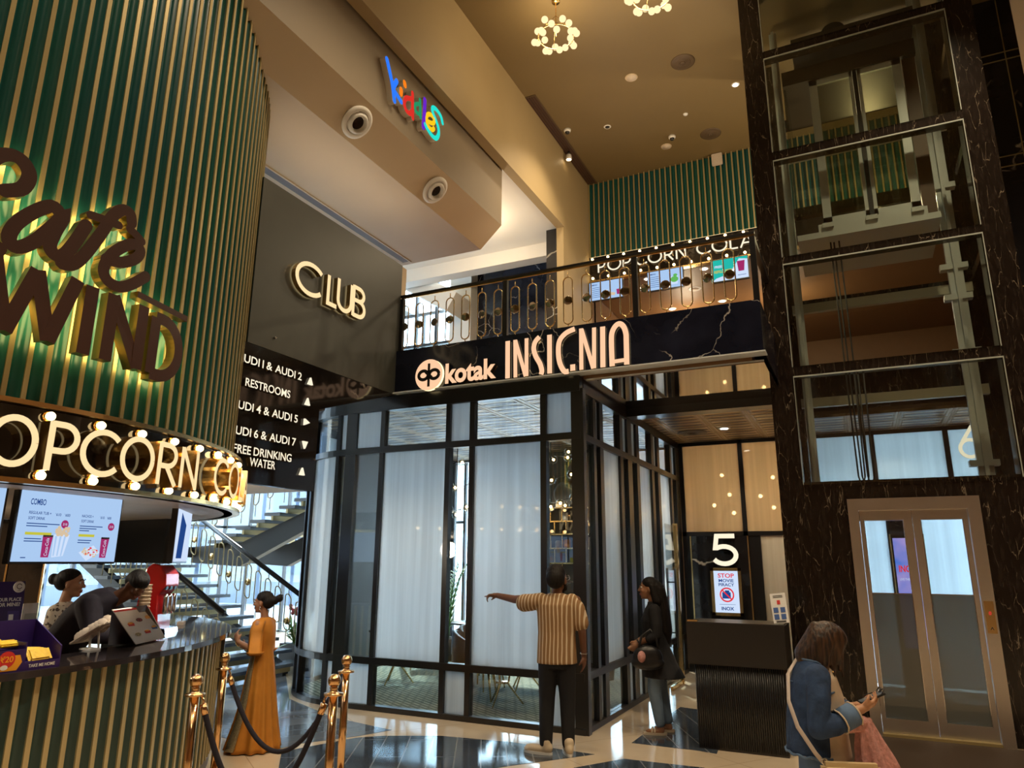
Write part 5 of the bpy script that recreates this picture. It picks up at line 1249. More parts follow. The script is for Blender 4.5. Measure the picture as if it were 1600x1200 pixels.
MB().box((-4.475, YG+.05, 7.27), (2.2, YG+.1, ZC)).build('carcass', M['blackm'], gw)
um = thing('shop_sign', 'upper floor black marble shop sign reading popcorn cola between bulbs', 'sign', (-2.5, YG, 7.3))
MB().box((-4.475, YG-.03, 7.28), (2.1, YG+.05, 7.80)).build('marble_fascia', M['marble_panel'], um)
MB().box((-4.475, YG-.07, 7.262), (2.1, YG+.05, 7.29)).build('gold_rim', M['gold'], um)
MB().box((-4.475, YG-.06, 7.785), (2.1, YG+.05, 7.80)).build('light_shelf', M['black'], um)
MB().box((-4.45, YG-.055, 7.80), (2.0, YG-.04, 7.806)).build('light_strip', M['halo_soft'], um)
fU = face_y(YG-.03)
def uz(px): return at(900+px/5.333, 420, Y=YG-.1).x
for ch, a, b in (('P', 180, 245), ('O', 262, 378), ('P', 388, 460), ('C', 498, 595), ('O', 602, 722), ('R', 736, 822), ('N', 836, 925), ('C', 1012, 1135), ('O', 1142, 1278), ('L', 1292, 1368), ('A', 1380, 1505)):
    m_ = MB(); x0, x1 = uz(a), uz(b); glyph(m_, ch, x0, 7.43, x1-x0, .27, .032, fU, .012, .07, 0, 1, 2); m_.build('letter', [M['lit_white'], M['gold'], M['halo_soft']], um)
for i in range(11):
    x = -4.40+.331*i
    for z in (7.755, 7.34): bulb(um, Vector((x, YG-.03, z)), (0, -1, 0), .024)
def ushop(x0, z0, x1, z1, label, mm):
    t = thing('shop_screen', label, 'screen', ((x0+x1)/2, YG-.12, z0), 'upper shop screens')
    MB().box((x0-.015, YG-.14, z0-.015), (x1+.015, YG-.08, z1+.015)).build('casing', M['black'], t)
    MB().box((x0, YG-.143, z0), (x1, YG-.139, z1)).build('display', M[mm], t)
    MB().cyl(((x0+x1)/2, YG-.1, z1), ((x0+x1)/2, YG-.1, 7.27), .015, 8).build('hanger', M['black'], t); return t, face_y(YG-.143)
for x0, x1, z0, z1, lb, k in ((-4.45, -3.77, 6.83, 7.21, 'white menu screen below the word pop of the upper shop sign', 0), (-3.25, -2.575, 6.85, 7.23, 'white menu screen with a green drink, middle of the upper shop', 1), (-2.035, -1.38, 6.82, 7.24, 'teal promotional screen at the right of the upper shop', 2)):
    t, f_ = ushop(x0, z0, x1, z1, lb, 'screen' if k < 2 else 'screen_teal'); m_ = MB(); xm = x1-.16
    if k < 2:
        put_text(m_, 'MENU', x0+.05, z1-.07, f_, h=.03, d1=.002, bold=.02)
        for q in range(6): m_.prism([(x0+.05, z1-.12-.04*q), (x0+.22+.03*(q % 2), z1-.12-.04*q), (x0+.22+.03*(q % 2), z1-.112-.04*q), (x0+.05, z1-.112-.04*q)], 0, .002, f_, 0)
    if k == 0:
        m_.prism([(xm-.12, z0+.07), (xm, z0+.05), (xm+.02, z0+.10), (xm-.09, z0+.13)], 0, .002, f_, 4); m_.prism([(xm+.05, z0+.06), (xm+.10, z0+.06), (xm+.11, z0+.17), (xm+.04, z0+.17)], 0, .002, f_, 3)
    if k == 1:
        m_.prism([(xm-.07, z0+.06), (xm+.06, z0+.06), (xm+.07, z0+.22), (xm-.08, z0+.22)], 0, .001, f_, 5); m_.prism(arc(xm, z0+.16, .075, .06, 0, 345, 18), .001, .002, f_, 1); m_.prism(arc(xm+.02, z0+.24, .04, .03, 0, 340, 12), .001, .003, f_, 1)
    if k == 2:
        m_.prism([(x0, z0), (x1, z0), (x1, z1-.06), (x1-.15, z1-.03), (x1-.28, z0+.20), (x0+.25, z0+.10), (x0+.08, z0+.06)], 0, .001, f_, 5)
        put_text(m_, 'FREE', x0+.06, z0+.26, f_, h=.05, d1=.002, bold=.03, mi=5); put_text(m_, 'REFILL OFFER', x0+.05, z0+.16, f_, h=.055, w=.33, d1=.002, bold=.03, mi=2)
        m_.prism([(xm-.01, z0+.14), (xm+.09, z0+.14), (xm+.11, z0+.34), (xm-.03, z0+.34)], .001, .003, f_, 3); m_.prism([(xm-.03, z0+.06), (xm+.12, z0+.06), (xm+.12, z0+.068), (xm-.03, z0+.068)], .001, .002, f_, 0)
    m_.build('picture', [M['screen_navy'], M['screen_green'], M['screen_yellow'], M['screen_magenta'], M['screen_cream'], M['screen_white']], t)
for x, y, lb in ((1100.6, 420, 'lit downlight in the brown shop ceiling, beside the teal screen'), (1011.6, 436, 'lit downlight in the brown shop ceiling, left of the middle screen'), (1050, 483, 'lit downlight in the brown shop ceiling, deepest of the four'), (1128.7, 470.6, 'lit downlight in the brown shop ceiling, below the teal screen')):
    p = at(x, y, Z=7.265); cone_lamp(p.x, min(p.y, 18.6), 7.268, lb, .085, 'downlights of the upper shop')
p = at(1085.6, 451.5, Z=7.265); cone_lamp(p.x, p.y, 7.268, 'round unlit speaker in the brown shop ceiling', .12, None, 'ceiling_speaker', 'kraft')
for x in (-3.0, -1.0): lamp('shop_lamp', 'POINT', (x, 15.2, 6.6), 40, WARM, .2)
# balustrade
def oval(mb, cx, cz, w, h, fn, r=.008, dz=0):
    a = w/2; P = [(cx+a*math.cos(t), cz+h/2-a+a*math.sin(t)) for t in [PI*i/8 for i in range(9)]]+[(cx+a*math.cos(t), cz-h/2+a+a*math.sin(t)) for t in [PI+PI*i/8 for i in range(9)]]
    mb.tube([fn(u, v) for u, v in P], r, 6, 0, closed=True); return mb
rl = thing('balustrade', 'black and gold balustrade of oval loops along the upper floor edge', 'railing', (-3, 7.53, 4.45))
MB().box((-5.33, 7.50, 5.222), (-.72, 7.55, 5.252)).build('handrail', M['black'], rl)
MB().box((-5.33, 7.52, 5.205), (-.72, 7.535, 5.222)).box((-5.33, 7.52, 4.45), (-.72, 7.535, 4.462)).build('gold_rail', M['gold'], rl)
for x in (-5.31, -3.745, -2.07, -.75): MB().box((x-.03, 7.50, 4.45), (x+.03, 7.55, 5.2)).build('post', M['black'], rl)
for i in range(20):
    x = -5.27+.2365*i
    if x > -.8: break
    o = oval(MB(), x, 4.805, .118, .60, lambda u, v: Vector((u, 7.528, v))).cyl((x, 7.528, 5.10), (x, 7.528, 5.17), .006, 6).cyl((x, 7.528, 4.455), (x, 7.528, 4.51), .006, 6).build('oval_loop', M['gold'], rl)
    q = Matrix.Rotation(PI/2, 3, 'X')@Matrix.Rotation(.25*math.sin(i*2.1), 3, 'Y')
    MB().lathe([(.050, -.006), (.055, -.004), (.055, .004), (.050, .006)], (x, 7.528, 4.805), 22, 0, q).build('mirror_disc', M['mirror'], o)
MB().box((-.79, 7.6, 5.185), (-.73, 10.9, 5.245)).build('handrail', M['black'], rl)

# ================================================================ CEILING FITTINGS OF THE LOBBY
def ring_chandelier(x, y, z, label, R=.25, phase=0):
    t = thing('ring_chandelier', label, 'chandelier', (x, y, ZC), 'ring chandeliers of the lobby'); r = random.Random(int(100*abs(x)))
    MB().lathe([(.055, -.03), (.06, 0)], (x, y, ZC), 18).cyl((x, y, z), (x, y, ZC-.02), .006, 8).build('canopy_rod', M['gold'], t)
    ring = [(x+R*math.cos(2*PI*i/36), y+R*math.sin(2*PI*i/36), z) for i in range(36)]
    m_ = MB().tube(ring, .010, 8, closed=True)
    for k in range(3): a = k*2*PI/3; m_.cyl((x+R*math.cos(a), y+R*math.sin(a), z), (x, y, z+.35), .003, 6)
    m_.build('ring', M['gold'], t)
    for k in range(22):
        a = 2*PI*k/22+phase; lv = (-.055, .06, .0)[k % 3]; rr = R+(.055, .01, -.045, .03)[k % 4]
        p = Vector((x+rr*math.cos(a), y+rr*math.sin(a), z+lv)); g = MB().ball(p, .048, 14).build('globe', M['globe_glow'], t)
        MB().cyl(p, (x+R*math.cos(a), y+R*math.sin(a), z), .006, 6).build('stem', M['gold'], g)
    return t
ring_chandelier(-3.16, 7.87, 8.9, 'lit ring chandelier of white globes wholly in view on the lobby ceiling')
ring_chandelier(-1.76, 7.72, 8.9, 'lit ring chandelier of white globes cut off by the top of the photo', phase=.1)
diffuser(-1.81, 9.92, ZC, .19, 'round ring diffuser nearer the chandeliers on the lobby ceiling')
diffuser(-1.78, 12.10, ZC, .19, 'round ring diffuser nearer the green slatted upper wall')
diffuser(.46, 8.1, ZC, .19, 'round ring diffuser in front of the lift shaft top')
def speaker(x, y, label):
    t = thing('ceiling_speaker', label, 'speaker', (x, y, ZC), 'round speakers on the lobby ceiling')
    MB().lathe([(.085, -.012), (.10, -.008), (.105, 0)], (x, y, ZC), 28).build('rim', M['beige_paint'], t); MB().lathe([(.001, -.0125), (.083, -.0125), (.083, -.01)], (x, y, ZC), 28).build('grille', M['kraft'], t)
speaker(-2.66, 9.93, 'round pale speaker on the lobby ceiling below the first chandelier'); speaker(-2.63, 12.16, 'round pale speaker on the lobby ceiling beside the dome camera')
def dome(x, y, z, label):
    t = thing('dome_camera', label, 'camera', (x, y, z), 'dome cameras')
    MB().lathe([(.055, -.05), (.065, -.03), (.068, 0)], (x, y, z), 20).build('base', M['white'], t); MB().ball((x, y, z-.05), .045, 14).build('dome', M['black'], t)
dome(-4.15, 10.84, ZC, 'white dome camera on the lobby ceiling beside the beam vent'); dome(-2.45, 11.87, ZC, 'white dome camera on the lobby ceiling above the slatted wall')
cone_lamp(-1.14, 10.85, ZC-.002, 'bright white downlight on the lobby ceiling beside the lift shaft', .06)
cone_lamp(-3.45, 11.07, ZC-.002, 'small unlit recessed downlight in the middle of the lobby ceiling', .06, None, 'downlight', 'blackm')
t = thing('smoke_detector', 'tiny white smoke detector on the lobby ceiling', 'detector', (-2.07, 11.29, ZC)); MB().lathe([(.02, -.03), (.04, -.02), (.045, 0)], (-2.07, 11.29, ZC), 16).build('body', M['white'], t)
t = thing('ceiling_spotlight', 'small spotlight hung under the lobby beam vent', 'spotlight', (-4.38, 11.5, ZC))
MB().cyl((-4.38, 11.5, ZC), (-4.38, 11.5, ZC-.08), .02, 10).build('stem', M['black'], t); MB().lathe([(.055, -.10), (.06, -.09), (.05, 0), (.02, .02)], (-4.38, 11.5, ZC-.09), 18).build('head', M['white'], t)
MB().lathe([(.001, -.104), (.045, -.104), (.045, -.10)], (-4.38, 11.5, ZC-.09), 18).build('lens', M['lamp_warm'], t)
vt = thing('linear_vent', 'long brown slot vent along the lobby ceiling beside the gold beam', 'air vent', (-4.37, 11.2, ZC))
MB().box((-4.47, 9.65, ZC-.012), (-4.27, 12.85, ZC)).build('frame', M['slot'], vt)
m_ = MB()
for i in range(4): m_.box((-4.455+.045*i, 9.68, ZC-.02), (-4.43+.045*i, 12.82, ZC-.010))
m_.build('blade', M['darkbrown'], vt)
t = thing('exit_box', 'pale square box fixed at the top of the green slatted wall', 'box', (-1.83, YG-.06, 9.25)); x_ = at(1121, 255, Y=YG-.05).x
MB().obox((x_, YG-.075, 9.37), (.20, .07, .24), bev=.01).build('case', M['kraft'], t)

# ================================================================ STAIRCASE
sc_ = thing('staircase', 'open slate staircase with gold risers turning back on itself by the windows', 'staircase', (-9.5, 8.5, 0))
RS_, RU, X0_, NF = .165, .30, -8.30, 12
Y0_, Y1_ = 7.62, 9.50
for i in range(NF):
    x1 = X0_-RU*i; x0 = x1-RU-.03; z = RS_*(i+1)
    o = MB().box((x0, Y0_-.03, z-.05), (x1, Y1_+.03, z)).build('tread', M['slate'], sc_)
    MB().box((x1-.10, Y0_+.25, z-.13), (x1-.06, Y1_-.25, z-.055)).build('riser_strip', M['gold_satin'], o)
zl = RS_*NF
MB().box((-13.6, Y0_-.03, zl-.2), (X0_-RU*NF, 11.9, zl)).build('landing', M['slate'], sc_)
def stringer(pts, y0, y1): MB().prism(pts, y0, y1, lambda u, v, d: Vector((u, d, v))).build('stringer', M['blackm'], sc_)
xe = X0_-RU*NF
for y in (Y0_+.25, Y1_-.37): stringer([(X0_-.1, 0), (X0_-.35, 0), (xe, zl-.30), (xe, zl-.05), (X0_-.1, .10)], y, y+.12)
F2 = []; X2, Z2, RU2, RS2 = -11.3, zl, .345, .122
for i in range(14):
    x0 = X2+RU2*i; z = Z2+RS2*(i+1)
    if x0 > -7.9: break
    o = MB().box((x0, 9.98, z-.06), (x0+RU2+.03, 11.8, z)).build('tread', M['slate'], sc_)
    MB().box((x0+.15, 10.0, z-.14), (x0+.20, 11.75, z-.06)).build('bracket', M['gold_satin'], o)
stringer([(-11.9, zl-.3), (-10.6, 1.62), (-7.7, 2.85), (-7.7, 3.12), (-10.6, 2.06), (-11.9, zl)], 10.15, 10.3)
stringer([(-11.9, zl-.3), (-10.6, 1.62), (-7.7, 2.85), (-7.7, 3.12), (-10.6, 2.06), (-11.9, zl)], 11.4, 11.55)
def stair_rail(y, label, xa, za, xb, zb, n, off=.93, w=.13, hh=.56):
    t = thing('stair_rail', label, 'railing', ((xa+xb)/2, y, 0), 'stair rails')
    MB().tube([(xa, y, za+off), (xb, y, zb+off)], .040, 12).build('handrail', M['black'], t)
    sl = (zb-za)/(xb-xa)
    for i in range(n):
        x = xa+(xb-xa)*(i+.5)/n; z = za+sl*(x-xa)
        o = oval(MB(), x, z+.52, w, hh, lambda u, v, y=y, x=x: Vector((u, y, v+sl*(u-x))), .010).cyl((x, y, z+.79), (x, y, z+off), .007, 6).cyl((x, y, z+.02), (x, y, z+.25), .007, 6).build('oval_loop', M['gold_satin'], t)
        if i % 2 == 0: MB().lathe([(.055, -.006), (.06, 0), (.055, .006)], (x, y, z+.50-.06*(i % 3)), 18, 0, Matrix.Rotation(PI/2, 3, 'X')).build('disc', M['gold'], o)
stair_rail(Y0_-.01, 'lower stair rail on the side nearer the kiosk', -8.15, .08, -11.7, 1.90, 15)
stair_rail(Y1_+.0, 'lower stair rail on the side away from the kiosk', -8.15, .08, -11.7, 1.90, 15)
stair_rail(9.94, 'upper stair rail climbing back to the right by the windows', -11.3, zl+.1, -7.9, zl+1.30, 10)
bd = thing('planter', 'long black planter trough beside the foot of the stairs', 'planter', (-8.6, 10.1, 0))
MB().box((-9.3, 9.98, 0), (-7.85, 10.28, .34)).build('trough', M['soil'], bd)
bush(-9.1, 10.13, .32, .80, 'bushy plant in the trough, next to the stair foot', 70, 7, None, 10, .25)
bush(-8.70, 10.13, .32, .65, 'bushy plant in the middle of the trough', 60, 9, None, 8, .2)
palm(-8.38, 10.13, .30, 1.6, 'arching palm in the trough close to the curved glass', 10, 11, .5, False, 'leaf_pale')

# ================================================================ STANCHIONS AND ROPES
def stanchion(p, label):
    t = thing('stanchion', label, 'rope post', (p.x, p.y, .003), 'gold rope posts')
    MB().lathe([(.16, 0), (.16, .015), (.14, .03), (.05, .045), (.035, .06)], (p.x, p.y, .003), 28).build('base', M['rosegold'], t)
    MB().cyl((p.x, p.y, .05), (p.x, p.y, .905), .029, 20).build('pole', M['rosegold'], t)
    MB().lathe([(.029, .895), (.062, .900), (.062, .912), (.030, .918), (.022, .935), (.030, .945), (.020, .955)], (p.x, p.y, 0), 24).build('collar', M['rosegold'], t)
    MB().ball((p.x, p.y, .987), .042, 24).build('ball_top', M['rosegold'], t); return t
PT = {k: at(x, y, Z=.987) for k, (x, y) in dict(a=(307, 1064), b=(351.5, 1028), c=(522.7, 1063.5), d=(542, 1032)).items()}
for k, lb in dict(a='gold rope post nearest the camera, close to the slatted counter', b='gold rope post beside the mustard gown', c='nearer gold rope post of the close pair on the open floor', d='farther gold rope post of the close pair on the open floor, towards the glass lounge').items(): stanchion(PT[k], lb)
def rope(a, b, sag, label):
    t = thing('rope', label, 'rope', (a.x, a.y, .85), 'black velvet ropes')
    d = Vector((b.x-a.x, b.y-a.y, 0)); L = d.length; d.normalize(); A = Vector((a.x, a.y, .84))+d*.06; B = Vector((b.x, b.y, .84))-d*.06; P = []
    for i in range(25):
        s_ = i/24; P.append(A.lerp(B, s_)-Vector((0, 0, sag*(1-(2*s_-1)**2))))
    MB().tube(P, .018, 12).build('velvet', M['velvet'], t)
    for p, q, o in ((P[0], P[1], a), (P[-1], P[-2], b)):
        v = (q-p).normalized(); MB().tube([p-v*.01, p+v*.055], [.022, .022], 14).tube([p, p+Vector((0, 0, .03)), Vector((o.x, o.y, .895))+(p-Vector((o.x, o.y, p.z))).normalized()*.045], .008, 8).build('hook', M['rosegold'], t)
rope(PT['b'], PT['d'], .52, 'black velvet rope hanging between the two farther gold posts')
rope(PT['a'], PT['c'], .58, 'black velvet rope hanging between the two nearer gold posts')

# ================================================================ PEOPLE
from mathutils import noise as mnoise
WR = {'shirt': (.010, (7, 7, 4.5)), 'trousers': (.006, (8, 8, 5)), 'denim_jacket': (.006, (11, 11, 9)), 'dark_shirt': (.007, (7, 7, 7)), 'tunic': (.007, (7, 7, 3)), 'jeans': (.005, (9, 9, 8)), 'floral_top': (.006, (8, 8, 6)), 'hair': (.006, (26, 26, 7))}
def fuse(name, shapes, mats, parent, vox=.009, smooth=3, fac=.5):
    """overlapping rounded shapes grown together into one continuous skin"""
    mb = MB()
    for s in shapes:
        if s[0] == 'c':                                  # tapered limb between points with radii
            pts, rs = s[1], s[2]
            for p, r_ in zip(pts, rs): mb.ball(p, r_, 14)
            fl = s[3] if len(s) > 3 else None
            for i in range(len(pts)-1): mb.tube([pts[i], pts[i+1]], [rs[i], rs[i+1]], 14)
        elif s[0] == 'e':                                # ellipsoid: centre, radii, axes
            q = s[3] if len(s) > 3 else Matrix.Identity(3)
            m = 10; k = 18; prof = [(max(math.sin(PI*i/m), 1e-3), -math.cos(PI*i/m)) for i in range(m+1)]
            mb.lathe(prof, s[1], k, 0, q@Matrix.Diagonal(s[2]))
        elif s[0] == 'l':                                # loft of oval rings: (centre, rx, ry), axes
            q = s[2]; k = len(mb.v); n = 24
            for c, rx, ry in s[1]:
                for j in range(n): a = 2*PI*j/n; mb.v.append(Vector(c)+q@Vector((rx*math.cos(a), ry*math.sin(a), 0)))
            for i in range(len(s[1])-1):
                for j in range(n): mb.f.append([k+i*n+j, k+i*n+(j+1) % n, k+(i+1)*n+(j+1) % n, k+(i+1)*n+j]); mb.mi.append(0); mb.sm.append(True)
            mb.f.append([k+j for j in range(n-1, -1, -1)]); mb.mi.append(0); mb.sm.append(True); mb.f.append([k+(len(s[1])-1)*n+j for j in range(n)]); mb.mi.append(0); mb.sm.append(True)
    o = mb.build('tmp', mats, None)
    r = o.modifiers.new('r', 'REMESH'); r.mode = 'VOXEL'; r.voxel_size = vox; r.use_smooth_shade = True
    if smooth: sm = o.modifiers.new('s', 'SMOOTH'); sm.factor = fac; sm.iterations = smooth
    me = bpy.data.meshes.new_from_object(o.evaluated_get(bpy.context.evaluated_depsgraph_get()))
    bpy.data.objects.remove(o)
    if name in WR:                                       # folds and strands
        amp, fq = WR[name]; me.update(); nr = [v.normal.copy() for v in me.vertices]
        for v, n_ in zip(me.vertices, nr): c = v.co; v.co = c+n_*(amp*mnoise.noise(Vector((c.x*fq[0], c.y*fq[1], c.z*fq[2]+c.x*2)))+.4*amp*mnoise.noise(Vector((c.x*fq[0]*2.3, c.y*fq[1]*2.3, c.z*fq[2]*2.3))))
    off = wloc(parent); me.transform(Matrix.Translation(-off)); me.name = name
    if not me.materials:
        me.materials.append(mats if not isinstance(mats, list) else mats[0])
    me.polygons.foreach_set('use_smooth', [True]*len(me.polygons))
    return link(name, me, parent)
class Fig:
    def __init__(s, name, label, pos, face, h, skin):
        s.t = thing('person', label, 'person', (pos[0], pos[1], pos[2] if len(pos) > 2 else 0)); s.o = Vector((pos[0], pos[1], pos[2] if len(pos) > 2 else 0))
        s.f = Vector((face[0], face[1], 0)).normalized(); s.r = Vector((s.f.y, -s.f.x, 0)); s.k = h/1.70; s.skin = skin
        s.Q = Matrix((s.r, s.f, Vector((0, 0, 1)))).transposed()
    def P(s, x, y, z): return s.o+(s.r*x+s.f*y+Vector((0, 0, z)))*s.k
    def c(s, pts, rs): return ('c', [s.P(*p) for p in pts], [r*s.k for r in rs])
    def e(s, c, rad, q=None): return ('e', s.P(*c), [r*s.k for r in rad], s.Q if q is None else s.Q@q)
    def l(s, rings, q=None): return ('l', [(s.P(*c), rx*s.k, ry*s.k) for c, rx, ry in rings], s.Q if q is None else s.Q@q)
    def E(s, c, rad):
        S = s.hs; p = s.hc+(Vector(c)-s.hc)*S; return s.e(tuple(p), tuple(r*S for r in rad))
    def H(s, pts, rs):
        S = s.hs; return s.c([tuple(s.hc+(Vector(p)-s.hc)*S) if p[2] > 1.3 else p for p in pts], [r*S for r in rs])
    def hand(s, wrist, dirv, palm_n, curl, side=1, point=False, ln=1.0):
        """palm, four unequal bent fingers and a thumb off the side of the palm; dirv points along the hand, palm_n out of the palm (local axes)"""
        w = Vector(wrist); d = Vector(dirv).normalized(); n = Vector(palm_n); n = (n-d*n.dot(d)).normalized(); u = d.cross(n)*side
        T = lambda a, b, c_: tuple(w+d*a+u*b+n*c_)
        sh = [s.c([T(.0, 0, 0), T(.035, 0, 0)], [.024, .026]), s.c([T(.03, .022, 0), T(.085, .028, 0)], [.017, .013]), s.c([T(.03, -.02, 0), T(.08, -.026, 0)], [.017, .012]), s.c([T(.03, 0, 0), T(.088, .004, 0)], [.02, .014])]
        for k, (b, L) in enumerate(((.031, .068), (.011, .076), (-.010, .070), (-.029, .055))):
            cu = 0.12 if (point and k == 0) else (1.9 if point else curl)+.12*k
            p = Vector((.082, b, 0)); a = cu*.35; pts = [p]
            for seg, q in ((.45, .35), (.32, .75), (.23, 1.0)):
                a = cu*q; p = p+Vector((math.cos(a)*L*seg, (b*.12), math.sin(a)*L*seg)); pts.append(p)
            sh.append(s.c([T(*p) for p in pts], [.0095, .009, .0082, .007]))
        sh.append(s.c([T(.025, .026, .008), T(.050, .048, .018), T(.075, .050, .034)], [.013, .0105, .008]))
        return sh
    def head(s, c, fw, size=1.0, tilt=0, ear=True):
        """skull, jaw, nose, lips, brow and ears about the point between the ears; fw is the local facing direction"""
        fw = Vector(fw).normalized(); up0 = Vector((0, 0, 1)); rt = fw.cross(up0).normalized(); up = rt.cross(fw)
        q = Matrix((rt, fw, up)).transposed(); s.hq = q; s.hc = Vector(c); s.hs = size
        T = lambda x, y, z: tuple(Vector(c)+(rt*x+fw*y+up*z)*size); s.HT = T
        S = size
        sh = [s.e(T(0, -.012, .035), (.072*S, .092*S, .085*S), q), s.e(T(0, .02, -.02), (.060*S, .068*S, .075*S), q), s.e(T(0, .035, -.07), (.045*S, .045*S, .042*S), q), s.e(T(0, .062, -.095), (.022*S, .020*S, .018*S), q),
              s.c([T(0, .085, .012), T(0, .104, -.022)], [.009*S, .014*S]), s.e(T(0, .080, .028), (.048*S, .014*S, .010*S), q), s.e(T(.034, .066, -.02), (.022*S, .02*S, .02*S), q), s.e(T(-.034, .066, -.02), (.022*S, .02*S, .02*S), q),
              s.e(T(0, .080, -.052), (.022*S, .013*S, .007*S), q), s.e(T(0, .077, -.066), (.019*S, .013*S, .008*S), q)]
        if ear:
            for x in (-1, 1): sh.append(s.e(T(x*.073, -.008, -.012), (.010*S, .018*S, .030*S), q@Matrix.Rotation(-.2, 3, 'X')))
        return sh
    def face(s, brow='hair'):
        T, S = s.HT, s.hs
        for x in (-1, 1): m = MB(); m.ball(s.P(*T(x*.031, .0755, .012)), .0115*S*s.k, 12, 0); m.ball(s.P(*T(x*.031, .0815, .012)), .0070*S*s.k, 10, 1); m.build('eye', [M['eyewhite'], M['iris']], s.t)
        for x in (-1, 1): m = MB(); m.tube([s.P(*T(x*.014, .091, .034)), s.P(*T(x*.032, .089, .040)), s.P(*T(x*.050, .078, .034))], .0042*S*s.k, 6); m.build('eyebrow', M[brow], s.t)
        m = MB(); m.tube([s.P(*T(-.022, .082, -.058)), s.P(*T(0, .0925, -.055)), s.P(*T(.022, .082, -.058))], .0055*S*s.k, 8); m.tube([s.P(*T(-.018, .080, -.066)), s.P(*T(0, .089, -.067)), s.P(*T(.018, .080, -.066))], .006*S*s.k, 8); m.build('lips', M['lip'], s.t)

# ---------------------------------------------------------------- man pointing
fx_, fy_ = -.38, .92
g = Fig('man', 'bearded man in a beige striped shirt and black trousers, pointing left', (-2.76, 6.72), (fx_, fy_), 1.70, 'skin_dark')
HW = (.30, .95, 0)                                  # looks ahead and to his right
b = g.head((.015, .03, 1.575), (.45, .9, 0), 1.2)
b += [g.c([(.0, 0, 1.38), (.01, .02, 1.52)], [.056, .052]), g.l([((0, 0, 1.0), .15, .10), ((0, 0, 1.2), .16, .10), ((0, 0, 1.36), .16, .09), ((0, 0, 1.42), .09, .06)])]
SL, EL, WL_ = (-.19, 0, 1.385), (-.42, .16, 1.375), (-.605, .29, 1.405)
SR, ER, WR = (.19, 0, 1.375), (.245, -.03, 1.10), (.262, .05, .86)
b += [g.c([SL, EL, WL_], [.052, .040, .028]), g.c([SR, ER, WR], [.052, .040, .027])]
b += g.hand(WL_, (-.97, .22, .0), (0, -.25, -1), 1.0, -1, True) + g.hand(WR, (.03, .1, -1), (-.8, .3, 0), .7, -1)
b += [g.c([(-.09, 0, .88), (-.10, .02, .48), (-.105, -.01, .10)], [.08, .055, .04]), g.c([(.09, 0, .88), (.10, .02, .48), (.10, -.01, .10)], [.08, .055, .04])]
fuse('body', b, M['skin_dark'], g.t, .0075, 2); g.face()
sh = [g.l([((0, .0, .80), .195, .135), ((0, .0, .92), .19, .13), ((0, .005, 1.08), .182, .125), ((0, .0, 1.25), .19, .125), ((0, -.005, 1.34), .195, .115), ((0, 0, 1.40), .165, .09), ((0, .0, 1.445), .075, .068)]),
      g.c([(-.15, 0, 1.375), (-.24, .04, 1.355), (-.32, .10, 1.345)], [.075, .083, .086]), g.c([(.15, 0, 1.37), (.20, -.01, 1.30), (.232, -.015, 1.17)], [.075, .08, .082])]
fuse('shirt', sh, M['stripes'], g.t, .010, 3)
tr = [g.l([((0, 0, .76), .172, .118), ((0, .0, .86), .175, .12), ((0, 0, .95), .165, .11)]), g.c([(-.085, 0, .80), (-.098, .02, .48), (-.11, -.005, .10)], [.098, .078, .062]), g.c([(.085, 0, .80), (.098, .02, .48), (.10, -.01, .10)], [.098, .078, .060])]
fuse('trousers', tr, M['black_cloth'], g.t, .010, 3)
hr = [g.E((.0, .018, 1.625), (.083, .094, .078)), g.E((-.005, -.025, 1.585), (.080, .070, .085))]
fuse('hair', hr, M['hair'], g.t, .009, 3)
T = g.HT; fuse('beard', [g.e(T(0, .04, -.085), (.055, .055, .040), g.hq), g.c([T(.062, .005, -.03), T(.05, .04, -.075)], [.016, .022]), g.c([T(-.062, .005, -.03), T(-.05, .04, -.075)], [.016, .022])], M['hair'], g.t, .008, 2)
m = MB()
for x in (-1, 1): m.tube([g.P(*T(x*.034+.027*math.cos(q), .104, .012+.022*math.sin(q))) for q in [2*PI*i/16 for i in range(16)]], .003, 6, closed=True); m.tube([g.P(*T(x*.06, .102, .018)), g.P(*T(x*.082, .04, .018)), g.P(*T(x*.083, -.01, .012))], .003, 6)
m.build('glasses', M['chrome'], g.t)
def shoe(F, x, y, ang, mats, L=.27, name='shoe', z=0):
    q = Matrix.Rotation(ang, 3, 'Z'); tr_ = lambda a, b_, c_: tuple(Vector((x, y, 0))+q@Vector((a, b_, c_)))
    o = fuse(name, [F.e(tr_(0, .09, .045), (.046, .125, .042), q), F.e(tr_(0, -.01, .06), (.042, .065, .058), q), F.c([tr_(0, -.015, .05), tr_(0, -.01, .115)], [.042, .046]), F.e(tr_(0, .16, .035), (.042, .06, .034), q)], mats, F.t, .008, 2)
    s_ = MB().prism([(.044*math.cos(a_)*(1+.1*math.sin(a_)), .075+.148*math.sin(a_)) for a_ in [2*PI*i/24 for i in range(24)]], 0, .026, lambda u, v, d: F.P(*tr_(u*1.08, v, d))); s_.build('sole', M['white'], o)
M['sneaker'] = mat('cream_sneaker', (.66, .55, .40), .6)
shoe(g, -.115, -.02, 1.15, M['sneaker']); shoe(g, .105, -.04, .12, M['sneaker'])
m = MB().tube([g.P(.262+.032*math.cos(q), .045+.030*math.sin(q), .885) for q in [2*PI*i/16 for i in range(16)]], .006, 6, closed=True); m.build('bracelet', M['chrome'], g.t)

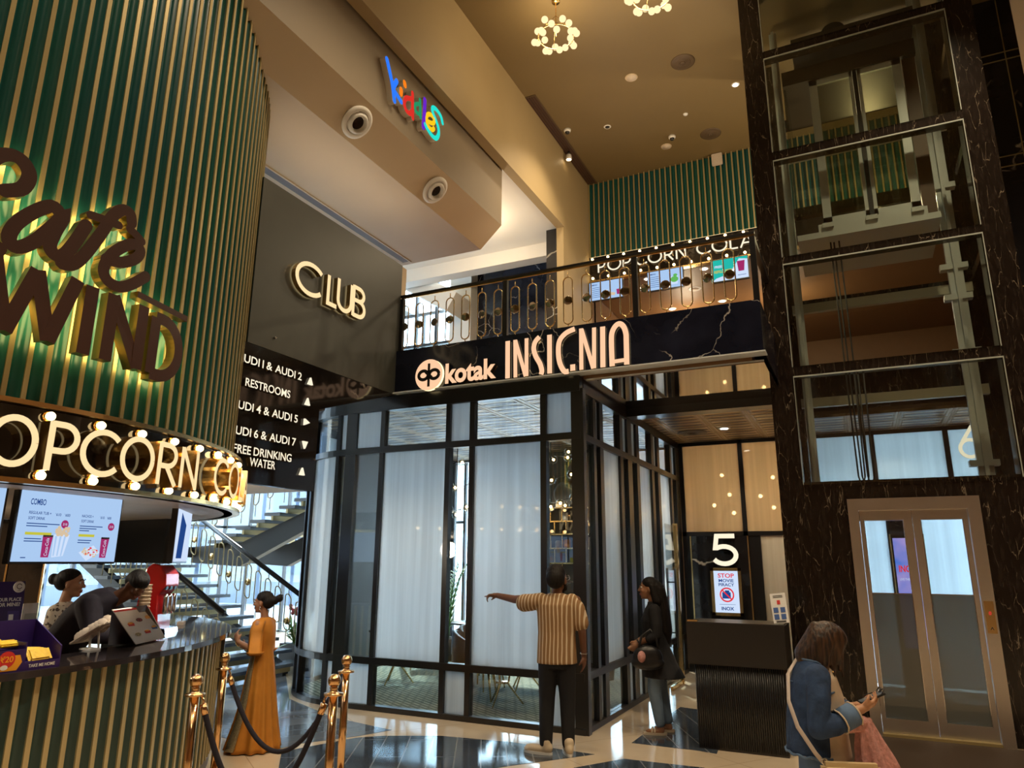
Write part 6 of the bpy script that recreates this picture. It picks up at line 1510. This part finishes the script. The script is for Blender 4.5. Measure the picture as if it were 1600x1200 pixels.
# ---------------------------------------------------------------- woman in the black tunic
IL = (-.90, -.436)
g = Fig('woman', 'long-haired woman in a black tunic and pale jeans with a handbag', (-2.13, 7.98), (-.93, -.30), 1.58, 'skin')
b = g.head((0, .05, 1.575), (.05, 1, .02), 1.10)+[g.c([(0, -.01, 1.36), (0, .03, 1.52)], [.05, .046]), g.l([((0, 0, .85), .15, .11), ((0, 0, 1.1), .13, .1), ((0, 0, 1.33), .15, .09), ((0, 0, 1.40), .08, .06)])]
b += [g.c([(-.165, 0, 1.35), (-.20, -.02, 1.08), (-.15, .20, .97)], [.05, .04, .027]), g.c([(.165, 0, 1.35), (.20, -.02, 1.08), (.10, .20, .97)], [.05, .04, .027])]
b += g.hand((-.15, .20, .97), (.25, .6, -.75), (.9, .0, .3), 1.1, -1)+g.hand((.10, .20, .97), (-.2, .6, -.75), (-.9, 0, .3), 1.1, 1)
b += [g.c([(-.08, 0, .85), (-.085, .03, .46), (-.085, -.02, .07)], [.08, .055, .036]), g.c([(.08, 0, .85), (.085, -.06, .46), (.085, -.12, .07)], [.08, .055, .036])]
for x, y in ((-.085, -.02), (.085, -.12)): b += [g.e((x, y+.07, .04), (.036, .10, .026)), g.e((x, y, .05), (.035, .045, .045))]
fuse('body', b, M['skin'], g.t, .008, 2); g.face()
fuse('tunic', [g.l([((0, -.09, .60), .235, .24), ((0, -.05, .75), .20, .195), ((0, -.01, .95), .165, .15), ((0, .01, 1.10), .148, .128), ((0, .02, 1.22), .165, .135), ((0, .0, 1.34), .165, .105), ((0, 0, 1.395), .10, .07), ((0, .01, 1.43), .06, .055)]),
    g.c([(-.15, 0, 1.345), (-.195, -.015, 1.18), (-.20, -.01, 1.07), (-.185, .07, 1.03)], [.068, .062, .058, .052]), g.c([(.15, 0, 1.345), (.195, -.015, 1.18), (.20, -.01, 1.07), (.175, .07, 1.03)], [.068, .062, .058, .052])], M['black_cloth'], g.t, .010, 3)
fuse('jeans', [g.l([((0, -.02, .66), .15, .12), ((0, 0, .88), .14, .11)]), g.c([(-.08, 0, .72), (-.086, .03, .46), (-.088, -.015, .13)], [.098, .078, .058]), g.c([(.08, -.02, .72), (.086, -.05, .46), (.088, -.115, .13)], [.098, .078, .058])], M['denim_pale'], g.t, .010, 3)
fuse('hair', [g.E((0, .03, 1.625), (.083, .094, .075)), g.E((0, -.02, 1.58), (.085, .075, .095)), g.H([(0, -.045, 1.56), (0, -.075, 1.35), (0, -.115, 1.10), (0, -.135, .92)], [.085, .095, .085, .035]), g.H([(.07, .02, 1.60), (.075, -.03, 1.45)], [.03, .05]), g.H([(-.07, .02, 1.60), (-.075, -.03, 1.45)], [.03, .05])], M['hair'], g.t, .010, 2)
for x, y in ((-.085, -.02), (.085, -.12)):
    o = MB().prism([(x+.046*math.cos(a_), y+.065+.135*math.sin(a_)) for a_ in [2*PI*i/24 for i in range(24)]], 0, .028, lambda u, v, d: g.P(u, v, d)); o.tube([g.P(x-.04, y+.10, .03), g.P(x, y+.09, .075), g.P(x+.04, y+.10, .03)], .012, 8); o.tube([g.P(x-.04, y+.07, .03), g.P(x, y+.06, .085), g.P(x+.04, y+.07, .03)], .010, 8); o.build('sandal', M['cream_cloth'], g.t)
m = MB().tube([g.P(-.155+.03*math.cos(q), .19+.018*math.sin(q), .985+.03*math.sin(q)) for q in [2*PI*i/14 for i in range(14)]], .009, 6, closed=True); m.build('watch', M['black'], g.t)
hb = thing('handbag', 'black handbag hung on the forearm of the black-tunic woman', 'bag', tuple(g.P(-.24, .14, .75)))
fuse('bag_body', [g.e((-.255, .10, .84), (.07, .17, .13)), g.e((-.255, .10, .78), (.075, .19, .08))], M['leather'], hb, .009, 2)
MB().tube([g.P(-.25, -.02+.0, .92), g.P(-.24, .0, 1.06), g.P(-.20, .06, 1.13), g.P(-.24, .16, 1.06), g.P(-.25, .2, .92)], .013, 8).build('strap', M['leather'], hb)
pc = thing('pouch', 'round pink pouch dangling from the black handbag', 'pouch', tuple(g.P(-.33, .17, .8)))
MB().ball(g.P(-.325, .17, .85), .058, 18, 0, (.7, 1, 1)).build('pouch_body', M['pink'], pc); MB().tube([g.P(-.31, .17, .9), g.P(-.27, .15, .95)], .004, 6).build('cord', M['black'], pc)

# ---------------------------------------------------------------- woman in the mustard gown
g = Fig('woman', 'woman with a hair bun in a long mustard gown at the counter', (-5.40, 5.56), (-.93, -.36), 1.44, 'skin')
b = g.head((0, .04, 1.575), (0, 1, -.02), 1.02)+[g.c([(0, -.01, 1.36), (0, .02, 1.52)], [.048, .044]), g.l([((0, 0, .95), .14, .1), ((0, 0, 1.15), .125, .095), ((0, 0, 1.34), .15, .085), ((0, 0, 1.40), .07, .06)])]
b += [g.c([(-.165, 0, 1.34), (-.195, .03, 1.08), (-.13, .24, 1.15)], [.048, .038, .026]), g.c([(.165, 0, 1.34), (.195, .03, 1.08), (.12, .26, 1.06)], [.048, .038, .026])]
b += g.hand((-.13, .24, 1.15), (.25, .45, .85), (.7, -.3, 0), 1.2, -1)+g.hand((.12, .26, 1.06), (-.2, .75, .55), (-.4, .0, .6), .8, 1)
b += [g.c([(-.07, 0, .9), (-.07, 0, .45), (-.07, 0, .06)], [.08, .05, .035]), g.c([(.07, 0, .9), (.07, 0, .45), (.07, 0, .06)], [.08, .05, .035]), g.e((-.07, .08, .03), (.034, .1, .024)), g.e((.07, .07, .03), (.034, .1, .024))]
fuse('body', b, M['skin'], g.t, .008, 2); g.face()
m = MB(); N, K = 64, 16; prof = [(1.415, .062, .055), (1.39, .12, .075), (1.33, .162, .105), (1.22, .158, .128), (1.12, .138, .115), (1.06, .132, .108), (.95, .155, .13), (.75, .18, .16), (.5, .205, .19), (.25, .235, .225), (.1, .26, .25), (.012, .275, .265)]
k = len(m.v)
for i, (z, rx, ry) in enumerate(prof):
    fo = max(0, (1.05-z))*.026
    for j in range(N):
        a = 2*PI*j/N; w_ = 1+fo/.2*math.cos(13*a+.8*math.sin(3*a)+.8*z)*1.0; yy = ry*math.sin(a)*w_; back = .10*max(0, .5-z) if math.sin(a) > .2 else 0
        m.v.append(g.P(rx*math.cos(a)*w_, yy-.01+back, z))
for i in range(len(prof)-1):
    for j in range(N): m.f.append([k+i*N+j, k+i*N+(j+1) % N, k+(i+1)*N+(j+1) % N, k+(i+1)*N+j]); m.mi.append(0); m.sm.append(True)
o = m.build('gown', M['mustard'], g.t); sd = o.modifiers.new('sub', 'SUBSURF'); sd.levels = sd.render_levels = 1
so = o.modifiers.new('solid', 'SOLIDIFY'); so.thickness = .006
for x in (-1, 1):
    mm_ = MB(); k = 0; n = 20; R_s = [((x*.10, 0, 1.40), .050), ((x*.142, 0, 1.368), .072), ((x*.178, .005, 1.28), .074), ((x*.19, .01, 1.02), .080), ((x*.19, -.01, 1.05), .092)]
    for (c_, r_) in R_s:
        for j in range(n): a = 2*PI*j/n; mm_.v.append(g.P(c_[0]+r_*.8*math.cos(a), c_[1]+r_*math.sin(a)*(1+.10*math.sin(5*a)), c_[2]+(.05*math.sin(a) if r_ > .1 else 0)))
    for i in range(4):
        for j in range(n): mm_.f.append([i*n+j, i*n+(j+1) % n, (i+1)*n+(j+1) % n, (i+1)*n+j]); mm_.mi.append(0); mm_.sm.append(True)
    o = mm_.build('flutter_sleeve', M['mustard'], g.t); so = o.modifiers.new('solid', 'SOLIDIFY'); so.thickness = .005
m = MB()
def band(a, z):
    for i in range(len(prof)-1):
        if prof[i+1][0] <= z <= prof[i][0]:
            t_ = (prof[i][0]-z)/(prof[i][0]-prof[i+1][0]); rx = prof[i][1]*(1-t_)+prof[i+1][1]*t_; ry = prof[i][2]*(1-t_)+prof[i+1][2]*t_
            w_ = 1.06+.15*max(0, 1.05-z); a = math.radians(a); return g.P(rx*math.cos(a)*w_, ry*math.sin(a)*w_-.01+.10*max(0, .5-z), z)
zs = [1.36-.06*i for i in range(23)]
for z in zs: m.v += [band(170, z), band(158, z), band(146, z)]
for i in range(len(zs)-1):
    for q in (0, 1): m.f.append([3*i+q, 3*i+q+1, 3*i+q+4, 3*i+q+3]); m.mi.append(0); m.sm.append(True)
o = m.build('sequin_band', M['sequin'], g.t); so = o.modifiers.new('solid', 'SOLIDIFY'); so.thickness = .008
fuse('hair', [g.E((0, .015, 1.63), (.084, .10, .078)), g.E((0, -.03, 1.59), (.082, .075, .085)), g.E((0, -.10, 1.60), (.055, .045, .05)), g.E((0, -.155, 1.625), (.05, .042, .045)), g.H([(0, -.16, 1.64), (0, -.19, 1.66)], [.02, .01])], M['hair'], g.t, .009, 2)
MB().ball(g.P(-.085, .03, 1.525), .009, 8).tube([g.P(-.085, .03, 1.52), g.P(-.086, .03, 1.49)], .006, 6).ball(g.P(.085, .03, 1.525), .009, 8).build('earring', M['chrome'], g.t)
m = MB().tube([g.P(-.138+.03*math.cos(q), .235+.02*math.sin(q), 1.125+.02*math.sin(q)) for q in [2*PI*i/14 for i in range(14)]], .006, 6, closed=True).tube([g.P(.125+.03*math.cos(q), .245+.012*math.sin(q), 1.06+.03*math.sin(q)) for q in [2*PI*i/14 for i in range(14)]], .006, 6, closed=True); m.build('bangle', M['gold'], g.t)

# ---------------------------------------------------------------- kiosk worker standing
IRd = (_r.x, _r.y)
g = Fig('woman', 'kiosk worker in a cream floral top standing behind the counter', tuple(atd(90, 1010, 5.95))[:2], (.80, .60), 1.66, 'skin_warm')
b = g.head((0, .04, 1.575), (0, 1, -.03), 1.0)+[g.c([(0, -.01, 1.36), (0, .02, 1.52)], [.048, .044]), g.l([((0, 0, .85), .15, .1), ((0, 0, 1.1), .13, .1), ((0, 0, 1.34), .15, .085), ((0, 0, 1.40), .07, .06)])]
b += [g.c([(-.165, 0, 1.34), (-.20, .0, 1.08), (-.14, .22, .98)], [.048, .038, .026]), g.c([(.165, 0, 1.34), (.20, .0, 1.08), (.14, .22, .98)], [.048, .038, .026])]
b += g.hand((-.14, .22, .98), (.2, .9, -.2), (0, 0, -1), .6, -1)+g.hand((.14, .22, .98), (-.2, .9, -.2), (0, 0, -1), .6, 1)
b += [g.c([(-.08, 0, .9), (-.08, 0, .45), (-.08, 0, .06)], [.08, .055, .036]), g.c([(.08, 0, .9), (.08, 0, .45), (.08, 0, .06)], [.08, .055, .036]), g.e((-.08, .08, .03), (.036, .1, .026)), g.e((.08, .08, .03), (.036, .1, .026))]
fuse('body', b, M['skin_warm'], g.t, .008, 2); g.face()
fuse('floral_top', [g.l([((0, 0, .72), .19, .15), ((0, 0, .92), .175, .135), ((0, .0, 1.10), .152, .122), ((0, .015, 1.22), .165, .128), ((0, .0, 1.34), .17, .105), ((0, 0, 1.395), .10, .075), ((0, .01, 1.425), .06, .055)]), g.c([(-.15, 0, 1.345), (-.195, 0, 1.2), (-.205, .02, 1.06), (-.185, .10, 1.02)], [.07, .07, .066, .058]), g.c([(.15, 0, 1.345), (.195, 0, 1.2), (.205, .02, 1.06), (.185, .10, 1.02)], [.07, .07, .066, .058])], M['floral'], g.t, .010, 3)
fuse('trousers', [g.l([((0, 0, .70), .15, .11), ((0, 0, .9), .14, .1)]), g.c([(-.08, 0, .75), (-.082, 0, .45), (-.085, 0, .08)], [.095, .07, .055]), g.c([(.08, 0, .75), (.082, 0, .45), (.085, 0, .08)], [.095, .07, .055])], M['black_cloth'], g.t, .010, 2)
fuse('hair', [g.E((0, .01, 1.635), (.085, .10, .072)), g.E((0, -.035, 1.60), (.083, .07, .085)), g.E((0, -.115, 1.615), (.05, .04, .05))], M['hair'], g.t, .009, 2)

# ---------------------------------------------------------------- kiosk worker bending over
g = Fig('man', 'kiosk worker in dark clothes bending low over the counter', tuple(atd(78, 1010, 5.45))[:2], (_r.x+.12, _r.y+.2), 1.76, 'skin_dark')
b = g.head((.0, .555, 1.50), (.45, .62, -.64), .90)
b += [g.c([(0, .38, 1.37), (0, .50, 1.44)], [.058, .054]), g.c([(0, .0, .92), (0, .13, 1.12), (0, .29, 1.31)], [.13, .125, .12]), g.c([(-.2, .31, 1.35), (-.23, .40, 1.16), (-.14, .56, 1.14)], [.05, .04, .028]), g.c([(.2, .31, 1.35), (.23, .40, 1.16), (.14, .56, 1.14)], [.05, .04, .028])]
b += g.hand((-.14, .56, 1.14), (.2, .9, -.05), (0, 0, -1), .5, -1)+g.hand((.14, .56, 1.14), (-.2, .9, -.05), (0, 0, -1), .7, 1)
b += [g.c([(-.09, 0, .88), (-.10, .03, .47), (-.10, -.03, .07)], [.09, .058, .04]), g.c([(.09, 0, .88), (.10, .03, .47), (.10, -.03, .07)], [.09, .058, .04])]
fuse('body', b, M['skin_dark'], g.t, .008, 2); g.face()
ax = Matrix.Rotation(-math.radians(40), 3, 'X')
fuse('dark_shirt', [g.l([((0, -.03, .84), .185, .14), ((0, .03, .97), .185, .14)]), g.l([((0, .0, .94), .185, .14), ((0, .10, 1.09), .185, .14), ((0, .20, 1.23), .20, .145), ((0, .30, 1.35), .215, .13), ((0, .36, 1.405), .16, .10), ((0, .42, 1.435), .08, .075)], ax),
    g.c([(-.16, .30, 1.35), (-.215, .36, 1.24), (-.235, .41, 1.16), (-.19, .50, 1.14)], [.09, .08, .068, .056]), g.c([(.16, .30, 1.35), (.215, .36, 1.24), (.235, .41, 1.16), (.19, .50, 1.14)], [.09, .08, .068, .056])], M['dark_cloth'], g.t, .010, 3)
fuse('trousers', [g.l([((0, 0, .72), .165, .125), ((0, 0, .92), .165, .12)]), g.c([(-.085, 0, .78), (-.10, .03, .47), (-.10, -.03, .08)], [.10, .078, .062]), g.c([(.085, 0, .78), (.10, .03, .47), (.10, -.03, .08)], [.10, .078, .062])], M['black_cloth'], g.t, .010, 2)
T = g.HT; S_ = g.hs; fuse('hair', [g.e(T(0, .0, .055), (.084*S_, .10*S_, .072*S_), g.hq), g.e(T(0, -.045, .015), (.080*S_, .065*S_, .085*S_), g.hq), g.e(T(0, .05, .085), (.06*S_, .05*S_, .035*S_), g.hq)], M['hair'], g.t, .009, 2)
for x in (-.10, .10): shoe(g, x, -.02, 0, M['black'])

# ---------------------------------------------------------------- woman in the denim jacket, close by
g = Fig('woman', 'woman in a blue denim jacket looking down at her phone, close by', tuple(atd(1268, 1010, 4.1))[:2], (.95, .31), 1.50, 'skin_warm')
b = g.head((0, .105, 1.475), (0, .86, -.51), 1.0)+[g.c([(0, -.01, 1.33), (0, .06, 1.43)], [.052, .050]), g.l([((0, 0, .85), .16, .12), ((0, 0, 1.1), .145, .12), ((0, 0, 1.30), .16, .10), ((0, 0, 1.36), .08, .06)])]
RW, LW = (.15, .225, 1.105), (-.07, .28, 1.085)
b += [g.c([(.165, -.01, 1.28), (.225, -.06, 1.0), RW], [.044, .040, .028]), g.c([(-.165, 0, 1.29), (-.21, .02, 1.0), LW], [.044, .040, .028])]
b += g.hand(RW, (-.30, .85, .30), (-.60, -.1, .75), 1.15, 1)+g.hand(LW, (.45, .8, .25), (.3, -.1, .8), 1.0, -1)
b += [g.c([(-.09, 0, .85), (-.09, .02, .45), (-.09, -.01, .07)], [.09, .06, .04]), g.c([(.09, 0, .85), (.09, .02, .45), (.09, -.01, .07)], [.09, .06, .04]), g.e((-.09, .08, .035), (.04, .11, .028)), g.e((.09, .08, .035), (.04, .11, .028))]
fuse('body', b, M['skin_warm'], g.t, .006, 2); g.face('hair_brown')
fuse('top', [g.l([((0, .02, .80), .185, .160), ((0, .02, .95), .17, .150), ((0, .02, 1.15), .155, .145), ((0, .02, 1.27), .155, .112), ((0, .01, 1.345), .09, .07)])], M['cream_cloth'], g.t, .009, 2)
jk = [g.l([((0, -.05, .825), .198, .155), ((0, -.05, .95), .190, .148), ((0, -.04, 1.10), .182, .140), ((0, -.025, 1.23), .185, .125), ((0, -.02, 1.30), .175, .105), ((0, -.02, 1.345), .115, .082), ((0, -.01, 1.385), .078, .07)]),
      g.c([(.145, -.015, 1.285), (.198, -.035, 1.16), (.228, -.062, 1.0)], [.078, .072, .064]), g.c([(.228, -.062, 1.0), (.218, .04, 1.02), (.175, .155, 1.075)], [.064, .062, .056]),
      g.c([(-.145, -.01, 1.285), (-.20, .0, 1.15), (-.215, .02, 1.005)], [.078, .068, .06]), g.c([(-.215, .02, 1.005), (-.17, .12, 1.03), (-.115, .205, 1.06)], [.06, .058, .054])]
fuse('denim_jacket', jk, M['denim'], g.t, .008, 2)
# collar, yoke seam, pocket flap
m = MB(); m.tube([g.P(*p) for p in ((.075, .070, 1.325), (.085, .0, 1.365), (.055, -.065, 1.375), (0, -.085, 1.38), (-.055, -.065, 1.375), (-.085, .0, 1.365), (-.075, .070, 1.325))], [.010, .016, .018, .018, .018, .016, .010], 8, flat=.45); m.build('collar', M['denim_mid'], g.t)
def cuff(c0, c1, r):
    a = Vector(g.P(*c0)); b_ = Vector(g.P(*c1)); mb = MB().tube([a, b_], [r*.97, r], 22, caps=False); ax_ = (b_-a).normalized(); o1 = ax_.orthogonal().normalized()
    o = mb.build('turned_cuff', M['denim_mid'], g.t); so = o.modifiers.new('s', 'SOLIDIFY'); so.thickness = .006
    for q_ in (a, b_): MB().tube([q_+Matrix.Rotation(2*PI*i/22, 3, ax_)@(o1*r*(1+.03*math.sin(9*i))) for i in range(22)], .0045, 6, closed=True).build('frayed_edge', M['cream_cloth'], o)
cuff((.205, .075, 1.038), (.170, .170, 1.080), .062); cuff((-.15, .14, 1.038), (-.11, .215, 1.062), .058)
m = MB(); m.tube([g.P(.203*math.cos(q), -.05+.16*math.sin(q), .823+.005*math.sin(13*q)) for q in [PI*.62+2*PI*.76*i/60 for i in range(61)]], .007, 6); m.build('frayed_hem', M['denim_mid'], g.t)
lap = [(.055, .055, 1.37), (.075, .088, 1.31), (.085, .105, 1.20), (.09, .108, 1.06), (.10, .105, .84)]
m = MB(); m.tube([g.P(*p) for p in lap], [.012, .014, .016, .016, .016], 8, flat=.5); m.build('pale_placket', M['cream_cloth'], g.t)
m = MB()
for k_ in range(5): p = Vector(lap[1]).lerp(Vector(lap[4]), k_/4.4); m.ball(g.P(p.x+.012, p.y+.008, p.z), .006, 8)
m.build('button', M['gold'], g.t)
m = MB().tube([g.P(.132, .078, 1.195), g.P(.155, .055, 1.19), g.P(.172, .03, 1.195)], .006, 6).tube([g.P(.05, -.150, 1.24), g.P(.0, -.153, 1.235), g.P(-.05, -.150, 1.24)], .004, 6); m.build('seam', M['denim_mid'], g.t)
fuse('jeans', [g.l([((0, 0, .70), .165, .14), ((0, 0, .88), .165, .135)]), g.c([(-.09, 0, .75), (-.092, .02, .45), (-.092, -.01, .1)], [.105, .08, .06]), g.c([(.09, 0, .75), (.092, .02, .45), (.092, -.01, .1)], [.105, .08, .06])], M['denim_mid'], g.t, .010, 2)
T = g.HT; hq = g.hq
hb_ = [g.e(T(0, -.010, .050), (.094, .112, .082), hq), g.e(T(0, -.055, .0), (.094, .078, .10), hq), g.c([T(0, -.06, .0), (0, -.03, 1.40), (0, -.045, 1.33)], [.088, .082, .045])]
rr = random.Random(21)
def lock(p0, p1, p2, p3, r0):
    P = [p0, p1, p2, p3]; pts = smooth3(P, 4); n_ = len(pts)
    return g.c(pts, [r0*(1-.75*(i/(n_-1))**2.2) for i in range(n_)])
def smooth3(P, n):
    P = [Vector(p) for p in P]; out = []
    for i in range(len(P)-1):
        a, b_, c_, d_ = P[max(i-1, 0)], P[i], P[i+1], P[min(i+2, len(P)-1)]
        for k in range(n):
            t = k/n; out.append(tuple(.5*((2*b_)+(-a+c_)*t+(2*a-5*b_+4*c_-d_)*t*t+(-a+3*b_-3*c_+d_)*t**3)))
    return out+[tuple(P[-1])]
for i in range(26):
    a = -2.55+5.1*(i/25); s_, c_ = math.sin(a), -math.cos(a)                 # round the back of the head from brow to brow
    x, y = .082*s_, .03+.098*c_; ln = .165+.05*rr.random()+(.02 if abs(a) < 1.2 else -.01); w_ = .018*math.sin(i*1.9)
    fw = .045*max(0, c_)
    hb_.append(lock((x*.55, .055+.06*c_+.03, 1.585), (x*1.02, y+.045+fw, 1.51), (x*1.10+w_*.6, y+.02+fw, 1.41), (x*1.02-w_*.6, y+.01+fw+.012*math.cos(i*2.3), 1.47-ln), .019+.005*rr.random()))
fuse('hair', hb_, M['hair_brown'], g.t, .0065, 1)
ph = thing('phone', 'dark phone held in both hands by the denim-jacket woman', 'phone', tuple(g.P(.03, .33, 1.14)))
hz = g.P(.045, .325, 1.155)
MB().obox(hz, (.070, .145, .010), g.Q@Matrix.Rotation(.40, 3, 'X'), bev=.003).build('phone_body', M['blackm'], ph)
MB().obox(hz+g.Q@Matrix.Rotation(.40, 3, 'X')@Vector((0, 0, .0055)), (.062, .132, .001), g.Q@Matrix.Rotation(.40, 3, 'X')).build('phone_screen', M['slate'], ph)
pg = thing('sunglasses', 'dark sunglasses held with the phone', 'sunglasses', tuple(g.P(.03, .40, 1.24)))
m = MB()
for x in (.0, .055): m.tube([g.P(x+.022*math.cos(q), .385+.012*math.sin(q), 1.193+.018*math.sin(q)) for q in [2*PI*i/14 for i in range(14)]], .003, 6, closed=True)
m.tube([g.P(.0, .36, 1.182), g.P(.02, .29, 1.165)], .003, 6); m.build('frame', M['blackm'], pg)
bag = thing('shoulder_bag', 'cream leather shoulder bag at the hip of the denim-jacket woman', 'bag', tuple(g.P(.29, .06, .75)))
MB().obox(g.P(.305, .085, .70), (.075, .30, .24), g.Q, bev=.022).build('bag_body', M['tan_leather'], bag)
m = MB(); m.tube([g.P(.324, -.05, .765), g.P(.326, .20, .765)], .004, 6); m.tube([g.P(.324, -.05, .72), g.P(.326, .20, .72)], .004, 6); m.build('zip', M['gold'], bag)
m = MB(); m.ball(g.P(.328, .0, .758), .008, 8).ball(g.P(.328, .0, .713), .008, 8); m.build('zip_pull', M['gold'], bag)
m = MB(); m.tube([g.P(-.15, .05, 1.36), g.P(-.07, -.07, 1.385), g.P(.01, -.165, 1.28), g.P(.10, -.195, 1.13), g.P(.20, -.175, 1.0), g.P(.262, -.10, .87), g.P(.285, -.06, .82)], .0125, 8, flat=.35); m.build('strap', mat('pale_strap', (.55, .47, .42), .5), bag)
m = MB(); m.tube([g.P(.292+.0*math.cos(q), -.058+.016*math.cos(q), .833+.016*math.sin(q)) for q in [2*PI*i/12 for i in range(12)]], .004, 6, closed=True); m.build('ring', M['chrome'], bag)
sf = thing('scarf', 'pink patterned scarf hanging from the forearm of the denim-jacket woman', 'scarf', tuple(g.P(.15, .24, .95)))
m = MB(); n, K = 44, 15
for i in range(K):
    t_ = i/(K-1); z = 1.035-.52*t_; wd = .045+.065*min(1, t_*1.8); cx_, cy_ = .155-.01*t_, .235+.085*t_
    for j in range(n):
        a = 2*PI*j/n; w_ = 1+.30*math.sin(6*a+2.2*t_)*min(1, t_*3)+.14*math.sin(13*a-3*t_); m.v.append(g.P(cx_+wd*.75*math.cos(a)*w_, cy_+wd*math.sin(a)*w_, z+.012*math.sin(3*a)))
for i in range(K-1):
    for j in range(n): m.f.append([i*n+j, i*n+(j+1) % n, (i+1)*n+(j+1) % n, (i+1)*n+j]); m.mi.append(0); m.sm.append(True)
m.build('drape', M['pink'], sf)
fuse('knot', [g.e((.155, .205, 1.035), (.048, .06, .036)), g.e((.15, .155, 1.015), (.045, .06, .032)), g.c([(.15, .11, .99), (.17, .20, 1.01), (.15, .26, 1.04)], [.03, .035, .022])], M['pink'], sf, .007, 2)
